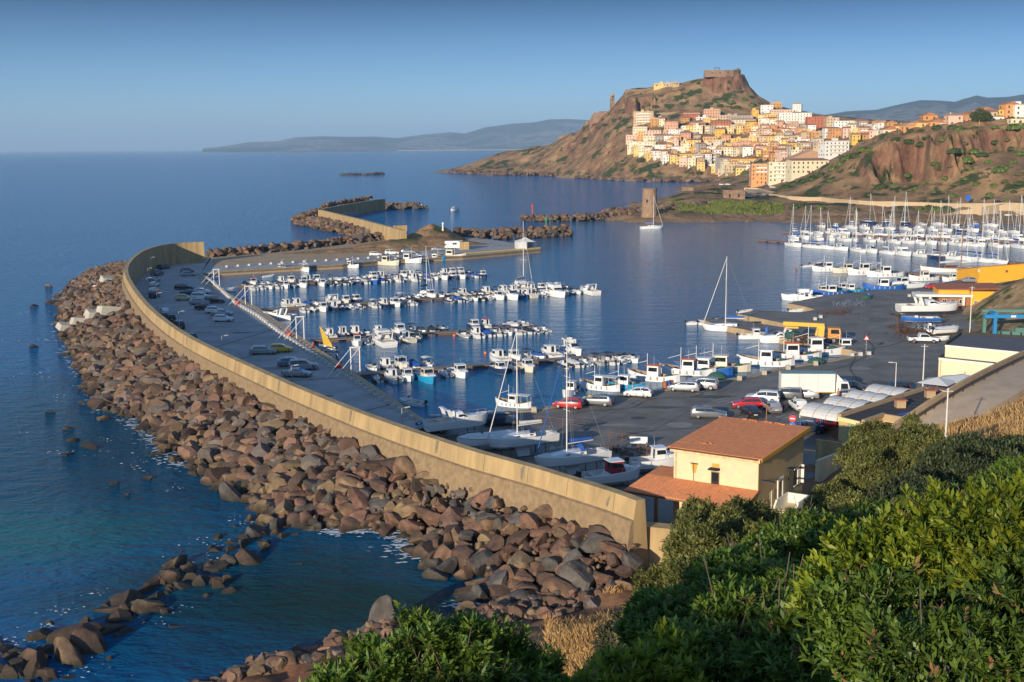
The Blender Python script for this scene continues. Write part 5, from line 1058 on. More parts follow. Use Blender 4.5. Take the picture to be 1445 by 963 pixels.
def make_car(kind, colr, label='x'):
    K = CARK[kind]; L, W = K['L'], K['W']; m = PAINT[colr]; r = thing(f'parked_car', label, 'car'); b = MB(); rows_ = []
    for (x, zl, zb, zr) in K['prof']:
        e = 1-max(0, (abs(x)/(L/2)-.8)/.2)*.14; w = W/2*e; tw = w*(.78 if zr > zb+.1 else .93)
        half = [(0, .24), (w*.88, .24), (w*.99, .38), (w, zb*.72), (w*.97, zb), (tw, zr-.05 if zr > zb+.1 else zr-.01), (tw*.86, zr), (0, zr+.015)]
        rows_.append([(x, -y, z) for y, z in half]+[(x, y, z) for y, z in half[-2:0:-1]])
    b.grid(rows_, closed=True); n = len(rows_[0]); b.f.append(tuple(range(n))); b.m.append(0); b.f.append(tuple(range(len(b.v)-1, len(b.v)-n-1, -1))); b.m.append(0)
    o = b.build('body', m, r, smooth=True); fixn(o); o.data.set_sharp_from_angle(angle=R_(32)); pr = K['prof']
    cab = [p for p in pr if p[3] > p[2]+.1]
    i0 = pr.index(cab[0]); i1 = pr.index(cab[-1])
    def yb(z, zb, zr, w): t = (z-zb)/max(zr-.05-zb, .01); return w*.97+(w*.78-w*.97)*t
    for s in (-1, 1):
        b = MB(); xs = [p[0] for p in pr[i0:i1+2]]
        lo = []; hi = []
        for k, (x, zl, zb, zr) in enumerate(pr[i0:i1+1]):
            zt = zr-.10; zz = zb+.04; lo.append((x+(.12 if k == 0 else 0), s*(yb(zz, zb, zr, W/2)+.012), zz)); hi.append((x+(.18 if k == 0 else 0), s*(yb(zt, zb, zr, W/2)+.012), zt))
        p = pr[i1+1]; pc = pr[i1]; lo.append((pc[0]+(p[0]-pc[0])*.78, s*(W/2*.955+.012), p[2]+.05)); hi.append((pc[0]+(p[0]-pc[0])*.12, s*(W/2*.80+.012), pc[3]-.14))
        b.grid([lo, hi]); b.build('side_window', M_carglass, o)
        q = MB(); xm = (pr[i0][0]+pr[i1][0])/2+.25; q.cbox((xm, s*(W/2*.90), (pr[i0+1][2]+pr[i0+1][3])/2), (.07, .06, pr[i0+1][3]-pr[i0+1][2]-.02)); q.build('pillar', m, o)
        q = MB(); q.cbox((pr[i1][0]+.45, s*(W/2+.08), pr[i1][2]+.1), (.12, .18, .13)); bevel(q.build('mirror', m, r), .02)
    a, c = pr[i1], pr[i1+1]; b = MB(); w1 = W/2*.70; w2 = W/2*.84
    b.add([(a[0]+.05, -w1, a[3]-.01), (a[0]+.05, w1, a[3]-.01), (c[0]-.06, w2, c[3]+.035), (c[0]-.06, -w2, c[3]+.035)], [(0,3,2,1)]); b.build('windscreen', M_carglass, r)
    a, c = pr[i0], pr[i0-1]; b = MB(); b.add([(a[0]-.02, -w1*.98, a[3]-.08), (a[0]-.02, w1*.98, a[3]-.08), (c[0]-.0, w2*.96, max(c[3], c[2])+.03), (c[0]-.0, -w2*.96, max(c[3], c[2])+.03)], [(0,1,2,3)]); b.build('rear_window', M_carglass, r)
    for s in (-1, 1):
        b = MB(); b.cbox((L/2-.10, s*W*.36, .64), (.16, .30, .13)); bevel(b.build('headlight', M_hl, r), .03)
        b = MB(); b.cbox((-L/2+.07, s*W*.40, .86), (.14, .20, .26)); bevel(b.build('tail_light', M_tl, r), .03)
        for x in (-L*.30, L*.31): wheel(r, x, s*(W/2-.10), .33 if kind != 'suv' else .37)
    b = MB(); b.cbox((L/2-.01, 0, .36), (.1, W*.8, .16)); b.cbox((-L/2+.01, 0, .38), (.1, W*.84, .16)); b.build('bumper', M_trim, r)
    b = MB(); b.cbox((-L/2-.035, 0, .60), (.02, .5, .11)); b.build('number_plate', M_plate, r)
    return r
CARP = {}
def car(kind, colr, x, y, h, label, group=None, z=None, q=None):
    k = (kind, colr)
    if k not in CARP: CARP[k] = Proto(make_car(kind, colr))
    p = q if q is not None else P(x, y, (ZQ if z is None else z)); return CARP[k].put((p.x, p.y, p.z+.012), R_(h), label, group)
GP = 'cars parked in the shade of the sea wall'
for a in [('estate','silver',372,500,4,'silver estate car standing apart beside the yellow car'),('hatchback','yellow',396,497,8,'yellow hatchback partly behind the silver estate on the parking'),
    ('estate','light blue',412,517,12,'light blue estate, farthest of the cluster nearest the camera on the parking'),('suv','silver',428,522,10,'silver pickup like car at right of the nearest parking cluster'),('saloon','silver',419,532,-6,'silver saloon nearest the camera on the parking'),
    ('hatchback','white',315,454,0,'white hatchback in front of the middle group on the parking'),('saloon','silver',313,446,2,'silver saloon just behind the white hatchback in the middle group'),('hatchback','white',303,442,5,'white hatchback behind left in the middle group'),
    ('saloon','black',290,437,3,'black saloon left of the middle group, half in front of a pale estate'),('estate','silver',282,430,8,'long silver estate behind the black saloon'),('suv','black',303,428,5,'black off road car at right behind the silver estate'),
    ('hatchback','pale yellow',260,424,2,'pale yellow hatchback on the left of the far parking group'),('saloon','dark blue',268,417,3,'dark blue saloon directly behind the pale yellow hatchback'),('suv','white',284,423,5,'white off road car beside the pale yellow hatchback'),('hatchback','white',286,415,3,'white hatchback farthest right in the far parking group'),
    ('estate','black',260,409,2,'black estate alone above the pale yellow hatchback'),('hatchback','silver',266,390,20,'silver hatchback nearer of two standing by the quay edge'),('hatchback','grey',265,385,20,'grey hatchback farther of two standing by the quay edge'),
    ('hatchback','silver',253,372,12,'silver hatchback at the far end between two dark cars'),('hatchback','black',263,371,15,'black hatchback at the far right end of the parking'),('suv','black',238,372,35,'black off road car by the lamp at the far bend')]:
    car(a[0], a[1], a[2], a[3], a[4], a[5], GP)
for k, (kd, c, x, y, h) in enumerate([('estate','dark blue',231,380,70),('suv','grey',222,389,78),('hatchback','silver',218.5,398,83),('hatchback','white',218,405,88),('suv','white',217,415,92),('suv','dark blue',218,420,95),('hatchback','white',232,444,115),('hatchback','black',240,453,118),('suv','black',251,464,120),('hatchback','dark blue',268,481,125)]):
    car(kd, c, x, y, h, f'{c} {kd if kd != "suv" else "off road car"}, {nth(10-k)} from the camera in the sea wall line', 'cars lined up along the inner side of the sea wall')
for a in [('saloon','dark blue',613,602,200,'dark blue saloon half hidden behind the laid up motor yacht'),('saloon','black',606,612,200,'black saloon peeking over the sea wall beside the motor yacht'),('suv','dark blue',707,600,15,'dark blue off road car behind the masts of the laid up boats'),
    ('hatchback','red',802,576,162,'red hatchback on the quay behind the blue furled jib'),('estate','grey',842,572,160,'grey estate with light bumper beside the red hatchback on the quay'),('hatchback','white',901,560,160,'white hatchback parked alone on the sunny quay'),('estate','silver',965,552,162,'silver estate at left of the pair on the quay'),('suv','silver',991,549,160,'silver people carrier at right of the pair on the quay'),
    ('estate','grey',1000,590,-8,'dark grey estate in the middle of the sunny asphalt'),('hatchback','red',1054,576,176,'red hatchback at the left of the sunlit car cluster'),('saloon','black',1058,587,98,'black car seen from behind in front of the red hatchback'),('suv','white',1076,568,162,'white off road car behind the red hatchback'),
    ('hatchback','silver',1089,581,96,'silver hatchback seen from behind beside the black car'),('suv','grey',1108,563,164,'grey off road car directly left of the lorry cab'),('saloon','silver',1133,562,160,'silver saloon under the side of the white lorry'),('hatchback','white',1126,578,95,'white hatchback seen from behind below the lorry'),
    ('saloon','black',1203,552,-14,'black saloon half hidden behind the front of the lorry'),('hatchback','silver',1191,563,170,'silver hatchback beside the vaulted awnings'),('hatchback','black',1263,553,185,'black car beyond the awnings next to a lamp'),('saloon','dark blue',1137,611,178,'dark blue saloon between yellow house and awnings'),('hatchback','red',1156,607,175,'dark red hatchback nose in under the first awning'),
    ('hatchback','red',1316,408,178,'red hatchback parked on the far quay behind the terraced building'),('saloon','silver',1370,399,2,'silver saloon next to the far yellow building'),('suv','grey',1267,445,92,'grey off road car with light rear left of the ashore yacht')]:
    car(a[0], a[1], a[2], a[3], a[4], a[5], 'cars on the open quay')
def place_road(kd, c, x, y, h, lb):
    q = HL.hit(x, y, 500); 
    if q: car(kd, c, 0, 0, h, lb, 'cars on the coast road', q=q+Vector((0, 0, .1)))
for a in [('hatchback','white',1056,279,10,'white car in front of the ruined stone building'),('saloon','dark blue',1069,279,10,'dark blue car second from ruined stone building'),('hatchback','white',1018,262,5,'white car, left one at the small car park below town'),('saloon','white',1027,262,5,'white car, right one at the small car park below town'),('suv','black',1062,264,80,'black car at the bend below the orange houses'),('hatchback','grey',1079,265,15,'grey car under the orange houses'),('hatchback','white',1090,266,15,'white car under the cream block of flats'),('saloon','dark blue',1408,287,5,'dark blue car on the coast road above the far boats')]: place_road(*a)
for k, (x, kd, c) in enumerate([(530,'hatchback','white'),(553,'suv','white'),(576,'estate','silver'),(618,'saloon','silver')]): car(kd, c, x, 361.5-(x-530)*.08, 5, f'{c} {kd if kd != "suv" else "van like car"}, {nth(k+1)} from the left on the north quay', 'cars on the north quay')
# lorry
M_boxw = mat('white_lorry_box', (0.66,0.65,0.61), 0.5, var=0.07, scale=.6, streak=True)
M_boxt = mat('green_grey_roof', (0.22,0.30,0.28), 0.6, var=0.2)
t = thing('lorry', 'white box lorry with greenish roof parked beside the awnings', 'lorry', P(1148, 561, ZQ), R_(-4))
b = MB(); b.box(-4.7, 2.7, -1.22, 1.22, .95, 3.55); o = bevel(b.build('cargo_box', M_boxw, t), .04)
b = MB(); b.box(-4.68, 2.68, -1.2, 1.2, 3.56, 3.6); b.build('roof_panel', M_boxt, o)
b = MB(); b.box(-4.72, 2.72, -1.235, -1.22, .95, 1.05); b.build('side_stripe', M_yel, o)
for x in (-2.2, .3): q = MB(); q.box(x, x+.03, -1.232, -1.222, 1.1, 3.5); q.build('panel_seam', M_steel, o)
b = MB(); b.xprism([(2.85,.45),(4.75,.45),(4.8,1.35),(4.5,2.45),(3.0,2.5),(2.85,2.4)], -1.1, 1.1); c = fixn(b.build('cab', PAINT['white'], t)); bevel(c, .08)
b = MB(); b.xprism([(2.9,2.5),(3.9,2.5),(2.95,3.5)], -1.0, 1.0); fixn(b.build('wind_deflector', PAINT['white'], c))
b = MB(); b.add([(4.80,-.95,1.42),(4.80,.95,1.42),(4.53,.9,2.38),(4.53,-.9,2.38)], [(0,1,2,3)]); b.build('windscreen', M_carglass, c)
for s in (-1, 1):
    b = MB(); b.add([(3.5,s*1.112,1.45),(4.55,s*1.112,1.45),(4.4,s*1.112,2.2),(3.5,s*1.112,2.2)], [(0,1,2,3)]); b.build('side_window', M_carglass, c)
    b = MB(); b.cbox((4.76, s*.8, .8), (.1, .35, .2)); b.build('headlight', M_hl, c); b = MB(); b.cbox((4.7, s*1.3, 1.9), (.1, .2, .45)); b.build('mirror', M_trim, c)
    for x in (3.8, -2.9): wheel(t, x, s*1.02, .45, .3)
b = MB(); b.box(-4.6, 2.8, -.5, .5, .55, .94); b.build('chassis', M_trim, t)
# pickup
t = thing('pickup_truck', 'white double cab pickup parked in front of the stored boats', 'pickup', P(1302, 484, ZQ), R_(-7)); W = .9
b = MB(); b.xprism([(-2.6,.5),(2.55,.45),(2.55,.95),(1.3,1.1),(.6,1.72),(-.6,1.75),(-.8,1.1),(-2.6,1.1)], -W, W); o = fixn(b.build('body', PAINT['white'], t)); bevel(o, .06)
b = MB(); b.box(-2.5, -.9, -.78, .78, 1.0, 1.112); b.build('load_bed', M_trim, t)
for s in (-1, 1):
    b = MB(); b.add([(-.6,s*.905,1.15),(1.1,s*.905,1.15),(.6,s*.905,1.62),(-.5,s*.905,1.65)], [(0,1,2,3)]); b.build('side_window', M_carglass, o)
    for x in (-1.7, 1.7): wheel(t, x, s*.82, .38, .24)
    b = MB(); b.cbox((2.52, s*.7, .8), (.1, .3, .16)); b.build('headlight', M_hl, t)
b = MB(); b.add([(1.28,-.8,1.13),(1.28,.8,1.13),(.66,.75,1.70),(.66,-.75,1.70)], [(0,1,2,3)]); b.build('windscreen', M_carglass, t)
# mobile crane
M_cro = mat('orange_crane_paint', (0.62,0.26,0.03), 0.5, var=0.25, scale=1.5); M_cry = mat('yellow_crane_paint', (0.75,0.42,0.03), 0.5, var=0.2)
M_rust = mat('rusty_steel', (0.12,0.055,0.03), 0.9, var=0.4, scale=3)
t = thing('mobile_crane', 'old orange truck mounted crane with lowered boom on the pier', 'crane truck', P(1152, 483, ZQ), R_(-12))
b = MB(); b.box(-4.2, 3.6, -1.1, 1.1, .7, 1.15); b.build('chassis', M_rust, t)
b = MB(); b.xprism([(1.9,.9),(4.2,.9),(4.25,1.8),(4.0,2.7),(1.9,2.75)], -1.2, 1.2); c = fixn(b.build('cab', M_cro, t)); bevel(c, .07)
b = MB(); b.add([(4.26,-1.05,1.8),(4.26,1.05,1.8),(4.06,1.0,2.6),(4.06,-1.0,2.6)], [(0,1,2,3)]); b.build('windscreen', M_carglass, c)
for s in (-1, 1): b = MB(); b.add([(2.4,s*1.21,1.75),(3.9,s*1.21,1.75),(3.75,s*1.21,2.5),(2.4,s*1.21,2.5)], [(0,1,2,3)]); b.build('side_window', M_carglass, c)
b = MB(); b.cbox((.6, 0, 2.1), (1.6, 1.5, 1.9), 0, .15, .8); bevel(b.build('turret', M_cry, t), .06)
b = MB(); b.cbox((-2.3, 0, 3.15), (7.2, .75, .7), 0, .03); o = b.build('boom', M_cry, t); bevel(o, .05); b = MB(); b.cbox((-4.4, 0, 2.55), (2.4, .4, .3)); b.build('boom_jib', M_cry, o)
for x in (-3.2, -1.9, 2.9):
    for s in (-1, 1): wheel(t, x, s*1.0, .52, .35)
b = MB(); b.tube((-5.8, 0, 2.9), (-5.8, 0, 1.6), .02, .02, 4); b.build('hook_cable', M_rope, t)
# camper van on the north quay
t = thing('camper_van', 'white camper van parked on the north quay near the tent', 'camper van', P(640, 352, ZQ), R_(178))
b = MB(); b.xprism([(-3.2,.5),(2.9,.5),(3.0,1.2),(2.2,1.75),(3.0,2.1),(2.9,2.9),(-3.2,2.95)], -1.1, 1.1); o = fixn(b.build('body', PAINT['white'], t)); bevel(o, .08)
for s in (-1, 1):
    b = MB(); b.add([(-1.2,s*1.11,1.7),(.2,s*1.11,1.7),(.2,s*1.11,2.3),(-1.2,s*1.11,2.3)], [(0,1,2,3)]); b.build('side_window', M_carglass, o)
    for x in (-1.9, 2.0): wheel(t, x, s*.95, .36, .25)
t = thing('shed', 'small grey hut beside the camper van on the north quay', 'hut', P(655, 352, ZQ), .1); b = MB(); b.box(-1.6,1.6,-1.3,1.3,0,2.7); b.build('wall', M_conc, t); b = MB(); b.box(-1.8,1.8,-1.5,1.5,2.7,2.85); b.build('roof', M_trim, t)
# motorcycle
t = thing('motorcycle', 'red motorcycle standing between the silver and white hatchbacks', 'motorcycle', P(1108, 580, ZQ), R_(100))
for x in (-.65, .65): b = MB(); b.tube((x, -.06, .3), (x, .06, .3), .3, .3, 16); b.build('wheel', M_tyre, t)
b = MB(); b.cbox((.05, 0, .75), (.55, .3, .28), 0, .1, .7); b.cbox((.62, 0, .62), (.12, .12, .8), 0, -.35); bevel(b.build('body', PAINT['red'], t), .04); b = MB(); b.cbox((-.42, 0, .82), (.6, .26, .1)); b.build('seat', M_trim, t)
b = MB(); b.tube((.5, -.35, 1.02), (.5, .35, 1.02), .02, .02, 5); b.build('handlebar', M_steel, t)

# ================================================================ quay furniture
M_block = mat('white_concrete_block', (0.50,0.48,0.44), 0.85, var=0.2, scale=2)
M_blockc = mat('cream_bollard_concrete', (0.46,0.40,0.29), 0.85, var=0.25, scale=3)
def pathpts(pts, z, step, s0=0):
    L = [P(x, y, z) for x, y in pts]; out = []; acc = s0
    for a, b_ in zip(L[:-1], L[1:]):
        l = (b_-a).length
        while acc < l: out.append(a.lerp(b_, acc/l)); acc += step
        acc -= l
    return out
def blockthing(m, sz):
    b = MB(); b.cbox((0, 0, sz[2]/2), sz, 0, 0, .86); o = b.build('kerb_block', m); bevel(o, .05); return o
g = blockthing(M_block, (.8, .7, .55)); first = True
B1 = pathpts([(270,381.5),(300,399),(332,428.5),(365,447.5),(399,473.5),(451,508.5),(503.5,542.5),(541,567.5),(575,588.5),(590,598)], ZQ, 2.6)
for k, p in enumerate(B1):
    o = g if k == 0 else dup(g); o.location = p; o.rotation_euler = (0, 0, .7+rnd.uniform(-.1, .1)); tag(o, f'whitish kerb block, {nth(len(B1)-k)} along the parking quay from the camera', 'kerb block', 'kerb blocks along the parking quay')
g = blockthing(M_blockc, (.75, .75, .7))
B2 = pathpts([(640,598),(656,595.5),(699,586),(748.6,582.5),(851,564),(951,552),(1060,534),(1097,524),(1175,512)], ZQ, 6.3)
for k, p in enumerate(B2):
    o = g if k == 0 else dup(g); o.location = p; tag(o, f'cream mooring block, {nth(k+1)} from the left along the sunny fishing quay', 'mooring block', 'mooring blocks on the fishing quay')
g = blockthing(M_block, (.8, .8, .6))
B3 = pathpts([(320,377.5),(400,372),(500,366.5),(600,360)], ZQ, 3.6)
for k, p in enumerate(B3[::2] if len(B3) > 44 else B3):
    o = g if k == 0 else dup(g); o.location = p; tag(o, f'white block, {nth(k+1)} from the left along the north quay', 'kerb block', 'white blocks on the north quay')
g = blockthing(M_block, (.7, .7, .6))
for k, (x, y) in enumerate([(1202,503),(1214,502),(1226,501),(1150,452),(1158,449),(1296,415),(1290,417),(1283,419)]):
    o = g if k == 0 else dup(g); o.location = P(x, y, ZQ); tag(o, f'loose white concrete block, {nth(k+1)} on the open work quay from the crane outward', 'concrete block', 'loose blocks on the work quay')
# lamps
M_pole = mat('galvanised_pole', (0.42,0.42,0.40), 0.5, metal=.3, var=0.15); M_polew = mat('white_pole_paint', (0.62,0.60,0.55), 0.6, var=0.15)
M_lamp = mat('lamp_housing', (0.55,0.52,0.42), 0.4, var=0.1)
def lamp(h, m=M_pole):
    r = thing('street_lamp', 'x', 'street lamp'); b = MB(); b.tube((0,0,0), (0,0,h), .08, .05, 8); b.cbox((0,0,.1), (.3,.3,.2)); b.build('pole', m, r)
    b = MB(); b.tube((0,0,h), (.55,0,h+.05), .035, .035, 6); a = b.build('arm', m, r); b = MB(); b.cbox((.75,0,h+.05), (.7,.26,.12), 0, -.06, .8); bevel(b.build('lamp_head', M_lamp, r), .03); return r
LP = Proto(lamp(5.6)); tops = [(228,349),(213,363.5),(208.5,379),(207,392.6),(221,414),(252,440),(312.8,474.5),(411,516.7),(567,576.5)]
for k, (x, y) in enumerate(tops):
    p = P(x, y, ZQ+5.6); LP.put((p.x, p.y, ZQ), .6, f'street lamp, {nth(9-k)} along the sea wall counted from the camera', 'street lamps along the sea wall')
LQ = Proto(lamp(5.8, M_polew)); p = P(1265, 512, ZQ+5.8); LQ.put((p.x, p.y, ZQ), math.pi, 'white street lamp on the asphalt beyond the awnings')
def pole(x, y, zt, zb, lb, r=.11, m=M_polew):
    p = P(x, y, zt); b = MB(); b.tube((0,0,0), (0,0,zt-zb), r, r*.6, 8); b.tube((-.5,0,zt-zb-.3), (.5,0,zt-zb-.3), .04, .04, 5); o = b.build('utility_pole', m); o.location = (p.x, p.y, zb); tag(o, lb, 'pole'); return o
pole(1305, 486, 7.8, ZQ, 'tall bare pale pole behind the dark roofed restaurant'); pole(1338, 548, 13.5, 6, 'tall pale pole standing at the edge of the hillside road'); pole(1372, 404, 11, ZQ+.5, 'pale pole at the foot of the rocky bank by the gantry')
pole(1082, 571, 4.2, ZQ, 'short wooden pole among the sunlit cars', .09, M_wood)
# wires from the roadside pole
# road signs
M_signr = mat('sign_red', (0.60,0.02,0.02), .5, var=0.05); M_signw = mat('sign_white', (0.72,0.72,0.70), .5, var=0.03); M_signb = mat('sign_blue', (0.02,0.12,0.50), .5, var=0.05)
t = thing('road_sign', 'round red no entry sign with blue disc below by the yellow house', 'road sign', P(1117.5, 622, ZQ), R_(-25))
b = MB(); b.tube((0,0,0), (0,0,3.0), .035, .035, 8); b.build('post', M_pole, t)
b = MB(); b.tube((0,-.04,2.7), (0,-.07,2.7), .42, .42, 24); d_ = b.build('no_entry_disc', M_signr, t); b = MB(); b.box(-.28,.28,-.085,-.072,2.63,2.77); b.build('bar', M_signw, d_)
b = MB(); b.tube((0,-.04,1.88), (0,-.07,1.88), .38, .38, 24); d_ = b.build('direction_disc', M_signb, t); b = MB(); b.add([(-.2,-.08,2.0),(.05,-.08,1.7),(-.02,-.08,1.64),(.2,-.08,1.62),(.17,-.08,1.83),(.1,-.08,1.76),(-.14,-.08,2.05)], [(0,1,2,3,4,5,6)]); b.build('arrow', M_signw, d_)
t = thing('road_sign', 'red bordered warning triangle on a post at the quay corner', 'road sign', P(1222, 499, ZQ), R_(-15))
b = MB(); b.tube((0,0,0), (0,0,3.0), .04, .04, 8); b.build('post', M_pole, t)
b = MB(); b.add([(-.5,-.06,2.3),(.5,-.06,2.3),(0,-.06,3.15),(-.5,-.03,2.3),(.5,-.03,2.3),(0,-.03,3.15)], [(0,1,2),(5,4,3),(0,3,4,1),(1,4,5,2),(2,5,3,0)]); d_ = b.build('triangle', M_signr, t); b = MB(); b.add([(-.3,-.07,2.42),(.3,-.07,2.42),(0,-.07,2.93)], [(0,1,2)]); b.build('inner_field', M_signw, d_)
t = thing('road_sign', 'square blue road sign on the coast road below the cliff', 'road sign'); q = HL.hit(1366, 289, 500) or P(1366, 289, 5); t.location = q; b = MB(); b.tube((0,0,-.5),(0,0,3),.06,.06,6); b.build('post', M_pole, t); b = MB(); b.box(-1.2,1.2,-.1,-.05,2.0,4.6); b.build('panel', M_signb, t)
# red bins / lifebuoy boxes by the quay blocks
for k, (x, y) in enumerate([(335,431),(408,476),(478,523)]):
    p = P(x, y, ZQ); b = MB(); b.lathe([(.42, 0), (.48, .1), (.45, 1.0), (.2, 1.12)], 14); o = b.build('litter_drum', M_redp); o.location = p; tag(o, f'red drum, {("farthest", "middle", "nearest")[k]} of three beside the parking kerb blocks', 'drum', 'red drums on the parking quay')
# white steel hoists at the pontoon heads
for k, (x, y) in enumerate([(306,404),(351,431),(424,480),(502,529)]):
    p = P(x, y, ZQ); t = thing('gangway_frame', f'white steel gangway frame, {("farthest", "third", "second", "nearest")[k]} of four from the camera at the pontoon heads', 'steel frame', (p.x, p.y, ZQ), .35, 'white steel frames at the pontoon heads')
    t['label'] = f'white steel gangway frame, {("fourth", "third", "second", "first")[k]} pontoon head counted from the camera'
    for s in (-1, 1):
        b = MB(); b.tube((s*.7, 0, 0), (s*.7, 0, 4.3), .1, .1, 8); b.build('upright', M_mastw, t); b = MB(); b.tube((s*.7, 0, 4.2), (s*.7-4.2, -1.5, .1), .05, .05, 6); b.build('brace', M_mastw, t)
        b = MB(); b.tube((s*.7, 0, 4.2), (s*.7+4.5, 2.0, .4), .03, .03, 4); b.build('stay', M_rope, t)
    b = MB(); b.tube((-.85, 0, 4.3), (.85, 0, 4.3), .14, .14, 8); b.build('crossbeam', M_mastw, t)
# yellow folded sail on a small boat
b = MB(); b.grid([[(0,-.1,1.0),(1.6,.1,.5)],[(-.3,0,2.6),(1.3,.3,1.2)],[(-.7,0,4.4),(-.4,.1,4.2)]]); o = b.build('yellow_sail', M_yel); sm = o.modifiers.new('t','SOLIDIFY'); sm.thickness = .12; p = P(457, 490, .6); o.location = (p.x, p.y, 0); tag(o, 'bright yellow sail hanging from a small boat at the pontoon head', 'sail')
boat('open', 0, 462, 494, 2.4, 'small white boat lying under the hanging yellow sail')
# orange buoys
g = None
for k, (x, y) in enumerate([(641,475),(645,529),(685,500),(1123.5,378.5),(1223,402),(903,527)]):
    if g is None: b = MB(); b.lathe([(.05,-.28),(.24,-.15),(.3,.05),(.24,.25),(.08,.38)], 14); g = b.build('buoy', M_orange, smooth=True); o = g
    else: o = dup(g)
    p = P(x, y, 0); o.location = (p.x, p.y, .12); tag(o, 'orange ball buoy, ' + ['below the middle boats of the yellow sail pontoon','in open water right of the turquoise launch','left of the isolated boat on the nearest pontoon','alone left of the yacht marina jetty','near the wide wooden jetty','beside the red striped fishing boat'][k], 'buoy', 'orange buoys in the harbour')
# white tent
t = thing('tent', 'white peaked marquee tent at the end of the north quay', 'tent', P(741, 351, ZQ), .15)
b = MB(); b.add([(-3.2,-3,2.5),(3.2,-3,2.5),(3.2,3,2.5),(-3.2,3,2.5),(-1.2,-1.1,3.3),(1.2,-1.1,3.3),(1.2,1.1,3.3),(-1.2,1.1,3.3),(0,0,4.1)], [(0,1,5,4),(1,2,6,5),(2,3,7,6),(3,0,4,7),(4,5,8),(5,6,8),(6,7,8),(7,4,8)]); b.build('canopy', M_canvW, t)
b = MB(); b.box(-3.2,-3.14,-3,3,0,2.5); b.box(-3.2,.2,-3.0,-2.95,0,2.5); b.box(-3.2,3.2,2.95,3,0,2.5); b.build('side_wall', M_canvW, t)
for s in (-1, 1):
    for u in (-1, 1): b = MB(); b.tube((s*3.1,u*2.9,0),(s*3.1,u*2.9,2.5),.05,.05,6); b.build('leg', M_steel, t)
# yellow kerb along the north quay tip
b = MB(); a = P(655, 358.5, ZQ); c = P(762, 350.5, ZQ); d = (c-a).normalized(); n = Vector((-d.y, d.x, 0)); b.add([a, c, c+n*.5, a+n*.5]+[v+Vector((0,0,.3)) for v in (a, c, c+n*.5, a+n*.5)], [(0,1,2,3),(4,5,6,7),(0,1,5,4),(1,2,6,5),(2,3,7,6),(3,0,4,7)]); tag(fixn(b.build('yellow_kerb', M_yel)), 'long yellow painted kerb on the tip of the north quay', 'kerb')
# harbour beacons
def beacon(x, y, m, lb, z=2.4, h=6):
    t = thing('beacon', lb, 'beacon', P(x, y, z)); b = MB(); b.lathe([(.9,-1.5),(.9,.4),(.35,.5),(.3,h-1.2)], 12); b.build('mast', m, t); b = MB(); b.lathe([(.55,h-1.2),(.55,h-.3),(.25,h)], 12); b.build('lantern', m, t); b = MB(); b.lathe([(.8,h-1.4),(.8,h-1.25)], 12); b.build('gallery', m, t)
beacon(751.5, 304.5, M_redp, 'red lattice light beacon on the mole head', h=5.6); M_grn = mat('green_beacon_paint', (0.02,0.22,0.12), .5, var=.2); beacon(771, 324, M_grn, 'green light beacon on the boulder mole end', h=5)
b = MB(); b.lathe([(1.6,-1),(1.5,2.6),(1.7,2.7),(1.6,3.2)], 14); o = b.build('stone_stub', RM['dark brown']); o.location = P(645, 333, 2); tag(o, 'short dark round stone stub on the mole root', 'stone stub')
b = MB(); b.tube((0,0,0),(0,0,2.6),.35,.25,8); b.cbox((0,0,2.8),(.7,.7,.4)); o = b.build('marker_post', M_mastw); o.location = P(625, 326, 6); tag(o, 'small white marker on top of the dirt mound', 'marker')
# crates, nets and barrels on the fishing quay
M_crate = mat('blue_plastic', (0.03,0.12,0.40), .6, var=.2); M_terr = mat('terracotta_drum', (0.40,0.13,0.05), .7, var=.3)
for k, (x, y, m, nm) in enumerate([(938,549,M_terr,'terracotta coloured drum, left of the blue one behind the silver cars'),(943,548,M_crate,'blue drum between two terracotta drums behind the silver cars'),(947,547,M_terr,'tall terracotta drum, right of the blue one behind the silver cars'),(1144,512,M_crate,'blue drum on the fishing quay below the crane'),(1082,470,M_crate,'blue barrel standing on the lower pier'),(1226,420,M_crate,'blue barrel on the quay edge by the net racks')]):
    b = MB(); b.lathe([(.32,0),(.36,.08),(.36,1.0),(.32,1.08)], 14); o = b.build('drum', m); o.location = P(x, y, ZQ); tag(o, nm, 'drum')
for k, (x, y, s) in enumerate([(1152,513,1.3),(1012,535,1.4),(1222,422,1.2),(1118,477,1.5),(960,551,.8)]):
    b = MB(); b.lathe([(.1,0),(1.0,0),(1.1,.3),(.7,.65),(.15,.8)], 12); o = b.build('net_heap', M_net, smooth=True); o.location = P(x, y, ZQ); o.scale = (s, s*.8, s); tag(o, 'heap of dark green fishing net, ' + ['beside the blue drum below the crane','behind the silver people carrier','at the corner near the work quay','on the lower pier behind the cruiser','beside the silver estate'][k], 'fishing net')
for k, (x, y, s, m) in enumerate([(826,563,.5,M_yel),(833,561,.5,M_yel),(822,566,.4,M_terr),(838,560,.45,M_yel)]):
    b = MB(); b.lathe([(.1,0),(.8,0),(.9,.3),(.5,.6),(.1,.7)], 10); o = b.build('float_heap', m, smooth=True); o.location = P(x, y, ZQ); o.scale = (s,)*3; tag(o, f'{"yellow" if m is M_yel else "orange"} heap of fishing floats, {nth(k+1)} right of the red hatchback', 'fishing floats')
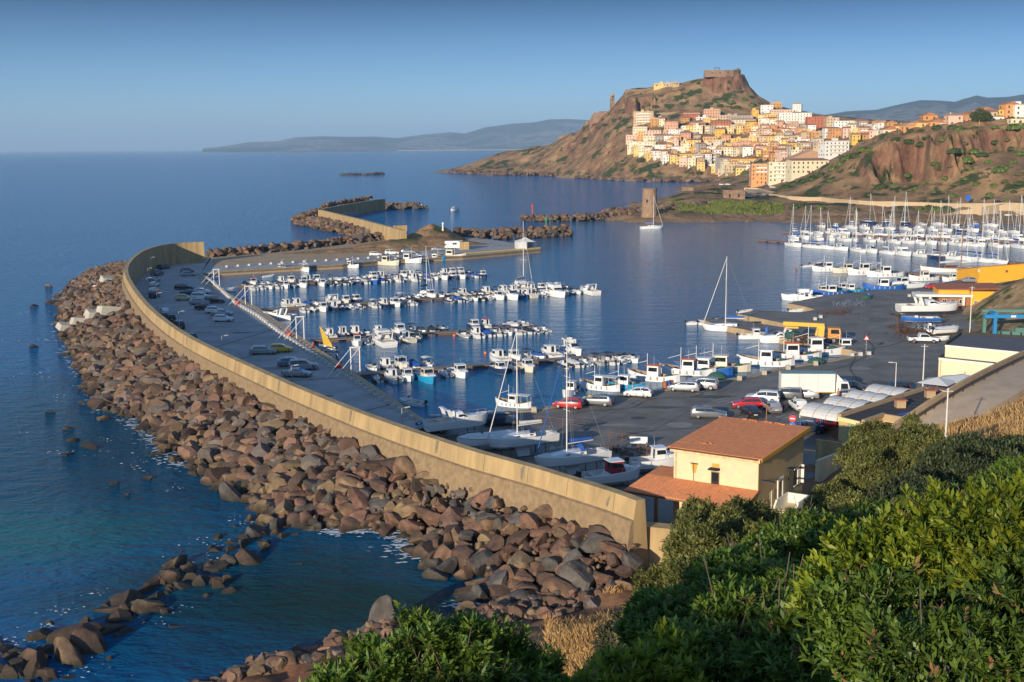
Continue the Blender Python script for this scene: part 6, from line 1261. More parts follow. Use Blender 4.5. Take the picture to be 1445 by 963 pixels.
# steel anchors / cradles heap
def junk(x, y, n, lb, seed, m=M_steel, sz=1.2, cat='scrap heap'):
    rr = random.Random(seed); b = MB()
    for k in range(n):
        a = rr.uniform(0, 6.28); c = Vector((rr.uniform(-3, 3), rr.uniform(-1.6, 1.6), 0)); d = Vector((math.cos(a), math.sin(a), rr.uniform(.2, 1.0)))*sz*rr.uniform(.5, 1.2); b.tube(c, c+d, .045, .045, 4); b.tube(c+d, c+d*1.0+Vector((rr.uniform(-1,1), rr.uniform(-1,1), -d.z)), .045, .045, 4)
    o = b.build('scrap_heap', m); o.location = P(x, y, ZQ); tag(o, lb, cat, kind='stuff'); return o
junk(1200, 431, 60, 'grey steel frames and trestles heaped on the work quay', 1); junk(1180, 443, 30, 'low dark scrap beside the slip', 2, M_rust); junk(1290, 470, 70, 'scrap metal and trailers around the stored boats', 3, M_rust); junk(1305, 463, 60, 'tangle of grey boat trailers between stored boats', 5); junk(1140, 483, 60, 'brown rusty chains and iron beside the crane', 4, M_rust, 1.0); junk(880, 640, 40, 'dark scrap near the fenced corner of the yard', 6, M_rust, .9); junk(1275, 462, 40, 'rusty iron along the kerb left of stored boats', 8, M_rust, .7)
# fence frames on the yard
M_fence = mat('rusty_fence_steel', (0.20,0.08,0.04), .85, var=.4)
for k, (a, c) in enumerate([((760,600),(828,606)),((860,623),(896,628)),((899,640),(927,652)),((1268,478),(1266,448)),((1268,478),(1290,487))]):
    p, q = P(*a, ZQ), P(*c, ZQ); b = MB(); n = max(2, int((q-p).length/2.2))
    for i in range(n+1): v = p.lerp(q, i/n)-p; b.tube(v, v+Vector((0,0,1.15)), .045, .045, 5)
    b.tube(Vector((0,0,1.12)), (q-p)+Vector((0,0,1.12)), .04, .04, 5); b.tube(Vector((0,0,.5)), (q-p)+Vector((0,0,.5)), .03, .03, 5); o = b.build('barrier_rail', M_fence); o.location = p; tag(o, 'rusty tubular barrier ' + ['behind the mast with the blue sail cover','left of the white board','leading towards the yellow house','left side of the stored boats enclosure','front side of the stored boats enclosure'][k], 'barrier')
b = MB(); b.cbox((0,0,.75), (2.1,.08,.8)); b.tube((-.9,0,0),(-.9,0,.4),.04,.04,5); b.tube((.9,0,0),(.9,0,.4),.04,.04,5); o = b.build('white_board', M_signw); o.location = P(901, 630, ZQ); o.rotation_euler = (0,0,-.15); tag(o, 'blank white board standing on the yard near the rusty barriers', 'board')
# people
def person(x, y, top, bot, lb, h=0, z=None, q=None):
    t = thing('person', lb, 'person', q or P(x, y, ZQ if z is None else z), h)
    me = bpy.data.meshes.new('body'); V = [(0,0,.95),(0,0,1.2),(0,0,1.42),(0,0,1.52),(0,.01,1.66),(-.1,0,.9),(-.12,.05,.48),(-.13,-.02,.07),(-.13,.14,.04),(.1,0,.9),(.12,-.1,.48),(.13,-.12,.07),(.13,.04,.04),(-.2,0,1.4),(-.27,-.02,1.12),(-.25,.1,.9),(.2,0,1.4),(.27,.02,1.12),(.24,.16,.95)]
    E = [(0,1),(1,2),(2,3),(3,4),(0,5),(5,6),(6,7),(7,8),(0,9),(9,10),(10,11),(11,12),(2,13),(13,14),(14,15),(2,16),(16,17),(17,18)]; Rr = [.15,.14,.15,.06,.10,.1,.07,.05,.045,.1,.07,.05,.045,.065,.05,.035,.065,.05,.035]
    me.from_pydata(V, E, []); o = bpy.data.objects.new('body', me); col.objects.link(o); o.parent = t; me.materials.append(mat('skin_tone', (0.45,0.26,0.17), .6))
    s = o.modifiers.new('s', 'SKIN'); 
    for k, sv in enumerate(me.skin_vertices[0].data): sv.radius = (Rr[k]*(.75 if k in (0,1,2) else 1), Rr[k]) if k in (0,1,2) else (Rr[k], Rr[k]); sv.use_root = (k == 0)
    s2 = o.modifiers.new('ss', 'SUBSURF'); s2.levels = 1; s2.render_levels = 2
    b = MB(); b.lathe([(.19,.88),(.175,1.1),(.2,1.38),(.12,1.5)], 12); sh = b.build('shirt', top, t, smooth=True); b = MB(); b.tube((-.1,0,.95),(-.12,.05,.5),.115,.1,10); b.tube((.1,0,.95),(.12,-.1,.5),.115,.1,10); b.build('trousers', bot, t, smooth=True)
    b = MB(); b.lathe([(.105,1.68),(.115,1.74),(.08,1.82),(.02,1.84)], 12); b.build('hair', M_trim, t, smooth=True); return t
M_sho = mat('orange_cloth', (.55,.16,.03), .9); M_shr = mat('red_cloth', (.45,.03,.03), .9); M_shb = mat('blue_cloth', (.03,.08,.3), .9)
person(1182.5, 567, M_sho, M_shb, 'person in orange top and blue trousers standing by the silver hatchback', 1.0); person(442.5, 496, M_shr, M_trim, 'person in red top walking along the parking quay edge', .5)
# ================================================================ buildings near the camera
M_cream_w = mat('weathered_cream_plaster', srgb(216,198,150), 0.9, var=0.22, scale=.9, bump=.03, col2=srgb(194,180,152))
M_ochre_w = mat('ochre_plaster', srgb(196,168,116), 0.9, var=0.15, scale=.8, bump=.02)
M_trimw = mat('pale_cornice', srgb(214,200,170), 0.85, var=0.2, scale=2, col2=srgb(190,150,90))
M_yellowt = mat('yellow_fascia', srgb(216,160,40), 0.7, var=0.15)
M_dark = mat('dark_interior', (0.02,0.02,0.02), .9)
M_wframe = mat('brown_window_frame', (0.16,0.09,0.05), .6, var=.2)
def tile_mat(name, c, c2, sx=5.0, sy=2.6):
    m = bpy.data.materials.new(name); m.use_nodes = True; N = m.node_tree.nodes; L = m.node_tree.links; b = N['Principled BSDF']; b.inputs['Roughness'].default_value = .9; b.inputs['Specular IOR Level'].default_value = .2
    tc = N.new('ShaderNodeTexCoord'); mp = N.new('ShaderNodeMapping'); L.new(tc.outputs['Object'], mp.inputs[0])
    wv = N.new('ShaderNodeTexWave'); wv.wave_type = 'BANDS'; wv.bands_direction = 'X'; wv.inputs['Scale'].default_value = sx*.16; wv.inputs['Distortion'].default_value = .4; L.new(mp.outputs[0], wv.inputs[0])
    w2 = N.new('ShaderNodeTexWave'); w2.wave_type = 'BANDS'; w2.bands_direction = 'Y'; w2.wave_profile = 'SAW'; w2.inputs['Scale'].default_value = sy*.16; w2.inputs['Distortion'].default_value = .6; L.new(mp.outputs[0], w2.inputs[0])
    ad = N.new('ShaderNodeMath'); ad.operation = 'ADD'; L.new(wv.outputs['Fac'], ad.inputs[0]); L.new(w2.outputs['Fac'], ad.inputs[1])
    n = N.new('ShaderNodeTexNoise'); n.inputs['Scale'].default_value = 2.2; n.inputs['Detail'].default_value = 8; n.inputs['Roughness'].default_value = .75; L.new(tc.outputs['Object'], n.inputs[0])
    cr = N.new('ShaderNodeValToRGB'); L.new(n.outputs[0], cr.inputs[0]); cr.color_ramp.elements[0].position = .3; cr.color_ramp.elements[1].position = .7; cr.color_ramp.elements[0].color = (*c2, 1); cr.color_ramp.elements[1].color = (*c, 1); L.new(cr.outputs[0], b.inputs['Base Color'])
    bp = N.new('ShaderNodeBump'); bp.inputs['Strength'].default_value = .8; bp.inputs['Distance'].default_value = .07; L.new(ad.outputs[0], bp.inputs['Height']); L.new(bp.outputs[0], b.inputs['Normal']); return m
M_tile = tile_mat('terracotta_tiles', srgb(222,146,98), srgb(184,112,74))
M_stuccow = mat('white_stucco', srgb(226,218,200), .85, var=.1, scale=1)
def framed(root, M4, w, h, fm, gm, sill=None, name='window', mull=1, depth=.06):
    """window in a frame given by matrix (x right, z up, -y outward); origin at centre"""
    b = MB(); t = .07
    for (x0, x1, z0, z1) in ((-w/2, w/2, -h/2, -h/2+t), (-w/2, w/2, h/2-t, h/2), (-w/2, -w/2+t, -h/2+t, h/2-t), (w/2-t, w/2, -h/2+t, h/2-t)): b.box(x0, x1, -depth, .02, z0, z1)
    for k in range(mull): x = -w/2+w*(k+1)/(mull+1); b.box(x-.025, x+.025, -depth+.01, .02, -h/2+t, h/2-t)
    o = b.build(name, fm, root); o.matrix_parent_inverse = Matrix.Identity(4); o.matrix_local = M4
    b = MB(); b.box(-w/2+t, w/2-t, -.012, .0, -h/2+t, h/2-t); b.build('glass', gm, o)
    if sill: b = MB(); b.box(-w/2-.1, w/2+.1, -.14, 0, -h/2-.1, -h/2-.01); b.build('sill', sill, o)
    return o
def face_mat(p, q, u, z, off=.004):
    """matrix on the wall p->q (2D world relative), fraction metres u from p, height z; outward = right of direction"""
    d = Vector((q[0]-p[0], q[1]-p[1], 0)); d.normalize(); n = Vector((d.y, -d.x, 0)); o = Vector((p[0], p[1], 0))+d*u+n*off
    return Matrix(((d.x, -n.x, 0, o.x), (d.y, -n.y, 0, o.y), (0, 0, 1, z), (0, 0, 0, 1)))
ZT = 10.2
hA = P(948, 629, ZT); hB = P(1071.7, 646, ZT); hC = P(1157, 612, ZT)
u_ = Vector((hB.x-hA.x, hB.y-hA.y, 0)); LW = u_.length; u_.normalize(); v_ = Vector((-u_.y, u_.x, 0)); LD = 11.6
HO = Vector((hA.x, hA.y, 0)); rot = math.atan2(u_.y, u_.x); ZB = 1.4
house = thing('yellow_house', 'two storey cream yellow house with flat sloping terracotta roof beside the sea wall end', 'house', (HO.x, HO.y, ZB), rot)
def hw(px, py, zz):      # helper: pixel on plane z -> local
    p = P(px, py, zz); d = Vector((p.x, p.y, 0))-HO; return d.dot(u_), d.dot(v_)
zt = ZT-ZB-.35
b = MB(); b.box(0.15, LW-.15, .15, LD-.15, 0, zt); b.build('wall', M_cream_w, house)
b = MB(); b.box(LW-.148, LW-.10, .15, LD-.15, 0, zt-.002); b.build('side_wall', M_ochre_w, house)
b = MB(); b.box(-.12, LW+.10, -.12, .10, zt-.15, zt+.28); b.build('cornice', M_trimw, house)
b = MB(); b.add([(-.3,-.25,zt+.30),(LW+.3,-.25,zt+.30),(LW+.3,LD+.3,zt+.62),(-.3,LD+.3,zt+.62),(-.3,-.25,zt+.22),(LW+.3,-.25,zt+.22),(LW+.3,LD+.3,zt+.02),(-.3,LD+.3,zt+.02)], [(0,1,2,3),(4,7,6,5),(0,4,5,1),(1,5,6,2),(2,6,7,3),(3,7,4,0)]); rf = fixn(b.build('roof', M_tile, house))
b = MB(); b.add([(LW+.31,-.28,zt+.30),(LW+.36,-.28,zt+.30),(LW+.36,LD+.33,zt+.64),(LW+.31,LD+.33,zt+.64),(LW+.31,-.28,zt+.0),(LW+.36,-.28,zt+.0),(LW+.36,LD+.33,zt+.25),(LW+.31,LD+.33,zt+.25)], [(0,1,2,3),(4,7,6,5),(0,4,5,1),(1,5,6,2),(2,6,7,3),(3,7,4,0)]); fixn(b.build('fascia', M_yellowt, rf))
rr = random.Random(3)
b = MB()
for k in range(15): b.cbox((rr.uniform(2, 6.5), LD-.1+rr.uniform(-.2,.2), zt+.68), (.3,.16,.07), rr.uniform(0,3))
for k in range(7): b.cbox((rr.uniform(1.3, 2.8), rr.uniform(1.8, 2.4), zt+.42), (.28,.12,.06), rr.uniform(0,3))
o = b.build('loose_tiles', M_tile, rf); o['kind'] = 'stuff'
FM = lambda x, z: Matrix.Translation((x, .14, z))
# front face (toward the sea)
framed(house, FM(4.05, zt-2.35), .75, 1.75, M_wframe, M_glassd, M_trimw, mull=0)
b = MB(); b.box(3.62, 4.48, -.55, .14, zt-1.22, zt-1.10); b.build('window_hood', M_dark, house)
b = MB(); b.box(1.75, 2.45, .10, .135, zt-1.05, zt-.95); b.box(2.02, 2.06, .10, .135, zt-2.8, zt-.95); b.build('rusty_bracket', M_rust, house)
M_stain = mat('rust_stain_plaster', srgb(214,160,70), .9, var=.3, scale=3)
b = MB(); b.add([(1.8,.143,zt-1.0),(2.4,.143,zt-1.0),(2.25,.143,zt-1.8),(1.98,.143,zt-1.9)], [(0,1,2,3)]); b.build('rust_stain', M_stain, house)
b = MB(); b.add([(3.7,.143,zt-.75),(4.4,.143,zt-.75),(4.4,.143,zt-1.08),(3.7,.143,zt-1.08)], [(0,1,2,3)]); b.build('ochre_patch', M_stain, house)
b = MB(); b.tube((.35,.08,0),(.35,.08,zt-.2),.05,.05,8); b.build('drainpipe', M_conct_ if False else M_trimw, house)
b = MB(); b.tube((0,-.34,zt+.2),(LW,-.34,zt+.2),.07,.07,8); b.build('gutter', M_rust, house)
# right side face: windows, door, steps
SM = lambda y, z: Matrix(((0, 1, 0, LW-.098), (1, 0, 0, y), (0, 0, 1, z), (0, 0, 0, 1))) @ Matrix.Scale(-1, 4, (0, 1, 0))
def sidebox(y0, y1, x0, x1, z0, z1, nm, m, par=None): b = MB(); b.box(LW-.1+x0, LW-.1+x1, y0, y1, z0, z1); return b.build(nm, m, par or house)
for y, z, w_, h_ in ((.95, 3.9, .45, 1.7), (3.0, 4.35, .5, 1.5)):
    f = sidebox(y-w_/2, y+w_/2, 0, .03, z-h_/2, z+h_/2, 'window', M_glassd); sidebox(y+w_/2, y+w_/2+.5, .01, .08, z-h_/2, z+h_/2, 'shutter', M_cream_w, f); sidebox(y-w_/2-.1, y+w_/2+.1, 0, .14, z-h_/2-.12, z-h_/2-.02, 'sill', M_trimw, f)
f = sidebox(5.0, 5.9, 0, .04, 3.2, 5.5, 'door', M_wframe); sidebox(4.75, 5.0, .0, .1, 3.2, 5.75, 'frame', M_stuccow, f); sidebox(5.9, 6.15, .0, .1, 3.2, 5.75, 'frame', M_stuccow, f); sidebox(5.0, 5.9, .0, .1, 5.5, 5.75, 'frame', M_stuccow, f)
f = sidebox(9.0, 10.9, 0, .03, 4.1, 5.6, 'window', M_glassd); sidebox(9.0, 10.9, .03, .09, 4.02, 4.1, 'frame', M_stuccow, f); sidebox(9.0, 10.9, .03, .09, 5.6, 5.68, 'frame', M_stuccow, f); sidebox(9.92, 9.98, .03, .09, 4.1, 5.6, 'frame', M_stuccow, f); sidebox(10.9, 11.0, .0, .3, 4.0, 5.7, 'jamb', M_stuccow, f)
sidebox(7.5, 7.58, 0, .1, 3.2, 6.1, 'cable', M_trim); sidebox(7.0, 7.8, .0, .5, 6.15, 6.2, 'bracket', M_trim)
for y, z in ((.5, 6.7), (11.2, 7.1)): b = MB(); b.cbox((LW+.6, y, z), (1.2, .3, .12)); b.build('floodlight', M_trim, house)
b = MB(); b.box(LW-.1, LW+2.0, 4.4, 7.2, -.5, 3.15); st = b.build('stair_landing', M_cream_w, house)
b = MB()
for k in range(12): b.box(LW+.25, LW+1.85, 4.4-.3*(k+1), 4.4-.3*k, -.5, 3.1-.25*(k+1))
b.build('steps', M_stuccow, st)
for x in (LW-.05, LW+1.88):
    b = MB(); b.add([(x,7.2,3.1),(x,4.4,3.1),(x,.8,.1),(x,.8,.95),(x,4.3,4.05),(x,7.2,4.05)], [(0,1,2,3,4,5)]); n_ = len(b.v); b.add([(x+.18,7.2,3.1),(x+.18,4.4,3.1),(x+.18,.8,.1),(x+.18,.8,.95),(x+.18,4.3,4.05),(x+.18,7.2,4.05)], [(5,4,3,2,1,0)])
    for i in range(6): b.f.append((i, (i+1) % 6, 6+(i+1) % 6, 6+i)); b.m.append(0)
    fixn(b.build('stair_parapet', M_stuccow, st))
b = MB(); b.box(LW+.1, LW+2.05, 7.02, 7.2, 3.1, 4.05); b.build('landing_parapet', M_stuccow, st)
# lean-to veranda with tiled roof
zj = 7.3-ZB; ze = 6.55-ZB
el = hw(890, 686, 6.55); er = hw(1056, 720, 6.55)
yo = min(el[1], er[1])
b = MB(); x0 = el[0]; x1 = er[0]-.4
b.add([(x0, yo, ze), (x1, yo, ze), (x1, .14, zj), (x0+.7, .14, zj), (x0+.4, 3.4, zj), (-.0, 3.4, zj), (0, .14, zj+.01), (x0, 3.4, ze+.15)], [(0,1,2,3), (0,3,4,7)])
b.add([(x0+.7, .14, zj), (.15, .14, zj), (.15, 3.4, zj), (x0+.4, 3.4, zj)], [(0,1,2,3)])
o = b.build('veranda_roof', M_tile, house); sm = o.modifiers.new('t', 'SOLIDIFY'); sm.thickness = .12
b = MB(); b.box(x0+.1, x1-.1, yo+.12, yo+.24, ze-.28, ze-.1); b.build('beam', M_wframe, o)
for x in (x0+.3, x0+3.0, x0+5.9): b = MB(); b.box(x-.14, x+.14, yo+.15, yo+.43, -.5, ze-.28); b.build('veranda_post', M_wframe, house)
b = MB(); b.box(x0+5.9, x1-.2, yo+.3, yo+.5, -.5, ze-.3); b.build('veranda_wall', M_ochre_w, house)
b = MB(); b.box(x0+4.2, x0+5.2, .0, .13, -.5, ze-.3); b.build('pillar', M_cream_w, house)
b = MB(); b.box(x0+5.3, x0+5.8, yo+.5, .1, -.5, ze-.5); b.build('grey_panel', M_conc2, house)
t = thing('toy_boat_ride', 'small red and yellow round tub standing under the veranda', 'tub', (HO+u_*(x0+5.0)+v_*(yo+.1)+Vector((0,0,ZB+.9)))); b = MB(); b.lathe([(.7,0),(.85,.3),(.8,.5)], 18); b.build('tub', M_redp, t); b = MB(); b.lathe([(.86,.45),(.9,.55),(.5,.58)], 18); b.build('rim', M_yel, t)
b = MB(); b.lathe([(.95,-1.4),(.95,-.0)], 12); b.build('stand', M_trim, t)
# yard walls beyond the house
def wallseg(a, c, zt_, zb, th, m, nm, lb, z2=None):
    p = P(*a, zt_); q = P(*c, zt_ if z2 is None else z2); d = (q-p); d.z = 0; d.normalize(); n = Vector((-d.y, d.x, 0))*th/2; b = MB(); z2 = zt_ if z2 is None else z2
    V = [Vector((p.x,p.y,zb))-n, Vector((q.x,q.y,zb))-n, Vector((q.x,q.y,zb))+n, Vector((p.x,p.y,zb))+n, Vector((p.x,p.y,zt_))-n, Vector((q.x,q.y,z2))-n, Vector((q.x,q.y,z2))+n, Vector((p.x,p.y,zt_))+n]
    b.add(V, [(0,3,2,1),(4,5,6,7),(0,1,5,4),(1,2,6,5),(2,3,7,6),(3,0,4,7)]); return tag(b.build(nm, m), lb, 'wall')
wallseg((1153,650),(1206,630), 4.0, .5, .35, M_cream_w, 'yard_wall', 'cream yard wall with pale coping right of the yellow house')
wallseg((1152,620),(1198,626), 4.0, .5, .3, M_conc, 'yard_wall', 'grey wall closing the back of the small yard')
wallseg((1206,630),(1194,624), 4.0, .5, .3, M_stuccow, 'yard_wall', 'short white wall end of the small yard')
b = MB(); b.cbox((0,0,.7), (1.7,.25,1.4)); o = b.build('brick_infill', mat('red_brick', (.28,.09,.05), .9, var=.4, scale=4, bump=.03)); o.location = P(1178, 660, 1.8); o.rotation_euler = (0,0,rot+.9); tag(o, 'low red brick wall under the cream yard wall', 'wall')

# ---- restaurant with dark roof and vaulted awnings
ZR = 4.6
M_roofd = mat('dark_roof_felt', (0.045,0.04,0.038), .9, var=.35, scale=.5); M_green = mat('pale_green_plaster', srgb(150,160,112), .85, var=.12, scale=1); M_conct = mat('tan_parapet', srgb(176,150,116), .9, var=.25, scale=.8, bump=.02)
A = P(1184,589,ZR); Bq = P(1305,550,ZR); Cq = P(1381,561,ZR); Dq = P(1297,595,ZR); E = P(1247,587,ZR); Fq_ = P(1218,597,ZR)
rest = thing('restaurant', 'long low building with dark flat roof and four white vaulted awnings', 'restaurant', (A.x, A.y, ZQ))
def bpoly(pts, z0, z1, nm, m, par, mt=None):
    o = poly_sheet(nm, [(p.x-A.x, p.y-A.y) for p in pts], z1-ZQ, [mt or m, m], z1-z0); o.parent = par; return o
bpoly([A,Fq_,E,Dq,Cq,Bq], ZQ-.4, ZR, 'wall', M_ochre_w, rest, M_roofd)
def localwall(par, org, p, q, z0, z1, th, nm, m):
    d = (q-p); d.z = 0; d.normalize(); n = Vector((-d.y, d.x, 0))*th/2; b = MB(); o_ = Vector((org.x, org.y, 0)); V = []
    for z in (z0, z1):
        for v in (p-n, q-n, q+n, p+n): V.append((v.x-o_.x, v.y-o_.y, z-ZQ))
    b.add(V, [(0,3,2,1),(4,5,6,7),(0,1,5,4),(1,2,6,5),(2,3,7,6),(3,0,4,7)]); return b.build(nm, m, par)
localwall(rest, A, A, Bq, ZR, ZR+.4, .5, 'parapet', M_conct); localwall(rest, A, Bq, Cq, ZR, ZR+.3, .4, 'parapet', M_conct); localwall(rest, A, E, Dq, ZR-.5, ZR+.25, .4, 'parapet', M_conct); localwall(rest, A, Fq_, E, ZR, ZR+.35, .4, 'parapet', M_conct)
nrm = Vector((-(Fq_-A).y, (Fq_-A).x, 0)).normalized(); nrm = nrm if nrm.y < 0 else -nrm
localwall(rest, A, A+nrm*.06+Vector((.2,0,0)), Fq_+nrm*.06, ZQ, ZR-.35, .1, 'green_front', M_green)
localwall(rest, A, A+nrm*.1, Fq_+nrm*.1, ZR-.34, ZR+.1, .25, 'fascia', mat('cream_fascia', srgb(226,206,150), .8, var=.1))
rd = (Bq-A).normalized()
for k in range(1, 9):      # roof seams
    p = A+(Bq-A)*(k/9); q = (Fq_ if k < 3 else E)+((Cq-(Fq_ if k < 3 else E))*(k/9)); localwall(rest, A, p+(q-p)*.06, p+(q-p)*.92, ZR+.004, ZR+.03, .08, 'roof_seam', M_trim)
for k, (x, y) in enumerate([(1270,575),(1312,561)]):
    p = P(x, y, ZR); b = MB(); b.box(-.55,.55,-.5,.5,0,.9); c = b.build('chimney', M_conct, rest); c.location = (p.x-A.x, p.y-A.y, ZR-ZQ); b = MB(); b.box(-.7,.7,-.65,.65,.9,1.02); b.build('cap', M_terr, c)
p = P(1346, 568, ZR); b = MB(); b.box(-1.2,1.2,-.5,.5,0,.9); c = bevel(b.build('air_handler', M_conct, rest), .05); c.location = (p.x-A.x, p.y-A.y, ZR-ZQ); c.rotation_euler = (0,0,.5)
p = P(1283, 584, ZR+.03); b = MB(); b.cbox((0,0,0), (2.6,1.2,.03), .5); c = b.build('blue_sheet', M_canvB, rest); c.location = (p.x-A.x, p.y-A.y, ZR-ZQ+.05)
on = Vector((-rd.y, rd.x, 0)); on = on if on.x < 0 else -on
LAB = (Bq-A).length; M_vault = mat('white_translucent_vault', (0.62,0.60,0.55), .55, var=.15, scale=1.2)
for k in range(4):
    s0 = LAB*(.0+.235*k); c = A+rd*(s0+2.4)
    t = bpy.data.objects.new('awning', None); col.objects.link(t); t.parent = rest; t.location = (c.x-A.x, c.y-A.y, 0); t.rotation_euler = (0,0,math.atan2(on.y, on.x))
    b = MB(); wv = LAB*.112; Lv = 5.2; rows_ = [[(x, wv*math.cos(a), ZR-ZQ-.55+1.15*math.sin(a)) for a in [math.pi*i/10 for i in range(11)]] for x in (.3, Lv*.33, Lv*.66, Lv)]
    b.grid(rows_); o = b.build('canopy', M_vault, t); sm = o.modifiers.new('t', 'SOLIDIFY'); sm.thickness = .06
    b = MB()
    for x in (Lv*.33, Lv*.66, Lv+.01): b.path([(x, (wv+.03)*math.cos(a), ZR-ZQ-.55+1.19*math.sin(a)) for a in [math.pi*i/10 for i in range(11)]], .035, 4)
    b.build('rib', M_conct, t); b = MB(); b.box(Lv-.1, Lv, -wv, wv, ZR-ZQ-.85, ZR-ZQ-.55); b.build('valance', mat('cream_fascia', (0.6,.5,.3)), t)
    for s in (-1, 1): b = MB(); b.tube((Lv-.1, s*(wv-.1), -0), (Lv-.1, s*(wv-.1), ZR-ZQ-.8), .07, .07, 8); b.build('post', M_blue, t)
for k, (x, y) in enumerate([(1162,607),(1178,604)]):
    t = thing('arcade_machine', f'{("red and white", "second red")[k]} vending machine under the first awning', 'vending machine', P(x, y, ZQ), .2); b = MB(); b.box(-.4,.4,-.35,.35,0,1.7); bevel(b.build('cabinet', M_redp, t), .05); b = MB(); b.box(-.3,.3,-.37,-.352,.8,1.5); b.build('front_panel', M_signw, t)
# annex in the shade next to the restaurant
an = thing('annex', 'small flat grey annex with dark opening between restaurant and junipers', 'annex', (A.x, A.y, ZQ))
pa = [P(1238,600,3.9), P(1265,604,3.9), P(1283,596,3.9), P(1258,592,3.9)]
o = poly_sheet('wall', [(p.x-A.x, p.y-A.y) for p in pa], 3.9-ZQ, [M_roofd, M_conc], 3.6); o.parent = an
q = (pa[1]-pa[0]); b = MB(); p = pa[0]+q*.35; p2 = pa[0]+q*.8; n = Vector((q.y,-q.x,0)).normalized(); n = n if n.y < 0 else -n
b.add([(v.x-A.x+n.x*.02, v.y-A.y+n.y*.02, z) for v, z in ((p,.3),(p2,.3),(p2,2.0),(p,2.0))], [(0,1,2,3)]); b.build('opening', M_dark, an)
# terrace with umbrellas
t = struct(poly_sheet('terrace_paving', Wf([(1308,549),(1322,537),(1400,545),(1385,560)], 2.6), 2.6, [mat('pink_paving', srgb(150,104,88), .9, var=.2, scale=1), M_conct], 1.6))
for k, (x, y, s) in enumerate([(1360,552,1.0),(1384,556,.95),(1322,556,.7),(1404,556,.8)]):
    p = P(x, y+5, 2.6); t = thing('parasol', f'big off white square parasol, {nth(k+1)} on the restaurant terrace', 'parasol', p, .5+k*.2, 'parasols on the restaurant terrace'); a = 2.9*s
    t['label'] = ['biggest off white parasol in the middle of the terrace','off white parasol right of the biggest one','small off white parasol at the front left of the terrace','off white parasol partly behind the roadside railing'][k]
    b = MB(); b.add([(-a,-a,2.1),(a,-a,2.1),(a,a,2.1),(-a,a,2.1),(0,0,2.75)], [(0,1,4),(1,2,4),(2,3,4),(3,0,4)]); o = b.build('canopy', M_canvW, t); sm = o.modifiers.new('t','SOLIDIFY'); sm.thickness = .04; b = MB(); b.tube((0,0,0),(0,0,3.1),.06,.06,6); b.build('pole', M_wood, t)
# ---- warehouse with grey roof
M_wh = mat('pale_cream_wall', srgb(222,204,170), .85, var=.08, scale=.7); M_roofg = mat('grey_roof_felt', (0.11,0.11,0.112), .9, var=.25, scale=.5)
ZW1 = 6.3; ZW2 = 4.6; wA = P(1334,488,ZW1); wh = thing('warehouse', 'large cream warehouse with grey flat roof and lower front block', 'warehouse', (wA.x, wA.y, ZQ))
p2 = P(1356,472,ZW1); p3 = P(1470,478.5,ZW1); p4 = P(1470,501,ZW1)
def rel(ps, O): return [(p.x-O.x, p.y-O.y) for p in ps]
o = poly_sheet('wall', rel([wA,p4,p3,p2], wA), ZW1-ZQ, [M_roofg, M_wh], ZW1-ZQ+.3); o.parent = wh
lA = P(1325,506,ZW2); lB = P(1403,514.5,ZW2); lC = P(1411,507,ZW2); lD = P(1338,500,ZW2)
o = poly_sheet('front_block', rel([lA,lB,lC,lD], wA), ZW2-ZQ, [M_roofg, M_wh], ZW2-ZQ+.3); o.parent = wh
for a, c, z in ((wA,p4,ZW1),(lA,lB,ZW2)): localwall(wh, wA, a, c, z-.18, z+.12, .3, 'white_fascia', M_stuccow)
for a, c, z in ((p2,p3,ZW1),(wA,p2,ZW1),(lD,lC,ZW2),(lA,lD,ZW2)): localwall(wh, wA, a, c, z, z+.35, .3, 'roof_kerb', M_roofd)
for k in range(9): v = p2+(p3-p2)*(k/8); b = MB(); b.box(-.06,.06,-.2,.2,0,.8); o = b.build('roof_rib', M_roofd, wh); o.location = (v.x-wA.x, v.y-wA.y, ZW1-ZQ)
for t_ in (.04, .93): v = lA+(lB-lA)*t_; n = Vector(((lB-lA).y, -(lB-lA).x, 0)).normalized(); b = MB(); b.tube((0,0,0),(0,0,ZW2-ZQ-.2),.07,.07,6); o = b.build('drainpipe', M_ochre_w, wh); o.location = (v.x-wA.x+n.x*.08, v.y-wA.y+n.y*.08, 0)
for k, (x, y) in enumerate([(1344,538),(1400,533),(1408,527),(1415,520)]):
    p = P(x, y, 3.2); b = MB(); b.cbox((0,0,-.4), (2.6,1.6,2.2), .2); o = b.build('wall_block', M_cream_w); o.location = p; tag(o, f'cream masonry block, {nth(k+1)} from the left in front of the warehouse', 'wall', 'stepped masonry in front of the warehouse')
# ---- terraced building and yellow hall on the right
M_yb = mat('bright_yellow_plaster', srgb(226,164,44), .85, var=.1, scale=.4); M_brick = mat('pink_stone_cladding', srgb(168,110,84), .9, var=.4, scale=2.5, bump=.03)
q0 = P(1381,400,ZQ); yh = thing('yellow_hall', 'plain bright yellow hall behind the rocky bank', 'hall', (q0.x,q0.y,ZQ), R_(6))
b = MB(); b.add([(0,0,-.3),(26,0,-.3),(26,12,-.3),(0,12,-.3),(0,0,4.1),(26,0,5.45),(26,12,3.0),(0,12,2.2)], [(0,3,2,1),(4,5,6,7),(0,1,5,4),(1,2,6,5),(2,3,7,6),(3,0,4,7)]); b.build('wall', M_yb, yh); b = MB(); b.add([(-.2,-.2,4.1),(26,-.2,5.5),(26,12.2,3.0),(-.2,12.2,2.2),(-.2,-.2,4.25),(26,-.2,5.65),(26,12.2,3.15),(-.2,12.2,2.35)], [(0,3,2,1),(4,5,6,7),(0,1,5,4),(1,2,6,5),(2,3,7,6),(3,0,4,7)]); b.build('roof', M_terr, yh)
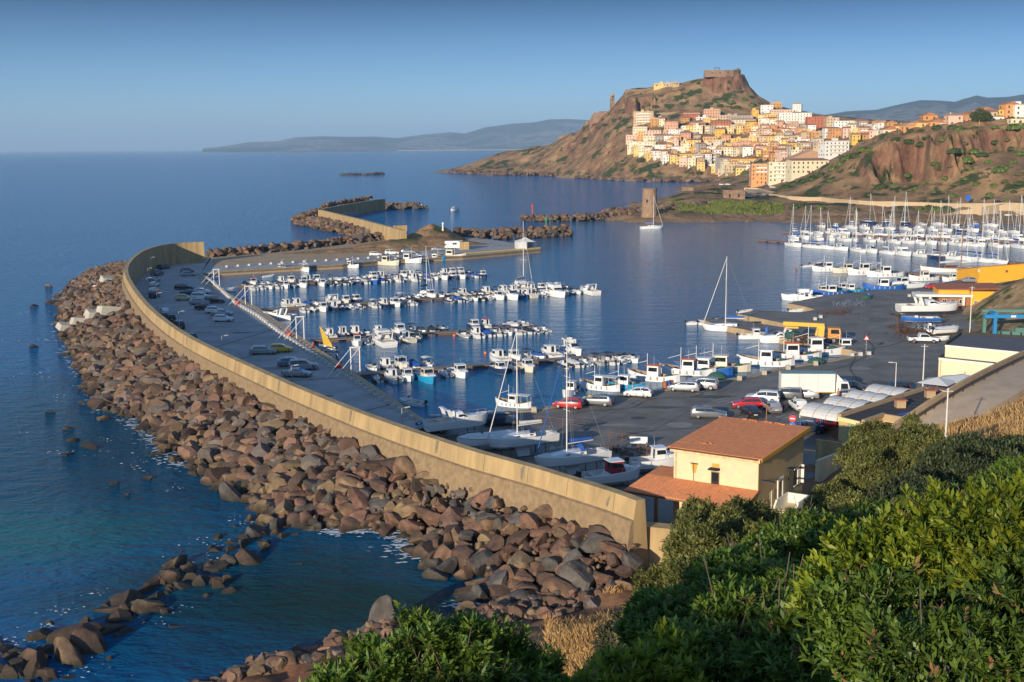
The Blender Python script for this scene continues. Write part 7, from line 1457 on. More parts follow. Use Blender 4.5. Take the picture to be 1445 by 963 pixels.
b = MB(); b.box(7,7.6,-.03,0.02,2.6,3.2); b.build('vent', M_wframe, yh); b = MB(); b.box(-.25,-.02,-.1,.2,2.8,3.6); b.build('sign_box', M_signw, yh)
q1 = P(1324,438,ZQ); tb = thing('terraced_building', 'building with white flat canopy on columns and pink stone wall below the yellow hall', 'building', (q1.x,q1.y,ZQ), R_(-9))
b = MB(); b.box(0,6.2,0,7,-.3,3.0); b.build('stone_wall', M_brick, tb); b = MB(); b.box(0,6.2,.6,7,3.0,4.4); b.build('upper_wall', M_yb, tb)
b = MB(); b.box(6.22,12,-1.2,7,-.3,4.2); b.build('side_wing', M_yb, tb)
b = MB(); b.box(-5,6.6,-1.4,3.5,3.0,3.5); b.build('canopy_slab', M_stuccow, tb); b = MB(); b.add([(-.3,.4,4.42),(12.3,-1.4,4.9),(12.3,7.3,5.2),(-.3,7.3,4.9)], [(0,1,2,3)]); o = b.build('roof', M_terr, tb); sm = o.modifiers.new('t','SOLIDIFY'); sm.thickness = .15
for x in (-3.9, -1.9, 4.9): b = MB(); b.tube((x,-.9,-.1),(x,-.9,3.0),.3,.3,12); b.build('column', M_stuccow, tb)
for x in (1.2, 2.9, 4.6): framed(tb, Matrix.Translation((x,-.004,1.9)), .9, 1.0, M_stuccow, M_glassd, None)
for x in (7.2, 8.3, 9.4): framed(tb, Matrix.Translation((x,-1.204,1.9)), .6, .9, M_stuccow, M_glassd, None)
# ---- travelling gantry
M_gb = mat('blue_gantry_paint', (0.02,0.22,0.48), .5, var=.2); M_gg = mat('green_gantry_paint', (0.10,0.22,0.17), .6, var=.25)
g0 = P(1403,474,ZQ); ga = thing('gantry_crane', 'blue and green travelling gantry frame for lifting boats', 'gantry', (g0.x,g0.y,ZQ), R_(-3))
for x, y, m in ((0,0,M_gb),(-.9,3,M_gg),(14,0,M_gb),(14,3,M_gg)): b = MB(); b.box(x-.28,x+.28,y-.28,y+.28,-.2,3.9); b.build('upright', m, ga)
b = MB(); b.box(-2.0,15,-.35,.35,3.3,3.95); b.build('beam', M_gb, ga); b = MB(); b.box(-1.5,15,2.7,3.3,4.0,4.5); b.build('beam', M_gg, ga); b = MB(); b.box(-.35,.35,-.3,3.3,3.96,4.3); b.build('crosshead', M_gb, ga); b = MB(); b.box(2.7,3.6,-.37,-.352,3.45,3.8); b.build('sign_plate', M_signw, ga)
b = MB(); b.box(0,10,0,1.1,0,.9); b.box(3.0,4.6,.1,1.0,.9,1.5); o = b.build('green_container', M_gg); o.location = P(1410,475,ZQ); tag(o, 'low green container behind the warehouse roof under the gantry', 'container')
# ---- hillside road
M_road = mat('old_road_surface', srgb(186,162,134), .9, var=.25, scale=.5, bump=.02)
rc = [(1296,622,5.2),(1312,607,6.0),(1335,592,6.8),(1362,575,7.6),(1390,558,8.3),(1420,541,8.8),(1460,520,9.2),(1520,490,9.6)]
rp = [P(x, y, z) for x, y, z in rc]; rp = smooth_path(rp, 4); b = MB(); rows_ = []
for i, p in enumerate(rp): n = outn(rp, i); n = n if n.x < 0 else -n; rows_.append([p+n*3.2+Vector((0,0,-6)), p+n*3.2, p-n*2.6, p-n*2.8+Vector((0,0,-6))])
b.grid(rows_); struct(fixn(b.build('hillside_road', M_road)))
b = MB(); rows_ = []
for i, p in enumerate(rp): n = outn(rp, i); n = n if n.x < 0 else -n; rows_.append([p+n*3.21+Vector((0,0,-5.5)), p+n*3.21+Vector((0,0,.75)), p+n*3.6+Vector((0,0,.75)), p+n*3.6+Vector((0,0,-5.5))])
b.grid(rows_, closed=True); rw_ = tag(fixn(b.build('retaining_wall', M_conct)), 'long tan retaining wall beside the hillside road above the restaurant', 'retaining wall')
M_grd = mat('dark_guard_rail', (.06,.05,.045), .7, var=.3); gr = thing('guard_rail', 'dark guard rail curving along the hillside road', 'guard rail', rp[0]); b = MB()
for i in range(len(rp)-1):
    na = outn(rp, i); nb = outn(rp, i+1); na = na if na.x < 0 else -na; nb = nb if nb.x < 0 else -nb
    b.tube(rp[i]+na*2.6+Vector((0,0,.5))-rp[0], rp[i+1]+nb*2.6+Vector((0,0,.5))-rp[0], .14, .14, 5)
b.build('rail', M_grd, gr)
for i in range(0, len(rp), 2): na = outn(rp, i); na = na if na.x < 0 else -na; b = MB(); v = rp[i]+na*2.6-rp[0]; b.tube(v, v+Vector((0,0,.5)), .06, .06, 5); b.build('post', M_grd, gr)
# ---- rocky bank on the right
C3 = []
for x, y, z in [(1275,470,ZQ-.3),(1290,462,ZQ),(1318,470,ZQ+.1),(1345,478,ZQ+.2),(1380,485,ZQ+.2),(1445,490,ZQ+.4),(1250,440,ZQ-1.2),(1300,436,ZQ-1.0),(1340,442,ZQ-.2),(1362,441,ZQ)]: C3.append(P(x, y, z))
for x, y, D in [(1350,455,245),(1375,440,243),(1400,425,242),(1425,408,242),(1445,397,242),(1480,380,240),(1400,455,232),(1445,440,230),(1445,420,236),(1480,420,232),(1372,430,252),(1395,415,256),(1445,395,262),(1420,460,226),(1470,470,222),(1530,400,230),(1375,455,236)]: C3.append(PD(x, y, D))
for q in [(110,300,.0),(140,290,4),(80,280,-1),(160,240,14),(160,200,5),(120,190,.5),(90,200,-.5),(75,240,-1)]: C3.append(Vector(q))
BK = Field(C3, 62, 165, 186, 300, 1.0, lambda X, Y, Z: Z+np.clip((Z-1.6)/2, 0, 1)*(fbm(X/5, Y/5, 61, 4)*.8+np.abs(fbm(X/1.8, Y/1.8, 65, 3))*.5))
M_bank = land_mat('rocky_bank_ground', srgb(196,180,158), srgb(128,108,88), srgb(160,136,104), srgb(110,92,66), (0.07,0.085,0.03), 0.54, 0.62, rs=.25, gs=.12, bump=.3)
struct(BK.obj('rocky_bank', M_bank, keep=lambda V: V[:, 2] > ZQ-.5))
# ================================================================ hill town
HC = {'white': srgb(236,232,222), 'cream': srgb(232,216,180), 'pale yellow': srgb(236,200,124), 'yellow': srgb(230,184,90), 'ochre': srgb(204,150,90), 'orange': srgb(220,160,104), 'pink': srgb(228,190,168), 'salmon': srgb(216,166,136), 'red': srgb(186,108,80), 'grey': srgb(178,168,156), 'sand': srgb(204,178,142)}
MHC = {k: mat('plaster_'+k.replace(' ', '_'), tuple(c*.86 for c in v), .9, var=.12, scale=.5) for k, v in HC.items()}
M_rt = mat('old_tile_roof', srgb(176,118,88), .9, var=.35, scale=.8); M_rt2 = mat('pale_tile_roof', srgb(190,150,116), .9, var=.3, scale=.8); M_flat = mat('flat_roof_screed', srgb(186,168,146), .9, var=.25, scale=.5)
M_win = mat('dark_shutters', (0.05,0.06,0.05), .7, var=.3); M_wing = mat('brown_shutters', (.12,.07,.045), .7, var=.3); M_stone = mat('castle_stone', srgb(150,122,98), .95, var=.35, scale=.5, bump=.3, bscale=1.2, col2=srgb(106,84,68))
_wm = {}
def winmesh(m, w=.95, h=1.35):
    k = (m.name, w, h)
    if k not in _wm:
        b = MB(); b.box(-w/2, w/2, -.08, .05, -h/2, h/2); _wm[k] = b.mesh('window', m)
    return _wm[k]
def addchild(name, me, par, loc, rz=0): o = bpy.data.objects.new(name, me); col.objects.link(o); o.parent = par; o.location = loc; o.rotation_euler = (0, 0, rz); return o
def house_at(p, w, d, fl, colr, roof, rz, label, group=None, rr=None, nm='hill_house', wins=True, cat='house', balc=False, sidecol=None):
    rr = rr or rnd; h = fl*2.9+.4; t = thing(nm, label, cat, (p.x, p.y, p.z), rz, group); b = MB(); b.box(-w/2, w/2, 0, d, -5, h); wl = b.build('wall', MHC[colr], t)
    if roof == 'flat':
        b = MB(); b.box(-w/2-.1, w/2+.1, -.1, d+.1, h+.002, h+.12); b.box(-w/2, w/2, 0, .2, h+.12, h+.7) if rr.random() < .5 else None; r = b.build('roof', M_flat, t)
        if rr.random() < .45: b = MB(); x = rr.uniform(-.25, .25)*w; b.box(x-1.6, x+1.6, d*.4, d*.8, h+.12, h+2.3); b.build('stair_tower', MHC[colr], r)
    elif roof == 'mono':
        b = MB(); b.add([(-w/2-.3,-.4,h),(w/2+.3,-.4,h),(w/2+.3,d+.2,h+1.3),(-w/2-.3,d+.2,h+1.3),(-w/2-.3,-.4,h+.22),(w/2+.3,-.4,h+.22),(w/2+.3,d+.2,h+1.52),(-w/2-.3,d+.2,h+1.52)], [(0,3,2,1),(4,5,6,7),(0,1,5,4),(1,2,6,5),(2,3,7,6),(3,0,4,7)]); r = b.build('roof', rr.choice((M_rt, M_rt, M_rt2)), t)
    else:
        g = rr.random() < .5; hh = (d if not g else w)*.19; b = MB()
        if not g: b.add([(-w/2-.3,-.4,h),(w/2+.3,-.4,h),(w/2+.3,d+.4,h),(-w/2-.3,d+.4,h),(-w/2-.3,d/2,h+hh),(w/2+.3,d/2,h+hh)], [(0,1,5,4),(2,3,4,5),(0,4,3),(1,2,5),(0,3,2,1)])
        else: b.add([(-w/2-.3,-.4,h),(w/2+.3,-.4,h),(w/2+.3,d+.4,h),(-w/2-.3,d+.4,h),(0,-.4,h+hh),(0,d+.4,h+hh)], [(0,1,4),(1,2,5,4),(2,3,5),(3,0,4,5),(0,3,2,1)])
        r = b.build('roof', rr.choice((M_rt, M_rt, M_rt2)), t)
    if rr.random() < .4: b = MB(); x = rr.uniform(-.3, .3)*w; b.box(x-.35, x+.35, d*.6, d*.6+.6, h, h+1.9); b.build('chimney', MHC[colr], r)
    if wins:
        wm = rr.choice((M_win, M_win, M_wing)); nx = max(2, int(w/2.9))
        for f in range(fl):
            for i in range(nx):
                if rr.random() < .12: continue
                addchild('window', winmesh(wm), wl, (-w/2+w*(i+.5)/nx, -.01, f*2.9+1.75))
            if f > 0 and balc and rr.random() < .7: b = MB(); b.box(-w*.35, w*.35, -1.0, -.01, f*2.9+.35, f*2.9+.5); b.box(-w*.35, w*.35, -1.0, -.92, f*2.9+.5, f*2.9+1.4); b.build('balcony', MHC['white'], wl)
            for j in range(max(1, int(d/3.5))):
                if rr.random() < .5: addchild('window', winmesh(wm), wl, (-w/2-.01, d*(j+.5)/max(1, int(d/3.5)), f*2.9+1.75), -math.pi/2)
        addchild('door', winmesh(M_wing, 1.1, 2.1), wl, (w*rr.uniform(-.3, .3), -.03, 1.05))
    return t
TOWN = [(884,190),(880,204),(905,224),(950,234),(985,240),(1008,247),(1056,250),(1060,266),(1110,266),(1140,256),(1166,242),(1188,219),(1222,201),(1264,189),(1232,181),(1180,171),(1140,161),(1110,152),(1080,152),(1072,163),(1000,163),(975,168),(930,172),(905,180)]
def inpoly(x, y, Q):
    c = False; j = len(Q)-1
    for i in range(len(Q)):
        if (Q[i][1] > y) != (Q[j][1] > y) and x < (Q[j][0]-Q[i][0])*(y-Q[i][1])/(Q[j][1]-Q[i][1])+Q[i][0]: c = not c
        j = i
    return c
rt = random.Random(42)
# landmark buildings of the town: px, py(base), width m, depth, floors, colour, roof, yaw, label
LM = [(908,176,23,14,5,'sand','flat',-.35,'large five storey sand coloured block alone above the left end of town',True),
 (903,191,16,10,3,'cream','flat',-.1,'long cream house at the left end of the top row',False),(904,193,6,9,2,'yellow','flat',-.1,'narrow yellow house front in the left row of town',False),(920,192,20,10,2,'pink','flat',-.1,'long pinkish house right of the narrow yellow front',False),
 (892,199,14,9,2,'pink','flat',-.1,'pale pink house at the far left edge of town',False),(903,200,8,9,2,'orange','flat',-.1,'strong orange house between pink and cream houses at left',False),(917,200,14,9,2,'cream','flat',-.1,'cream house right of the strong orange house',False),
 (897,212,18,10,3,'cream','flat',-.2,'tall cream house on the lowest left corner of town',True),(913,216,18,10,4,'cream','flat',-.2,'four storey cream house above the bushes at lower left',True),(930,213,14,10,2,'white','flat',-.1,'white house right of the tall cream corner houses',False),
 (947,187,15,11,4,'salmon','mono',-.15,'salmon house with bright yellow top behind the upper left row',False),(971,186,14,10,2,'white','flat',0,'white house beside the salmon one',False),(985,181,16,10,2,'salmon','mono',0,'salmon house with arcades in the upper centre of town',False),
 (976,168,19,10,2,'red','flat',.05,'red house at the top of town under the castle slope',True),(991,169,13,9,1,'white','flat',0,'low white house right of the red top house',False),(1005,166,18,10,3,'salmon','flat',0,'salmon block at the top of town with terraces',False),
 (1003,175,16,9,2,'pale yellow','flat',0,'pale yellow house below the salmon top block',False),(1024,171,19,9,2,'sand','flat',0,'plain sand coloured block in the top row centre',False),(1045,171,28,8,2,'grey','flat',0,'long grey stone wall like house in the top row',False),(1066,167,7,8,3,'yellow','flat',0,'tall yellow house at the right end of the long grey one',False),
 (1018,183,22,10,3,'red','mono',0,'wide brick red house with yellow neighbour in upper centre',True),(1050,177,26,9,2,'cream','mono',.05,'long cream house with many windows in the upper right centre',False),
 (1122,179,34,14,5,'white','flat',-.1,'large white block of flats with many windows near the top right',True),(1157,181,26,13,4,'red','flat',-.05,'large brick red block near the ridge right of the white flats',False),(1146,181,13,8,2,'pale yellow','flat',-.05,'pale yellow house in front of the red block',False),(1175,183,13,12,4,'sand','flat',0,'tall sand coloured house right of the red block',False),
 (1189,183,17,10,3,'white','flat',0,'white house with terraces on the ridge right of centre',False),(1082,160,14,10,3,'white','flat',-.2,'white cubic house at the top right below the castle',False),(1095,153,13,9,2,'ochre','flat',-.1,'ochre house highest on the ridge',False),(1088,173,15,10,3,'pale yellow','flat',0,'bright pale yellow house under the white cubic house',False),(1103,163,24,9,2,'pink','flat',0,'pink house behind the white cubic house on the ridge',False),
 (1172,190,20,10,1,'yellow','gable',.3,'house with large bright yellow roof on the right of town',False),(1181,221,20,12,4,'white','flat',.2,'tall white block of flats at the right low end of town',True),
 (1146,233,32,14,2,'cream','gable',.15,'large cream hall with broad tiled roof low on the right of town',False),(1143,250,26,12,3,'cream','mono',.12,'long plain cream building at the foot of town beside the green slope',False),
 (1108,257,24,12,5,'cream','flat',-.1,'cream five storey flats with regular windows at the foot of town',True),(1083,260,24,12,5,'orange','flat',-.1,'orange apartment house with white balconies at the foot of town',True),(1067,263,9,11,5,'pink','flat',-.1,'narrow pink apartment house left of the orange one at the foot of town',True),
 (1010,241,17,9,2,'white','flat',-.3,'white and orange house at the lowest edge in the centre of town',False),(1027,236,17,12,3,'grey','mono',.2,'grey shaded house next to the lowest white one',False),(972,226,18,10,2,'yellow','mono',0,'yellow villa in the lowest centre row of town',True),(1052,233,28,10,2,'yellow','mono',-.05,'long yellow house with arches in the lower centre',True),(1044,204,19,10,2,'yellow','flat',-.1,'big yellow house with green shutters in the centre of town',False),(1001,206,14,10,3,'orange','flat',-.1,'bright orange house in the centre of town',False)]
taken = []
def hh(px, py, d0=820):
    return HL.hit(px, py, d0, 1500)
for (x, y, w, d, fl, c, rf, yaw, lb, bal) in LM:
    p = hh(x, y)
    if not p: continue
    p.z -= .5; nm = 'block_of_flats' if fl >= 5 else 'hill_house'; house_at(p, w, d, fl, c, rf, yaw, lb, rr=rt, nm=nm, balc=bal, cat='flats' if fl >= 5 else 'house'); k = w*1700/p.y/2; taken.append((x-k, x+k, y-fl*2.9*1700/p.y, y))
RN = ['bottom','second','third','fourth','fifth','sixth','seventh','eighth','ninth','tenth','eleventh','twelfth','thirteenth','fourteenth','fifteenth','sixteenth','seventeenth','eighteenth','nineteenth','twentieth']
ys = []; y = 262.0
while y > 155: ys.append(y); y -= 5.2
cols_ = ['cream','cream','cream','pale yellow','pale yellow','white','white','white','pink','pink','sand','sand','ochre','yellow','salmon','orange','grey']
nh = 0
for ri, y in enumerate(ys):
    x = 878+rt.uniform(0, 8); k = 0; yaw = rt.uniform(-.25, .1)
    while x < 1270:
        w = rt.uniform(6, 10.5); p = hh(x, y) if inpoly(x, y, TOWN) else None
        step = 9
        if p:
            pw = w*1700/p.y; step = pw*rt.uniform(1.0, 1.25)
            if not any(a-pw*.3 < x < b_+pw*.3 and t_-2 < y < bt+2.5 for a, b_, t_, bt in taken) and nh < 262:
                k += 1; nh += 1; fl = rt.choice((2, 2, 3, 3)); c = rt.choice(cols_); rf = rt.choice(('flat', 'flat', 'mono', 'gable', 'gable')); p.z -= .6
                house_at(p, w, rt.uniform(8, 11), fl, c, rf, yaw+rt.uniform(-.25, .25), f'{c} {("", "", "two storey", "three storey")[fl]} house, {nth(k)} from left, {nth(ri+1)} row up the hill town', 'small houses of the hill town', rt, balc=rt.random() < .3)
        x += step
# houses on the cliff top
xs_ = 1262; k = 0
for (x, y, w, fl, c, rf, yaw) in [(1262,189,18,1,'cream','gable',.1),(1232,190,30,3,'white','flat',0),(1248,187,24,3,'white','flat',.0),(1275,187,14,1,'pale yellow','gable',-.3),(1289,184,15,2,'orange','gable',.2),(1300,182,15,2,'yellow','gable',-.2),(1312,180,15,2,'pale yellow','gable',.3),(1326,180,14,2,'orange','gable',.1),(1337,177,15,2,'yellow','gable',-.1),(1352,177,14,3,'pink','mono',0),(1340,181,14,1,'white','gable',-.3),(1366,173,13,2,'orange','gable',.2),(1400,172,15,3,'sand','gable',0),(1411,172,14,2,'white','mono',.1),(1424,169,15,3,'yellow','gable',-.1),(1432,168,14,4,'orange','gable',.1),(1445,171,13,4,'white','flat',0),(1440,174,12,1,'cream','flat',0),(1395,168,14,3,'salmon','gable',.1),(1380,167,16,2,'ochre','gable',.2),(1460,170,14,3,'cream','gable',0),(1316,176,14,3,'ochre','gable',0)]:
    p = HL.hit(x, y, 640, 1100)
    if p: k += 1; p.z -= .8; p.y += 4; house_at(p, w*.62, 8, max(1, fl-1), c, rf, yaw, f'{c} house, {nth(k)} in the row on top of the red cliff', 'houses on top of the cliff', rt)
# castle, ramparts, bell tower
def st_wall(pts, h, th, lb, name='rampart', z0=-6, crenel=False, cat='wall', m=None):
    P0 = [PD(x, y, D) for x, y, D in pts]; o0 = P0[0]; b = MB(); rows_ = []
    for i, p in enumerate(P0):
        n = outn(P0, i); rows_.append([p-o0-n*th/2+Vector((0,0,-h)), p-o0-n*th/2, p-o0+n*th/2, p-o0+n*th/2+Vector((0,0,-h))])
    b.grid(rows_, closed=True); k = 4; n = len(b.v); b.f.append((0,1,2,3)); b.m.append(0); b.f.append((n-1,n-2,n-3,n-4)); b.m.append(0); o = fixn(b.build(name, m or M_stone)); o.location = o0; return tag(o, lb, cat)
cas = thing('castle', 'ruined stone castle crowning the crag above the town', 'castle', PD(996, 108, 1448))
def cwall(pts, h, nm, par=cas):
    o = st_wall(pts, h, 3, None, nm); o.parent = par; o.location = o.location-par.location; [o.pop(k) for k in ('label','category') if k in o]; return o
cwall([(996,99.5,1448),(1008,99,1442),(1022,99.3,1438),(1034,98.7,1440),(1041,98,1446)], 8, 'curtain_wall'); cwall([(1041,98,1446),(1043.5,98.5,1462),(1040,99,1485)], 8, 'side_wall'); cwall([(996,99.5,1448),(995,99.7,1470),(1000,99.5,1485)], 8, 'side_wall')
t_ = PD(1042, 97, 1447)-cas.location; b = MB(); b.box(t_.x-1.2, t_.x+1.2, t_.y-1.5, t_.y+1.5, t_.z-3, t_.z+.6); b.build('turret', M_stone, cas)
t_ = PD(1012, 99, 1455)-cas.location; b = MB(); [b.box(t_.x+a, t_.x+a+.5, t_.y, t_.y+.5, t_.z-1, t_.z+2.6) for a in (-3, 2.6)]; b.box(t_.x-3, t_.x+3.1, t_.y, t_.y+.5, t_.z+2.2, t_.z+2.8); b.build('portal_frame', M_trim, cas)
for x in (1005, 1016, 1027): q = PD(x, 103, 1437.5)-cas.location; addchild('embrasure', winmesh(M_dark, .9, 1.6), cas, (q.x, q.y-1.0, q.z))
st_wall([(883,126.5,1506),(895,126.3,1498),(908,126.6,1490),(925,123,1484),(940,121,1478)], 7, 2.5, 'tan rampart wall on the left shoulder of the castle hill')
p = PD(930, 122, 1476); house_at(p, 12, 8, 1, 'pale yellow', 'flat', 0, 'pale yellow fort building on the castle ramparts', rr=rt, nm='fort_building', wins=True, cat='building')
p = PD(942, 122, 1474); house_at(p, 10, 7, 1, 'sand', 'flat', 0, 'stone fort building right of the pale yellow one', rr=rt, nm='fort_building', cat='building'); p = PD(954, 120, 1470); house_at(p, 8, 6, 1, 'sand', 'flat', .2, 'small fort house at right end of the ramparts', rr=rt, nm='fort_building', cat='building')
p = PD(864, 160, 1535); bt = thing('bell_tower', 'slender stone bell tower with small dome left of the castle hill', 'bell tower', p); b = MB(); b.box(-2.8,2.8,-2.8,2.8,-8,19); b.build('shaft', M_stone, bt); b = MB(); b.lathe([(2.3,19),(2.3,21.4),(2.5,21.5)], 8); b.build('belfry', M_stone, bt); b = MB(); b.lathe([(2.3,21.5),(1.9,22.6),(1.0,23.5),(.1,24.2)], 14); b.build('dome', MHC['ochre'], bt, smooth=True)
for z in (16.5, 20.2): addchild('bell_opening', winmesh(M_dark, 1.1, 2.0), bt, (0, -2.85 if z < 19 else -2.35, z))
p = PD(852, 163, 1532); house_at(p, 13, 9, 1, 'white', 'gable', -.2, 'low white chapel at the foot of the bell tower', rr=rt, nm='chapel', wins=False, cat='chapel')
st_wall([(833,171,1540),(838,160,1532),(848,158.5,1525),(860,161,1522)], 13, 3, 'sunlit stone bastion under the chapel'); st_wall([(790,192,1652),(797,191.5,1645),(801,192,1640)], 9, 5, 'small square stone wall on the low headland')
st_wall([(885,205,1362),(893,204,1355),(900,205,1350)], 5, 2, 'pale retaining wall below the leftmost houses', m=MHC['sand'])
# long terrace walls below the castle
M_terw = mat('terrace_wall_stone', srgb(150,128,104), .95, var=.2, scale=.3)
st_wall([(925,160,1412),(960,158,1410),(1000,157,1408),(1040,156,1406),(1072,157,1404)], 4.5, 2, 'long brown terrace wall running below the castle slope', m=M_terw)
# round tower
q = PD(916.5, 301, 590); tw = thing('round_tower', 'solitary round stone watch tower on the rocks beside the inlet', 'tower', q); b = MB(); b.lathe([(3.95,-2),(3.85,1),(3.6,6),(3.45,11.2),(3.6,11.5),(3.6,12.0)], 28); b.build('shaft', mat('tower_stone', srgb(158,130,104), .95, var=.3, scale=.9, bump=.12, bscale=3, col2=srgb(120,96,78)), tw)
addchild('window', winmesh(M_dark, .9, 1.5), tw, (-1.6, -3.2, 6), -.45); b = MB(); b.lathe([(3.0,12.001),(.01,12.05)], 28); b.build('roof', M_stone, tw)
# ruined stone building by the road
q = HL.hit(1036, 281, 560) or P(1036, 281, 3); t = thing('stone_ruin', 'roofless square stone building with openings beside the coast road', 'ruin', q-Vector((0,0,.6)), -.1)
for (x0, x1, y0, y1, z) in ((-6,6,0,.8,4.6),(-6,6,8,8.8,5.2),(-6,-5.2,.8,8,5),(5.2,6,.8,8,5.2)): b = MB(); b.box(x0,x1,y0,y1,-1,z); b.build('wall', M_stone, t)
for x in (-2.5, 2.5): addchild('opening', winmesh(M_dark, .95, 1.8), t, (x, -.01, 2.4))
b = MB(); b.cbox((0,0,1),(9,5,3)); o = b.build('stone_hut', M_stone); q = HL.hit(970, 269, 560) or P(970, 269, 3); o.location = q; tag(o, 'low square stone hut on the rocky islet', 'hut')
# low wall of the coast road
M_para = mat('road_parapet', srgb(186,162,128), .9, var=.15, scale=.5); M_rd = mat('coast_road', srgb(170,148,124), .9, var=.15, scale=.3)
rl = [(1046,270),(1062,269),(1087,276),(1120,281),(1166,284),(1220,287),(1273,289),(1330,291),(1380,292),(1450,294),(1510,296)]; pp = []
for x, y in rl:
    q = HL.hit(x, y, 560); pp.append(q if q else P(x, y, 5))
pp = smooth_path(pp, 4); rows_ = []; b = MB(); b2 = MB(); rw2 = []
for i, p in enumerate(pp):
    n = outn(pp, i); n = n if n.y > 0 else -n; z = max(HL.h(p.x, p.y), HL.h(p.x+n.x*5, p.y+n.y*5), HL.h(p.x-n.x*3, p.y-n.y*3))*.3+p.z*.7+.55
    rows_.append([Vector((p.x-n.x*4, p.y-n.y*4, z-5)), Vector((p.x-n.x*4, p.y-n.y*4, z)), Vector((p.x+n.x*4, p.y+n.y*4, z)), Vector((p.x+n.x*4.2, p.y+n.y*4.2, z-3))]); rw2.append([Vector((p.x-n.x*4.02, p.y-n.y*4.02, z-3)), Vector((p.x-n.x*4.02, p.y-n.y*4.02, z+1.0)), Vector((p.x-n.x*3.5, p.y-n.y*3.5, z+1.0)), Vector((p.x-n.x*3.5, p.y-n.y*3.5, z-1))])
b.grid(rows_); struct(fixn(b.build('coast_road', M_rd))); b2.grid(rw2, closed=True); tag(fixn(b2.build('road_parapet', M_para)), 'long low tan parapet of the coast road below the cliff', 'parapet')
# promenade along the far marina shore
ql = [P(x, y, 1.8) for x, y in [(1230,308),(1290,306.5),(1350,304),(1400,302),(1445,301),(1500,300)]]; rows_ = [[p+Vector((0,-1,-3)), p+Vector((0,-1,0)), p+Vector((0,7,0))] for p in ql]; b = MB(); b.grid(rows_); struct(fixn(b.build('promenade', M_para)))
ql = [P(x, y, z) for x, y, z in [(1335,305,2.5),(1360,299,4),(1390,294,6),(1415,290,7)]]; rows_ = [[p+Vector((-2,-1,-4)), p+Vector((-2,-1,0.6)), p+Vector((4,4,.6))] for p in ql]; b = MB(); b.grid(rows_); struct(fixn(b.build('ramp', M_para)))
# green strip of reeds by the far shore
def tufts(name, spots, h, w_, m, label, cat, n_per=1, seed=1, lean=.35):
    rr = np.random.RandomState(seed); N = len(spots); S_ = np.array(spots, float); a = rr.uniform(0, 6.28, N); hh_ = h*rr.uniform(.5, 1.25, N); dx = np.stack([np.cos(a), np.sin(a), np.zeros(N)], 1)*w_/2
    ln = np.stack([rr.normal(0, lean, N), rr.normal(0, lean, N), np.ones(N)], 1)*hh_[:, None]; V = np.stack([S_-dx, S_+dx, S_+ln*.6+dx*.7, S_+ln*1.0+np.stack([np.zeros(N)]*2+[-hh_*.1], 1)], 1).reshape(-1, 3); Fq = np.arange(N*4).reshape(N, 4)
    o = bpy.data.objects.new(name, npmesh(name, V, Fq, m)); col.objects.link(o); return tag(o, label, cat, kind='stuff')
M_reed = mat('green_reeds', (0.16,0.19,0.035), .9, var=.3, scale=.2, isl=.35)
sp = []; rr = random.Random(3)
for k in range(14000):
    x = rr.uniform(940, 1105); p = P(x, rr.uniform(299.5, 306.5)-(2.5 if x > 1000 else 0)*rr.random(), .5); z = HL.h(p.x, p.y); 
    if z > -.3: sp.append((p.x, p.y, z-.1))
tufts('reeds', sp, 1.6, .5, M_reed, 'bright green reeds along the far inner shore', 'reeds')
# shrubs on the headland and cliff
def leafball(seed, n=260, m=None, nm='foliage', lsz=.22):
    r = np.random.RandomState(seed); d = r.normal(size=(n, 3)); d /= np.linalg.norm(d, axis=1)[:, None]; lob = 1+.35*fbm(d[:, 0]*1.6+seed, d[:, 1]*1.6+d[:, 2], seed, 3); p = d*(lob*r.uniform(.62, 1.0, n)**.5)[:, None]*np.array([1, 1, .7]); p[:, 2] = np.abs(p[:, 2])*.95-.05
    a = r.normal(size=(n, 3)); a -= (a*d).sum(1)[:, None]*d*.6; a /= np.linalg.norm(a, axis=1)[:, None]; b_ = np.cross(a, d+r.normal(size=(n, 3))*.4); b_ /= np.linalg.norm(b_, axis=1)[:, None]; s = lsz*r.uniform(.6, 1.3, n)[:, None]
    V = np.stack([p-a*s, p-b_*s*.7, p+a*s, p+b_*s*.7], 1).reshape(-1, 3); return npmesh(nm, V, np.arange(4*n).reshape(n, 4), m)
M_shrub = mat('dark_shrub_leaves', (0.055,0.085,0.025), .8, var=.3, scale=.6, isl=.4); M_shrub2 = mat('bright_shrub_leaves', (0.10,0.15,0.03), .8, var=.3, scale=.6, isl=.4); M_shrub3 = mat('olive_scrub_leaves', (0.12,0.11,0.045), .85, var=.3, isl=.4)
SHM = [leafball(k, 320, m_) for k, m_ in enumerate([M_shrub, M_shrub2, M_shrub3, M_shrub, M_shrub2, M_shrub3])]; SHN = ['dark green', 'bright green', 'olive', 'dark green', 'bright green', 'olive']
_bm = MB(); _bm.tube((0,0,-.4),(0,0,.5),.08,.04,5); STEM = _bm.mesh('stem', M_wood)
def shrub(x, y, w, kind, lb, grp, d0=560, hgt=.75, field=None):
    q = (field or HL).hit(x, y, d0, 1700)
    if not q: return
    t = thing('shrub', lb, 'shrub', q, rnd.uniform(0, 6.2), grp); s = w*q.y/1700/2; o = addchild('foliage', SHM[kind], t, (0,0,-.1)); o.scale = (s, s, s*hgt*1.3); o2 = addchild('stem', STEM, t, (0,0,0)); o2.scale = (s, s, s)
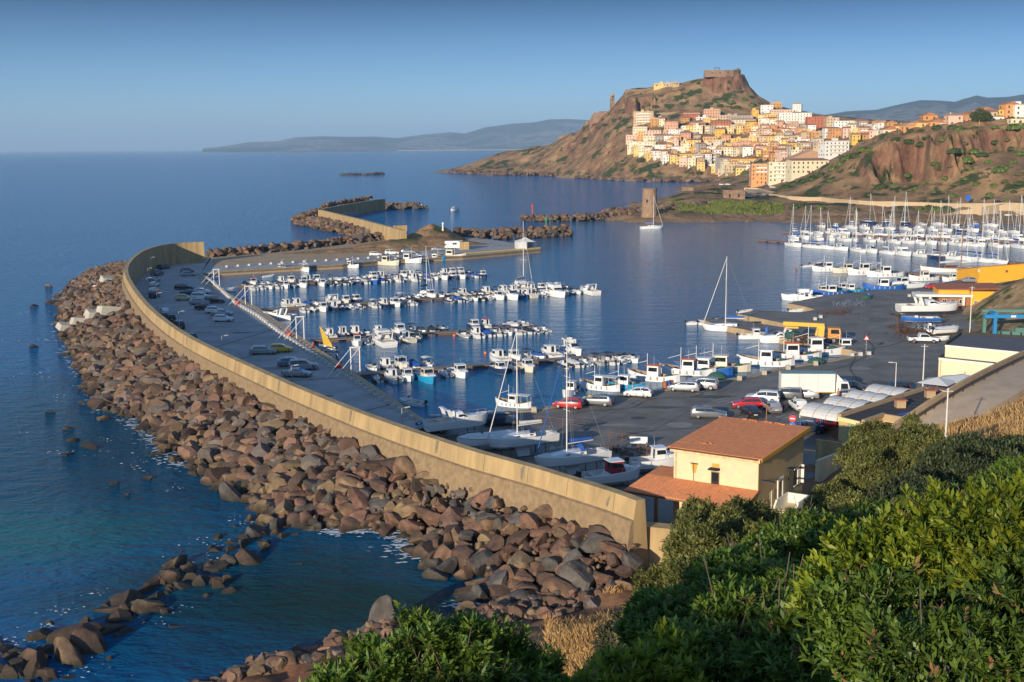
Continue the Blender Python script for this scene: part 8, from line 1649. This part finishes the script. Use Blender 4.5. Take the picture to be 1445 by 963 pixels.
ZN = [('under the bell tower', [(868,172,10,0),(876,168,8,0),(884,170,9,0),(846,182,8,0),(855,178,9,0),(875,189,6,1),(898,184,6,0),(880,160,6,3)]),
 ('between castle and town', [(925,152,9,3),(948,150,8,0),(963,147,8,3),(985,151,9,0),(1002,148,9,3),(1016,151,10,0),(1032,146,12,4),(1040,153,11,0),(1050,142,10,4),(1062,150,12,1),(1073,148,9,0),(1059,138,8,3),(1045,131,6,0),(1075,156,9,3)]),
 ('among the town houses', [(946,213,10,0),(936,215,8,3),(1007,178,10,0),(1014,183,8,3),(997,176,7,0),(1100,178,7,3),(1160,183,8,0),(1180,184,8,3),(1093,177,6,0),(1166,229,12,3),(1052,200,6,0),(1112,178,6,0),(1040,213,7,3),(972,225,8,0)]),
 ('on dry slope below town', [(905,228,14,0),(925,236,12,3),(893,235,9,4),(940,226,10,0),(987,247,10,0),(1014,246,12,3),(1040,240,13,4),(1052,245,12,1),(1060,252,9,0),(1050,228,8,3),(975,246,8,2),(1055,258,9,0)]),
 ('on green slope left of cliff', [(1110,266,16,0),(1122,262,18,3),(1135,259,20,0),(1148,254,18,3),(1160,248,14,0),(1100,268,9,3),(1175,240,15,1),(1186,233,14,4),(1196,226,16,1),(1207,222,18,0),(1218,213,17,1),(1229,212,12,4),(1190,224,12,3),(1215,200,8,0),(1172,256,10,4),(1200,208,9,3)]),
 ('clinging to the red cliff', [(1262,199,10,0),(1282,204,16,0),(1300,208,16,3),(1306,198,10,0),(1318,236,11,1),(1280,250,13,1),(1244,266,18,0),(1255,260,10,3),(1291,268,9,4),(1262,262,9,4),(1322,182,14,0),(1345,182,15,3),(1355,184,16,1),(1300,186,10,0),(1375,181,9,0),(1404,184,10,4),(1285,186,10,3),(1330,200,12,4),(1350,226,20,1),(1363,228,22,4),(1345,217,17,3),(1374,220,17,1),(1385,222,15,0),(1395,230,12,4),(1410,242,20,1),(1420,238,14,4),(1430,183,20,1),(1445,182,15,4),(1428,212,14,3),(1437,218,15,4),(1405,205,12,3),(1420,204,12,2),(1438,262,16,0),(1430,272,10,3),(1397,276,12,1),(1360,205,12,2)]),
 ('on scrub below the cliff', [(1310,258,9,4),(1324,262,10,5),(1335,256,12,4),(1350,262,12,5),(1362,255,9,4),(1378,262,11,4),(1334,272,10,5),(1345,277,11,4),(1366,270,9,5),(1317,272,8,4),(1390,252,10,5),(1402,264,11,4),(1418,258,10,5),(1300,275,8,5),(1420,284,8,4),(1310,285,8,2),(1228,276,8,5),(1438,248,12,5),(1370,240,10,4),(1340,243,9,5),(1300,262,8,4),(1430,230,12,4)]),
 ('below the coast road', [(1072,288,14,0),(1086,290,12,3),(1096,292,9,0),(1122,295,16,0),(1130,291,14,3),(1143,296,12,0),(1158,294,12,4),(1210,297,9,3),(1298,297,12,4),(1310,296,18,3),(1322,297,16,4),(1335,296,17,3),(1345,299,12,0),(1370,298,10,5),(1067,290,10,3)]),
 ('on islet behind the tower', [(1010,272,8,2),(1035,264,8,3),(990,276,7,2),(1060,296,9,5),(1030,297,10,4),(1045,299,10,4)])]
for zn, L in ZN:
    cnt = {}
    for (x, y, w, k) in sorted(L): cnt[k % 3] = cnt.get(k % 3, 0)+1; shrub(x, y, w, k, f'{SHN[k]} shrub {zn}, {nth(cnt[k % 3])} of that colour from left', 'shrubs '+zn)
# tree on the cliff top
q = HL.hit(1382, 177, 640, 1100) or PD(1382, 177, 730)
t = thing('tree', 'broad green tree standing alone on the cliff top', 'tree', q); b = MB(); b.tube((0,0,-1),(0,0,3.5),.5,.35,8); b.tube((0,0,2.5),(-2,0,5),.25,.15,6); b.tube((0,0,2.5),(2.2,0,5),.25,.15,6); b.build('trunk', M_wood, t)
r = np.random.RandomState(4); V = []; 
for (cx, cz, s) in ((-3.2,4.6,2.9),(0,6.0,3.6),(3.4,4.8,3.1),(1.6,3.6,2.8),(-1.5,3.4,2.8),(5.4,3.4,2.0)):
    d = r.normal(size=(500, 3)); d /= np.linalg.norm(d, axis=1)[:, None]; p = d*s*r.uniform(.55, 1.05, 500)[:, None]*np.array([1,1,.72])+np.array([cx, 0, cz]); a = r.normal(size=(500, 3)); a /= np.linalg.norm(a, axis=1)[:, None]; c = np.cross(a, r.normal(size=(500, 3))); c /= np.linalg.norm(c, axis=1)[:, None]; V.append(np.stack([p-a*.4, p-c*.3, p+a*.4, p+c*.3], 1).reshape(-1, 3))
V = np.concatenate(V); o = bpy.data.objects.new('crown', npmesh('crown', V, np.arange(len(V)).reshape(-1, 4), M_shrub)); col.objects.link(o); o.parent = t
# ================================================================ plants of the near hillside
def leaf_mat(name, c, c2, tr=.35, rough=.45, isl=.35):
    m = bpy.data.materials.new(name); m.use_nodes = True; N = m.node_tree.nodes; L = m.node_tree.links; b = N['Principled BSDF']; b.inputs['Roughness'].default_value = rough; b.inputs['Specular IOR Level'].default_value = .35
    g = N.new('ShaderNodeNewGeometry'); cr = N.new('ShaderNodeValToRGB'); L.new(g.outputs['Random Per Island'], cr.inputs[0]); cr.color_ramp.elements[0].color = (*c2, 1); cr.color_ramp.elements[1].color = (*c, 1)
    tc = N.new('ShaderNodeTexCoord'); n = N.new('ShaderNodeTexNoise'); n.inputs['Scale'].default_value = .9; n.inputs['Detail'].default_value = 4; L.new(tc.outputs['Object'], n.inputs[0])
    hs = N.new('ShaderNodeHueSaturation'); mr = N.new('ShaderNodeMapRange'); L.new(n.outputs[0], mr.inputs[0]); mr.inputs[1].default_value = .3; mr.inputs[2].default_value = .7; mr.inputs[3].default_value = 1-isl; mr.inputs[4].default_value = 1+isl; L.new(mr.outputs[0], hs.inputs['Value']); L.new(cr.outputs[0], hs.inputs['Color']); L.new(hs.outputs[0], b.inputs['Base Color'])
    t = N.new('ShaderNodeBsdfTranslucent'); L.new(hs.outputs[0], t.inputs[0]); mx = N.new('ShaderNodeMixShader'); mx.inputs[0].default_value = tr; L.new(b.outputs[0], mx.inputs[1]); L.new(t.outputs[0], mx.inputs[2]); L.new(mx.outputs[0], N['Material Output'].inputs[0]); return m
M_mas = leaf_mat('mastic_leaves', (0.20,0.28,0.035), (0.07,0.14,0.025)); M_masn = leaf_mat('young_mastic_leaves', (0.40,0.43,0.04), (0.22,0.31,0.03), .45)
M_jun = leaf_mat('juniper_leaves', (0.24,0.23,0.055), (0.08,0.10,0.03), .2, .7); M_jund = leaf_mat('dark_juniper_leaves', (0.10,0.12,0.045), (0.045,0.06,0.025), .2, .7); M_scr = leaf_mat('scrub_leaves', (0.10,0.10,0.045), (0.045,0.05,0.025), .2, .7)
M_dead = mat('dead_leaves', (.24,.12,.05), .9, var=.4, scale=9)
M_bark = mat('shrub_bark', (0.13,0.10,0.08), .9, var=.4, scale=12)
def orient(d, r):
    a = r.normal(size=d.shape); a -= (a*d).sum(1)[:, None]*d; a /= np.linalg.norm(a, axis=1)[:, None]+1e-9; return a, np.cross(d, a)
def sprigs(pos, dirs, nl, ln, wd, r, spread=(.35, 1.15), stem=.09):
    """rosettes of leaves along a short shoot tip: returns quads (diamond shaped leaves folded at mid rib)"""
    N = len(pos); pos = np.repeat(pos, nl, 0); d = np.repeat(dirs, nl, 0); a, b_ = orient(d, r); k = len(pos)
    th = r.uniform(*spread, k)[:, None]; ld = d*np.cos(th)+a*np.sin(th); s = np.cross(ld, d); s /= np.linalg.norm(s, axis=1)[:, None]+1e-9; up = np.cross(s, ld)
    base = pos-d*(r.uniform(0, 1, k)[:, None]**1.0)*stem; L = ln*r.uniform(.65, 1.2, k)[:, None]; W = wd*r.uniform(.8, 1.2, k)[:, None]
    V = np.stack([base, base+ld*L*.55-s*W/2+up*W*.12, base+ld*L-up*L*.12, base+ld*L*.55+s*W/2+up*W*.12], 1); return V.reshape(-1, 3)
def crown(name, lobes, n, nl, ln, wd, m, par, seed, cam_w=True, stem=.09, inner=.25, spread=(.35, 1.15), cut=None, spiky=0.0):
    """lobes: (x,y,z,rx,ry,rz); shoots spread over the upper outer surfaces of the lobes"""
    r = np.random.RandomState(seed); A = np.array([l[3]*l[4]+l[3]*l[5] for l in lobes]); A = A/A.sum(); P_ = []; D_ = []
    for l, w_ in zip(lobes, A):
        k = int(n*w_); d = r.normal(size=(k, 3)); d[:, 2] = np.where(r.uniform(size=k) < .8, np.abs(d[:, 2]), d[:, 2]); d /= np.linalg.norm(d, axis=1)[:, None]
        c = np.array(l[:3]); s = np.array(l[3:6]); bump = 1+.34*fbm(d[:, 0]*2.2+l[0], d[:, 1]*2.2+d[:, 2]*1.9, seed, 4)+spiky*np.clip(fbm(d[:, 0]*5+l[1], d[:, 1]*5+d[:, 2]*4, seed+9, 2), 0, 1)
        rad = np.where(r.uniform(size=k) < inner, r.uniform(.55, .95, k), r.uniform(.93, 1.06, k))*bump; p = c+d*s*rad[:, None]; nn = d/s; nn /= np.linalg.norm(nn, axis=1)[:, None]
        P_.append(p); dd = nn+np.array([0, 0, .65])+r.normal(size=(k, 3))*.35; D_.append(dd/np.linalg.norm(dd, axis=1)[:, None])
    P_ = np.concatenate(P_); D_ = np.concatenate(D_); keep = np.ones(len(P_), bool)
    for l in lobes:   # drop shoots deep inside other lobes
        q = ((P_-np.array(l[:3]))/np.array(l[3:6])); keep &= (np.linalg.norm(q, axis=1) > .52)
    P_, D_ = P_[keep], D_[keep]; V = sprigs(P_, D_, nl, ln, wd, r, spread, stem); o = bpy.data.objects.new(name, npmesh(name, V, np.arange(len(V)).reshape(-1, 4), m)); col.objects.link(o); o.parent = par
    return o, P_, D_
def lobe(px, py, D, rpx, rpy, dep=None):
    p = PD(px, py, D); k = D/F; return [p.x, p.y, p.z, rpx*k, (dep or rpx)*k, rpy*k]
def bush(name, label, cat, lobes, n, nl, ln, wd, m, seed, tips=None, stem=.09, trunk=True, inner=.25, group=None, spiky=0., gz=None):
    c = np.mean([l[:3] for l in lobes], 0); g = NH.h(c[0], c[1]); t = thing(name, label, cat, (c[0], c[1], g), 0, group); o0 = np.array([c[0], c[1], g]); L2 = [list(np.array(l[:3])-o0)+l[3:] for l in lobes]
    o, Pp, Dd = crown('crown', L2, n, nl, ln, wd, m, t, seed, stem=stem, inner=inner, spiky=spiky)
    if tips:
        r = np.random.RandomState(seed+1); k = (Pp[:, 2] > np.percentile(Pp[:, 2], 25)) & (fbm(Pp[:, 0]*1.6, Pp[:, 1]*1.6, seed, 3) > tips[1]); P2, D2 = Pp[k], Dd[k]; s = r.uniform(size=len(P2)) < tips[2]; P2, D2 = P2[s], D2[s]
        V = sprigs(P2+D2*.03, D2, nl+2, ln*1.05, wd*1.05, r, (.25, .9), stem*.6); q = bpy.data.objects.new('young_shoots', npmesh('young_shoots', V, np.arange(len(V)).reshape(-1, 4), tips[0])); col.objects.link(q); q.parent = t
    if name == 'mastic_shrub':
        r = np.random.RandomState(seed+5); s = r.uniform(size=len(Pp)) < .035; V = sprigs(Pp[s]+Dd[s]*.02, Dd[s], 7, ln*.9, wd*.9, r, (.3, 1.2), stem); q = bpy.data.objects.new('dead_leaves', npmesh('dead_leaves', V, np.arange(len(V)).reshape(-1, 4), M_dead)); col.objects.link(q); q.parent = t
        b = MB(); up_ = np.where(Pp[:, 2] > np.percentile(Pp[:, 2], 55))[0]
        for i_ in r.choice(up_, 60): a = Vector(Pp[i_]); d = Vector(Dd[i_]); b.tube(a-d*ln*5, a+d*ln*r.uniform(.5, 3)+Vector(r.normal(size=3))*ln*.5, ln*.09, ln*.04, 4)
        q = b.build('bare_twigs', M_bark, t); q['kind'] = 'stuff'
    if trunk:
        r = random.Random(seed); b = MB()
        for l in L2:
            for k in range(5):
                a = Vector((l[0]*.35+r.uniform(-.1, .1), l[1]*.35+r.uniform(-.1, .1), -.3)); e = Vector((l[0]+r.uniform(-.6, .6)*l[3], l[1]+r.uniform(-.6, .6)*l[4], l[2]+l[5]*r.uniform(.3, .8))); mid = a.lerp(e, .5)+Vector((r.uniform(-.1, .1), r.uniform(-.1, .1), .1)); rr_ = .012*max(1, l[3]); b.tube(a, mid, rr_*2.2, rr_*1.3, 5); b.tube(mid, e, rr_*1.3, rr_*.6, 5)
                for j in range(3): f = mid.lerp(e, r.uniform(.2, .8)); b.tube(f, f+Vector((r.uniform(-.3, .3)*l[3], r.uniform(-.3, .3)*l[4], r.uniform(.2, .5)*l[5])), rr_*.7, rr_*.3, 4)
        b.build('branches', M_bark, t)
    return t
# nearest mastic shrubs
bush('mastic_shrub', 'sunlit yellow green mastic shrub filling the lower right corner', 'shrub', [lobe(1325,850,3.5,120,120), lobe(1440,840,3.3,110,125), lobe(1250,905,3.3,95,95), lobe(1380,960,2.9,150,90), lobe(1500,950,3.0,120,140), lobe(1215,835,3.9,60,55), lobe(1310,765,4.3,50,40), lobe(1410,760,4.2,60,42)], 7000, 15, .034, .0105, M_mas, 1, tips=(M_masn, -.12, .85), spiky=.6, inner=.35)
bush('mastic_shrub', 'darker green mastic shrub at the bottom centre right with few bright tips', 'shrub', [lobe(1080,930,5.6,130,85), lobe(1180,960,5.0,120,110), lobe(980,980,5.2,110,70), lobe(1130,880,6.8,90,50), lobe(880,1000,5.0,80,60)], 5200, 16, .056, .0165, M_mas, 2, tips=(M_masn, .05, .6), spiky=.6, inner=.35)
bush('mastic_shrub', 'dense green mastic shrub at the bottom edge in front of the cove', 'shrub', [lobe(640,965,4.6,100,95), lobe(560,985,4.5,90,75), lobe(720,985,4.7,80,72), lobe(490,1000,4.4,60,50), lobe(780,1015,4.8,50,60)], 4600, 16, .046, .0135, M_mas, 3, tips=(M_masn, .0, .6), spiky=.6, inner=.35)
bush('mastic_shrub', 'dark green mastic shrub in the shade right of the middle', 'shrub', [lobe(1180,800,11,120,60), lobe(1060,840,10,100,50), lobe(1290,760,12,100,50), lobe(960,890,9.5,90,45)], 7500, 10, .07, .025, M_mas, 4)
bush('mastic_shrub', 'green mastic shrub rising at the right edge behind the sunlit one', 'shrub', [lobe(1400,735,16,75,50), lobe(1460,705,18,80,55), lobe(1350,750,14,70,42), lobe(1445,740,12,60,50)], 6500, 9, .085, .03, M_mas, 5)
# junipers further down
J = [('olive green juniper in front of the wall end, leftmost of all', [(945,862,40,50,58),(985,805,38,46,58),(912,900,42,40,42),(1000,860,36,60,66),(975,762,41,26,30)], M_jun, 6500),
     ('juniper with reddish twigs right in front of the veranda', [(1020,775,42,50,56),(1050,742,44,34,36),(985,745,43,30,40),(1085,790,40,46,44)], M_jun, 5500),
     ('olive juniper partly hiding the outside stair', [(1120,785,46,42,34),(1080,745,48,22,22),(1155,752,48,30,22),(1125,742,56,34,20),(1060,810,38,60,50)], M_jun, 4500),
     ('large rounded olive juniper in the middle of the slope', [(1185,722,52,46,36),(1230,685,55,50,40),(1150,765,47,50,36),(1215,648,60,32,22)], M_jun, 7000),
     ('topmost yellowish juniper near the restaurant roof', [(1270,650,60,50,36),(1300,625,64,30,26),(1235,625,66,36,26),(1320,660,56,45,40),(1285,600,68,12,16)], M_jun, 7000),
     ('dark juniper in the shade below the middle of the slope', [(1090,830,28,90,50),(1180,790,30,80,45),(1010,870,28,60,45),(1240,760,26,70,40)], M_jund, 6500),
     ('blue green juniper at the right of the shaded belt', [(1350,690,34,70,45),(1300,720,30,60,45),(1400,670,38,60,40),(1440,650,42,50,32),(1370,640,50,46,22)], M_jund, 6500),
     ('low brown green scrub between junipers and dry grass', [(880,910,44,40,36),(920,925,36,45,36),(860,950,38,36,30),(950,925,26,55,40)], M_scr, 4000),
     ('dark scrub in the hollow at the centre of the slope', [(1100,880,18,90,40),(1000,910,18,80,40),(1200,845,17,80,35)], M_scr, 5500)]
for k, (lb, L_, m, n) in enumerate(J):
    near = L_[0][2] < 22; sc_ = .13 if not near else .085
    bush('juniper' if m in (M_jun, M_jund) else 'scrub_bush', lb, 'juniper' if m in (M_jun, M_jund) else 'bush', [lobe(*l) for l in L_], n, 8, sc_*1.35, sc_*.42, m, 30+k, stem=.3 if not near else .15, inner=.3, spiky=.35)
# ground scrub filling the slope between the shrubs
rr = random.Random(9); fill = []
for k in range(5200):
    x = rr.uniform(880, 1480); lo = np.interp(x, [880,1000,1100,1200,1300,1445], [900,800,770,705,660,655]); y = rr.uniform(lo+8, 980); q = NH.hit(x, y, 5, 130)
    if q and q.z > 4 and q.y < 75: fill.append((q, x, y))
r = np.random.RandomState(8); Pq = np.array([[q.x, q.y, q.z] for q, _, _ in fill]); dist = np.linalg.norm(Pq-np.array([0,0,H]), axis=1); V = []
for lo_, hi_, s in ((0, 12, .06), (12, 25, .10), (25, 45, .16), (45, 200, .24)):
    k = (dist >= lo_) & (dist < hi_); 
    if not k.any(): continue
    P_ = np.repeat(Pq[k], 6, 0)+r.normal(size=(k.sum()*6, 3))*s*3*np.array([1,1,.5])+np.array([0,0,s*1.5]); D_ = r.normal(size=P_.shape)*.6+np.array([0,0,1]); D_ /= np.linalg.norm(D_, axis=1)[:, None]; V.append(sprigs(P_, D_, 7, s, s*.32, r, (.3, 1.3), s*1.6))
V = np.concatenate(V); o = bpy.data.objects.new('ground_scrub', npmesh('ground_scrub', V, np.arange(len(V)).reshape(-1, 4), M_scr)); col.objects.link(o); tag(o, 'low dark scrub covering the slope between the shrubs', 'scrub', kind='stuff')
# dry grass
M_dry = mat('dry_grass_blades', srgb(186,148,94), .9, var=.25, scale=.5, isl=.3); sp = []
for k in range(30000):
    if k % 3: x = rr.uniform(770, 960); y = rr.uniform(800, 963)
    else: x = rr.uniform(1290, 1460); y = rr.uniform(560, 700)
    q = NH.hit(x, y, 20, 140) if (x < 960 and y > 835-(x-860)*.4) or x > 1280 else None
    if q and q.z > 2.0: sp.append((q.x, q.y, q.z-.05))
    if len(sp) > 19000: break
tufts('dry_grass', sp, .62, .07, M_dry, 'tall dry golden grass on the hillside', 'grass', lean=.4)
# foam where the sea breaks on the rocks
M_foam = mat('sea_foam', (0.46,0.50,0.53), .8, var=.1); rr = random.Random(5); V = []; Fq = []
def foam(px, py, n, sp_, s):
    c = P(px, py, .05)
    for k in range(int(n*.6)):
        x = c.x+rr.gauss(0, sp_*1.1); y = c.y+rr.gauss(0, sp_*.6); a0 = rr.uniform(0, 6); m = 5; b0 = len(V); q = s*.62*rr.uniform(.15, 1)
        for j in range(m): a = a0+j*6.283/m; V.append((x+math.cos(a)*q*rr.uniform(.4, 1.6), y+math.sin(a)*q*rr.uniform(.2, .6), rr.uniform(.05, .12)))
        Fq.append(tuple(range(b0, b0+m)))
_k = 0.0
while _k < len(wo_)-1.01:       # wash line along the foot of the armour slope
    q_ = along(wo_, _k); _k += .045
    if fbm(np.array([q_.x/7]), np.array([q_.y/7]), 3, 2)[0] > -.12:
        for _ in range(7):
            x = q_.x+rr.gauss(-.6, .9); y = q_.y+rr.gauss(0, .7); b0 = len(V); q = .4*rr.uniform(.2, 1); a0 = rr.uniform(0, 6)
            for j in range(6): a = a0+j*1.047; V.append((x+math.cos(a)*q*rr.uniform(.5, 1.6), y+math.sin(a)*q*rr.uniform(.2, .5), rr.uniform(.05, .1)))
            Fq.append(tuple(range(b0, b0+6)))
for (x, y, n, sp_, s) in [(262,650,60,1.6,.35),(236,648,30,1.5,.3),(88,638,26,.9,.3),(190,660,22,1.2,.3),(155,620,24,1.2,.3),(70,528,36,3,.4),(60,480,40,4,.5),(82,440,30,3,.5),(105,388,30,4,.5),(130,545,26,2,.35),(345,735,34,1.2,.28),(300,765,44,1.6,.28),(285,790,30,1.2,.28),(245,858,34,1.1,.25),(90,862,36,.9,.25),(60,885,30,.9,.25),(100,945,36,1.2,.25),(5,905,40,1,.3),(210,878,20,.8,.2),(130,838,24,1,.22),(150,640,20,1.5,.3),(640,247,18,9,1.2),(720,250,18,12,1.2),(840,255,16,10,1.1),(415,318,20,4,.6),(486,249,14,8,1),(655,298,26,5,.35),(400,950,16,1,.2),(100,560,26,2.4,.35),(40,610,16,2,.3),(250,690,20,1.3,.25)]: foam(x, y, n, sp_, s)
me = bpy.data.meshes.new('sea_foam'); me.from_pydata(V, [], Fq); me.materials.append(M_foam); o = bpy.data.objects.new('sea_foam', me); col.objects.link(o); tag(o, 'white foam where small waves break on the rocks', 'foam', kind='stuff')
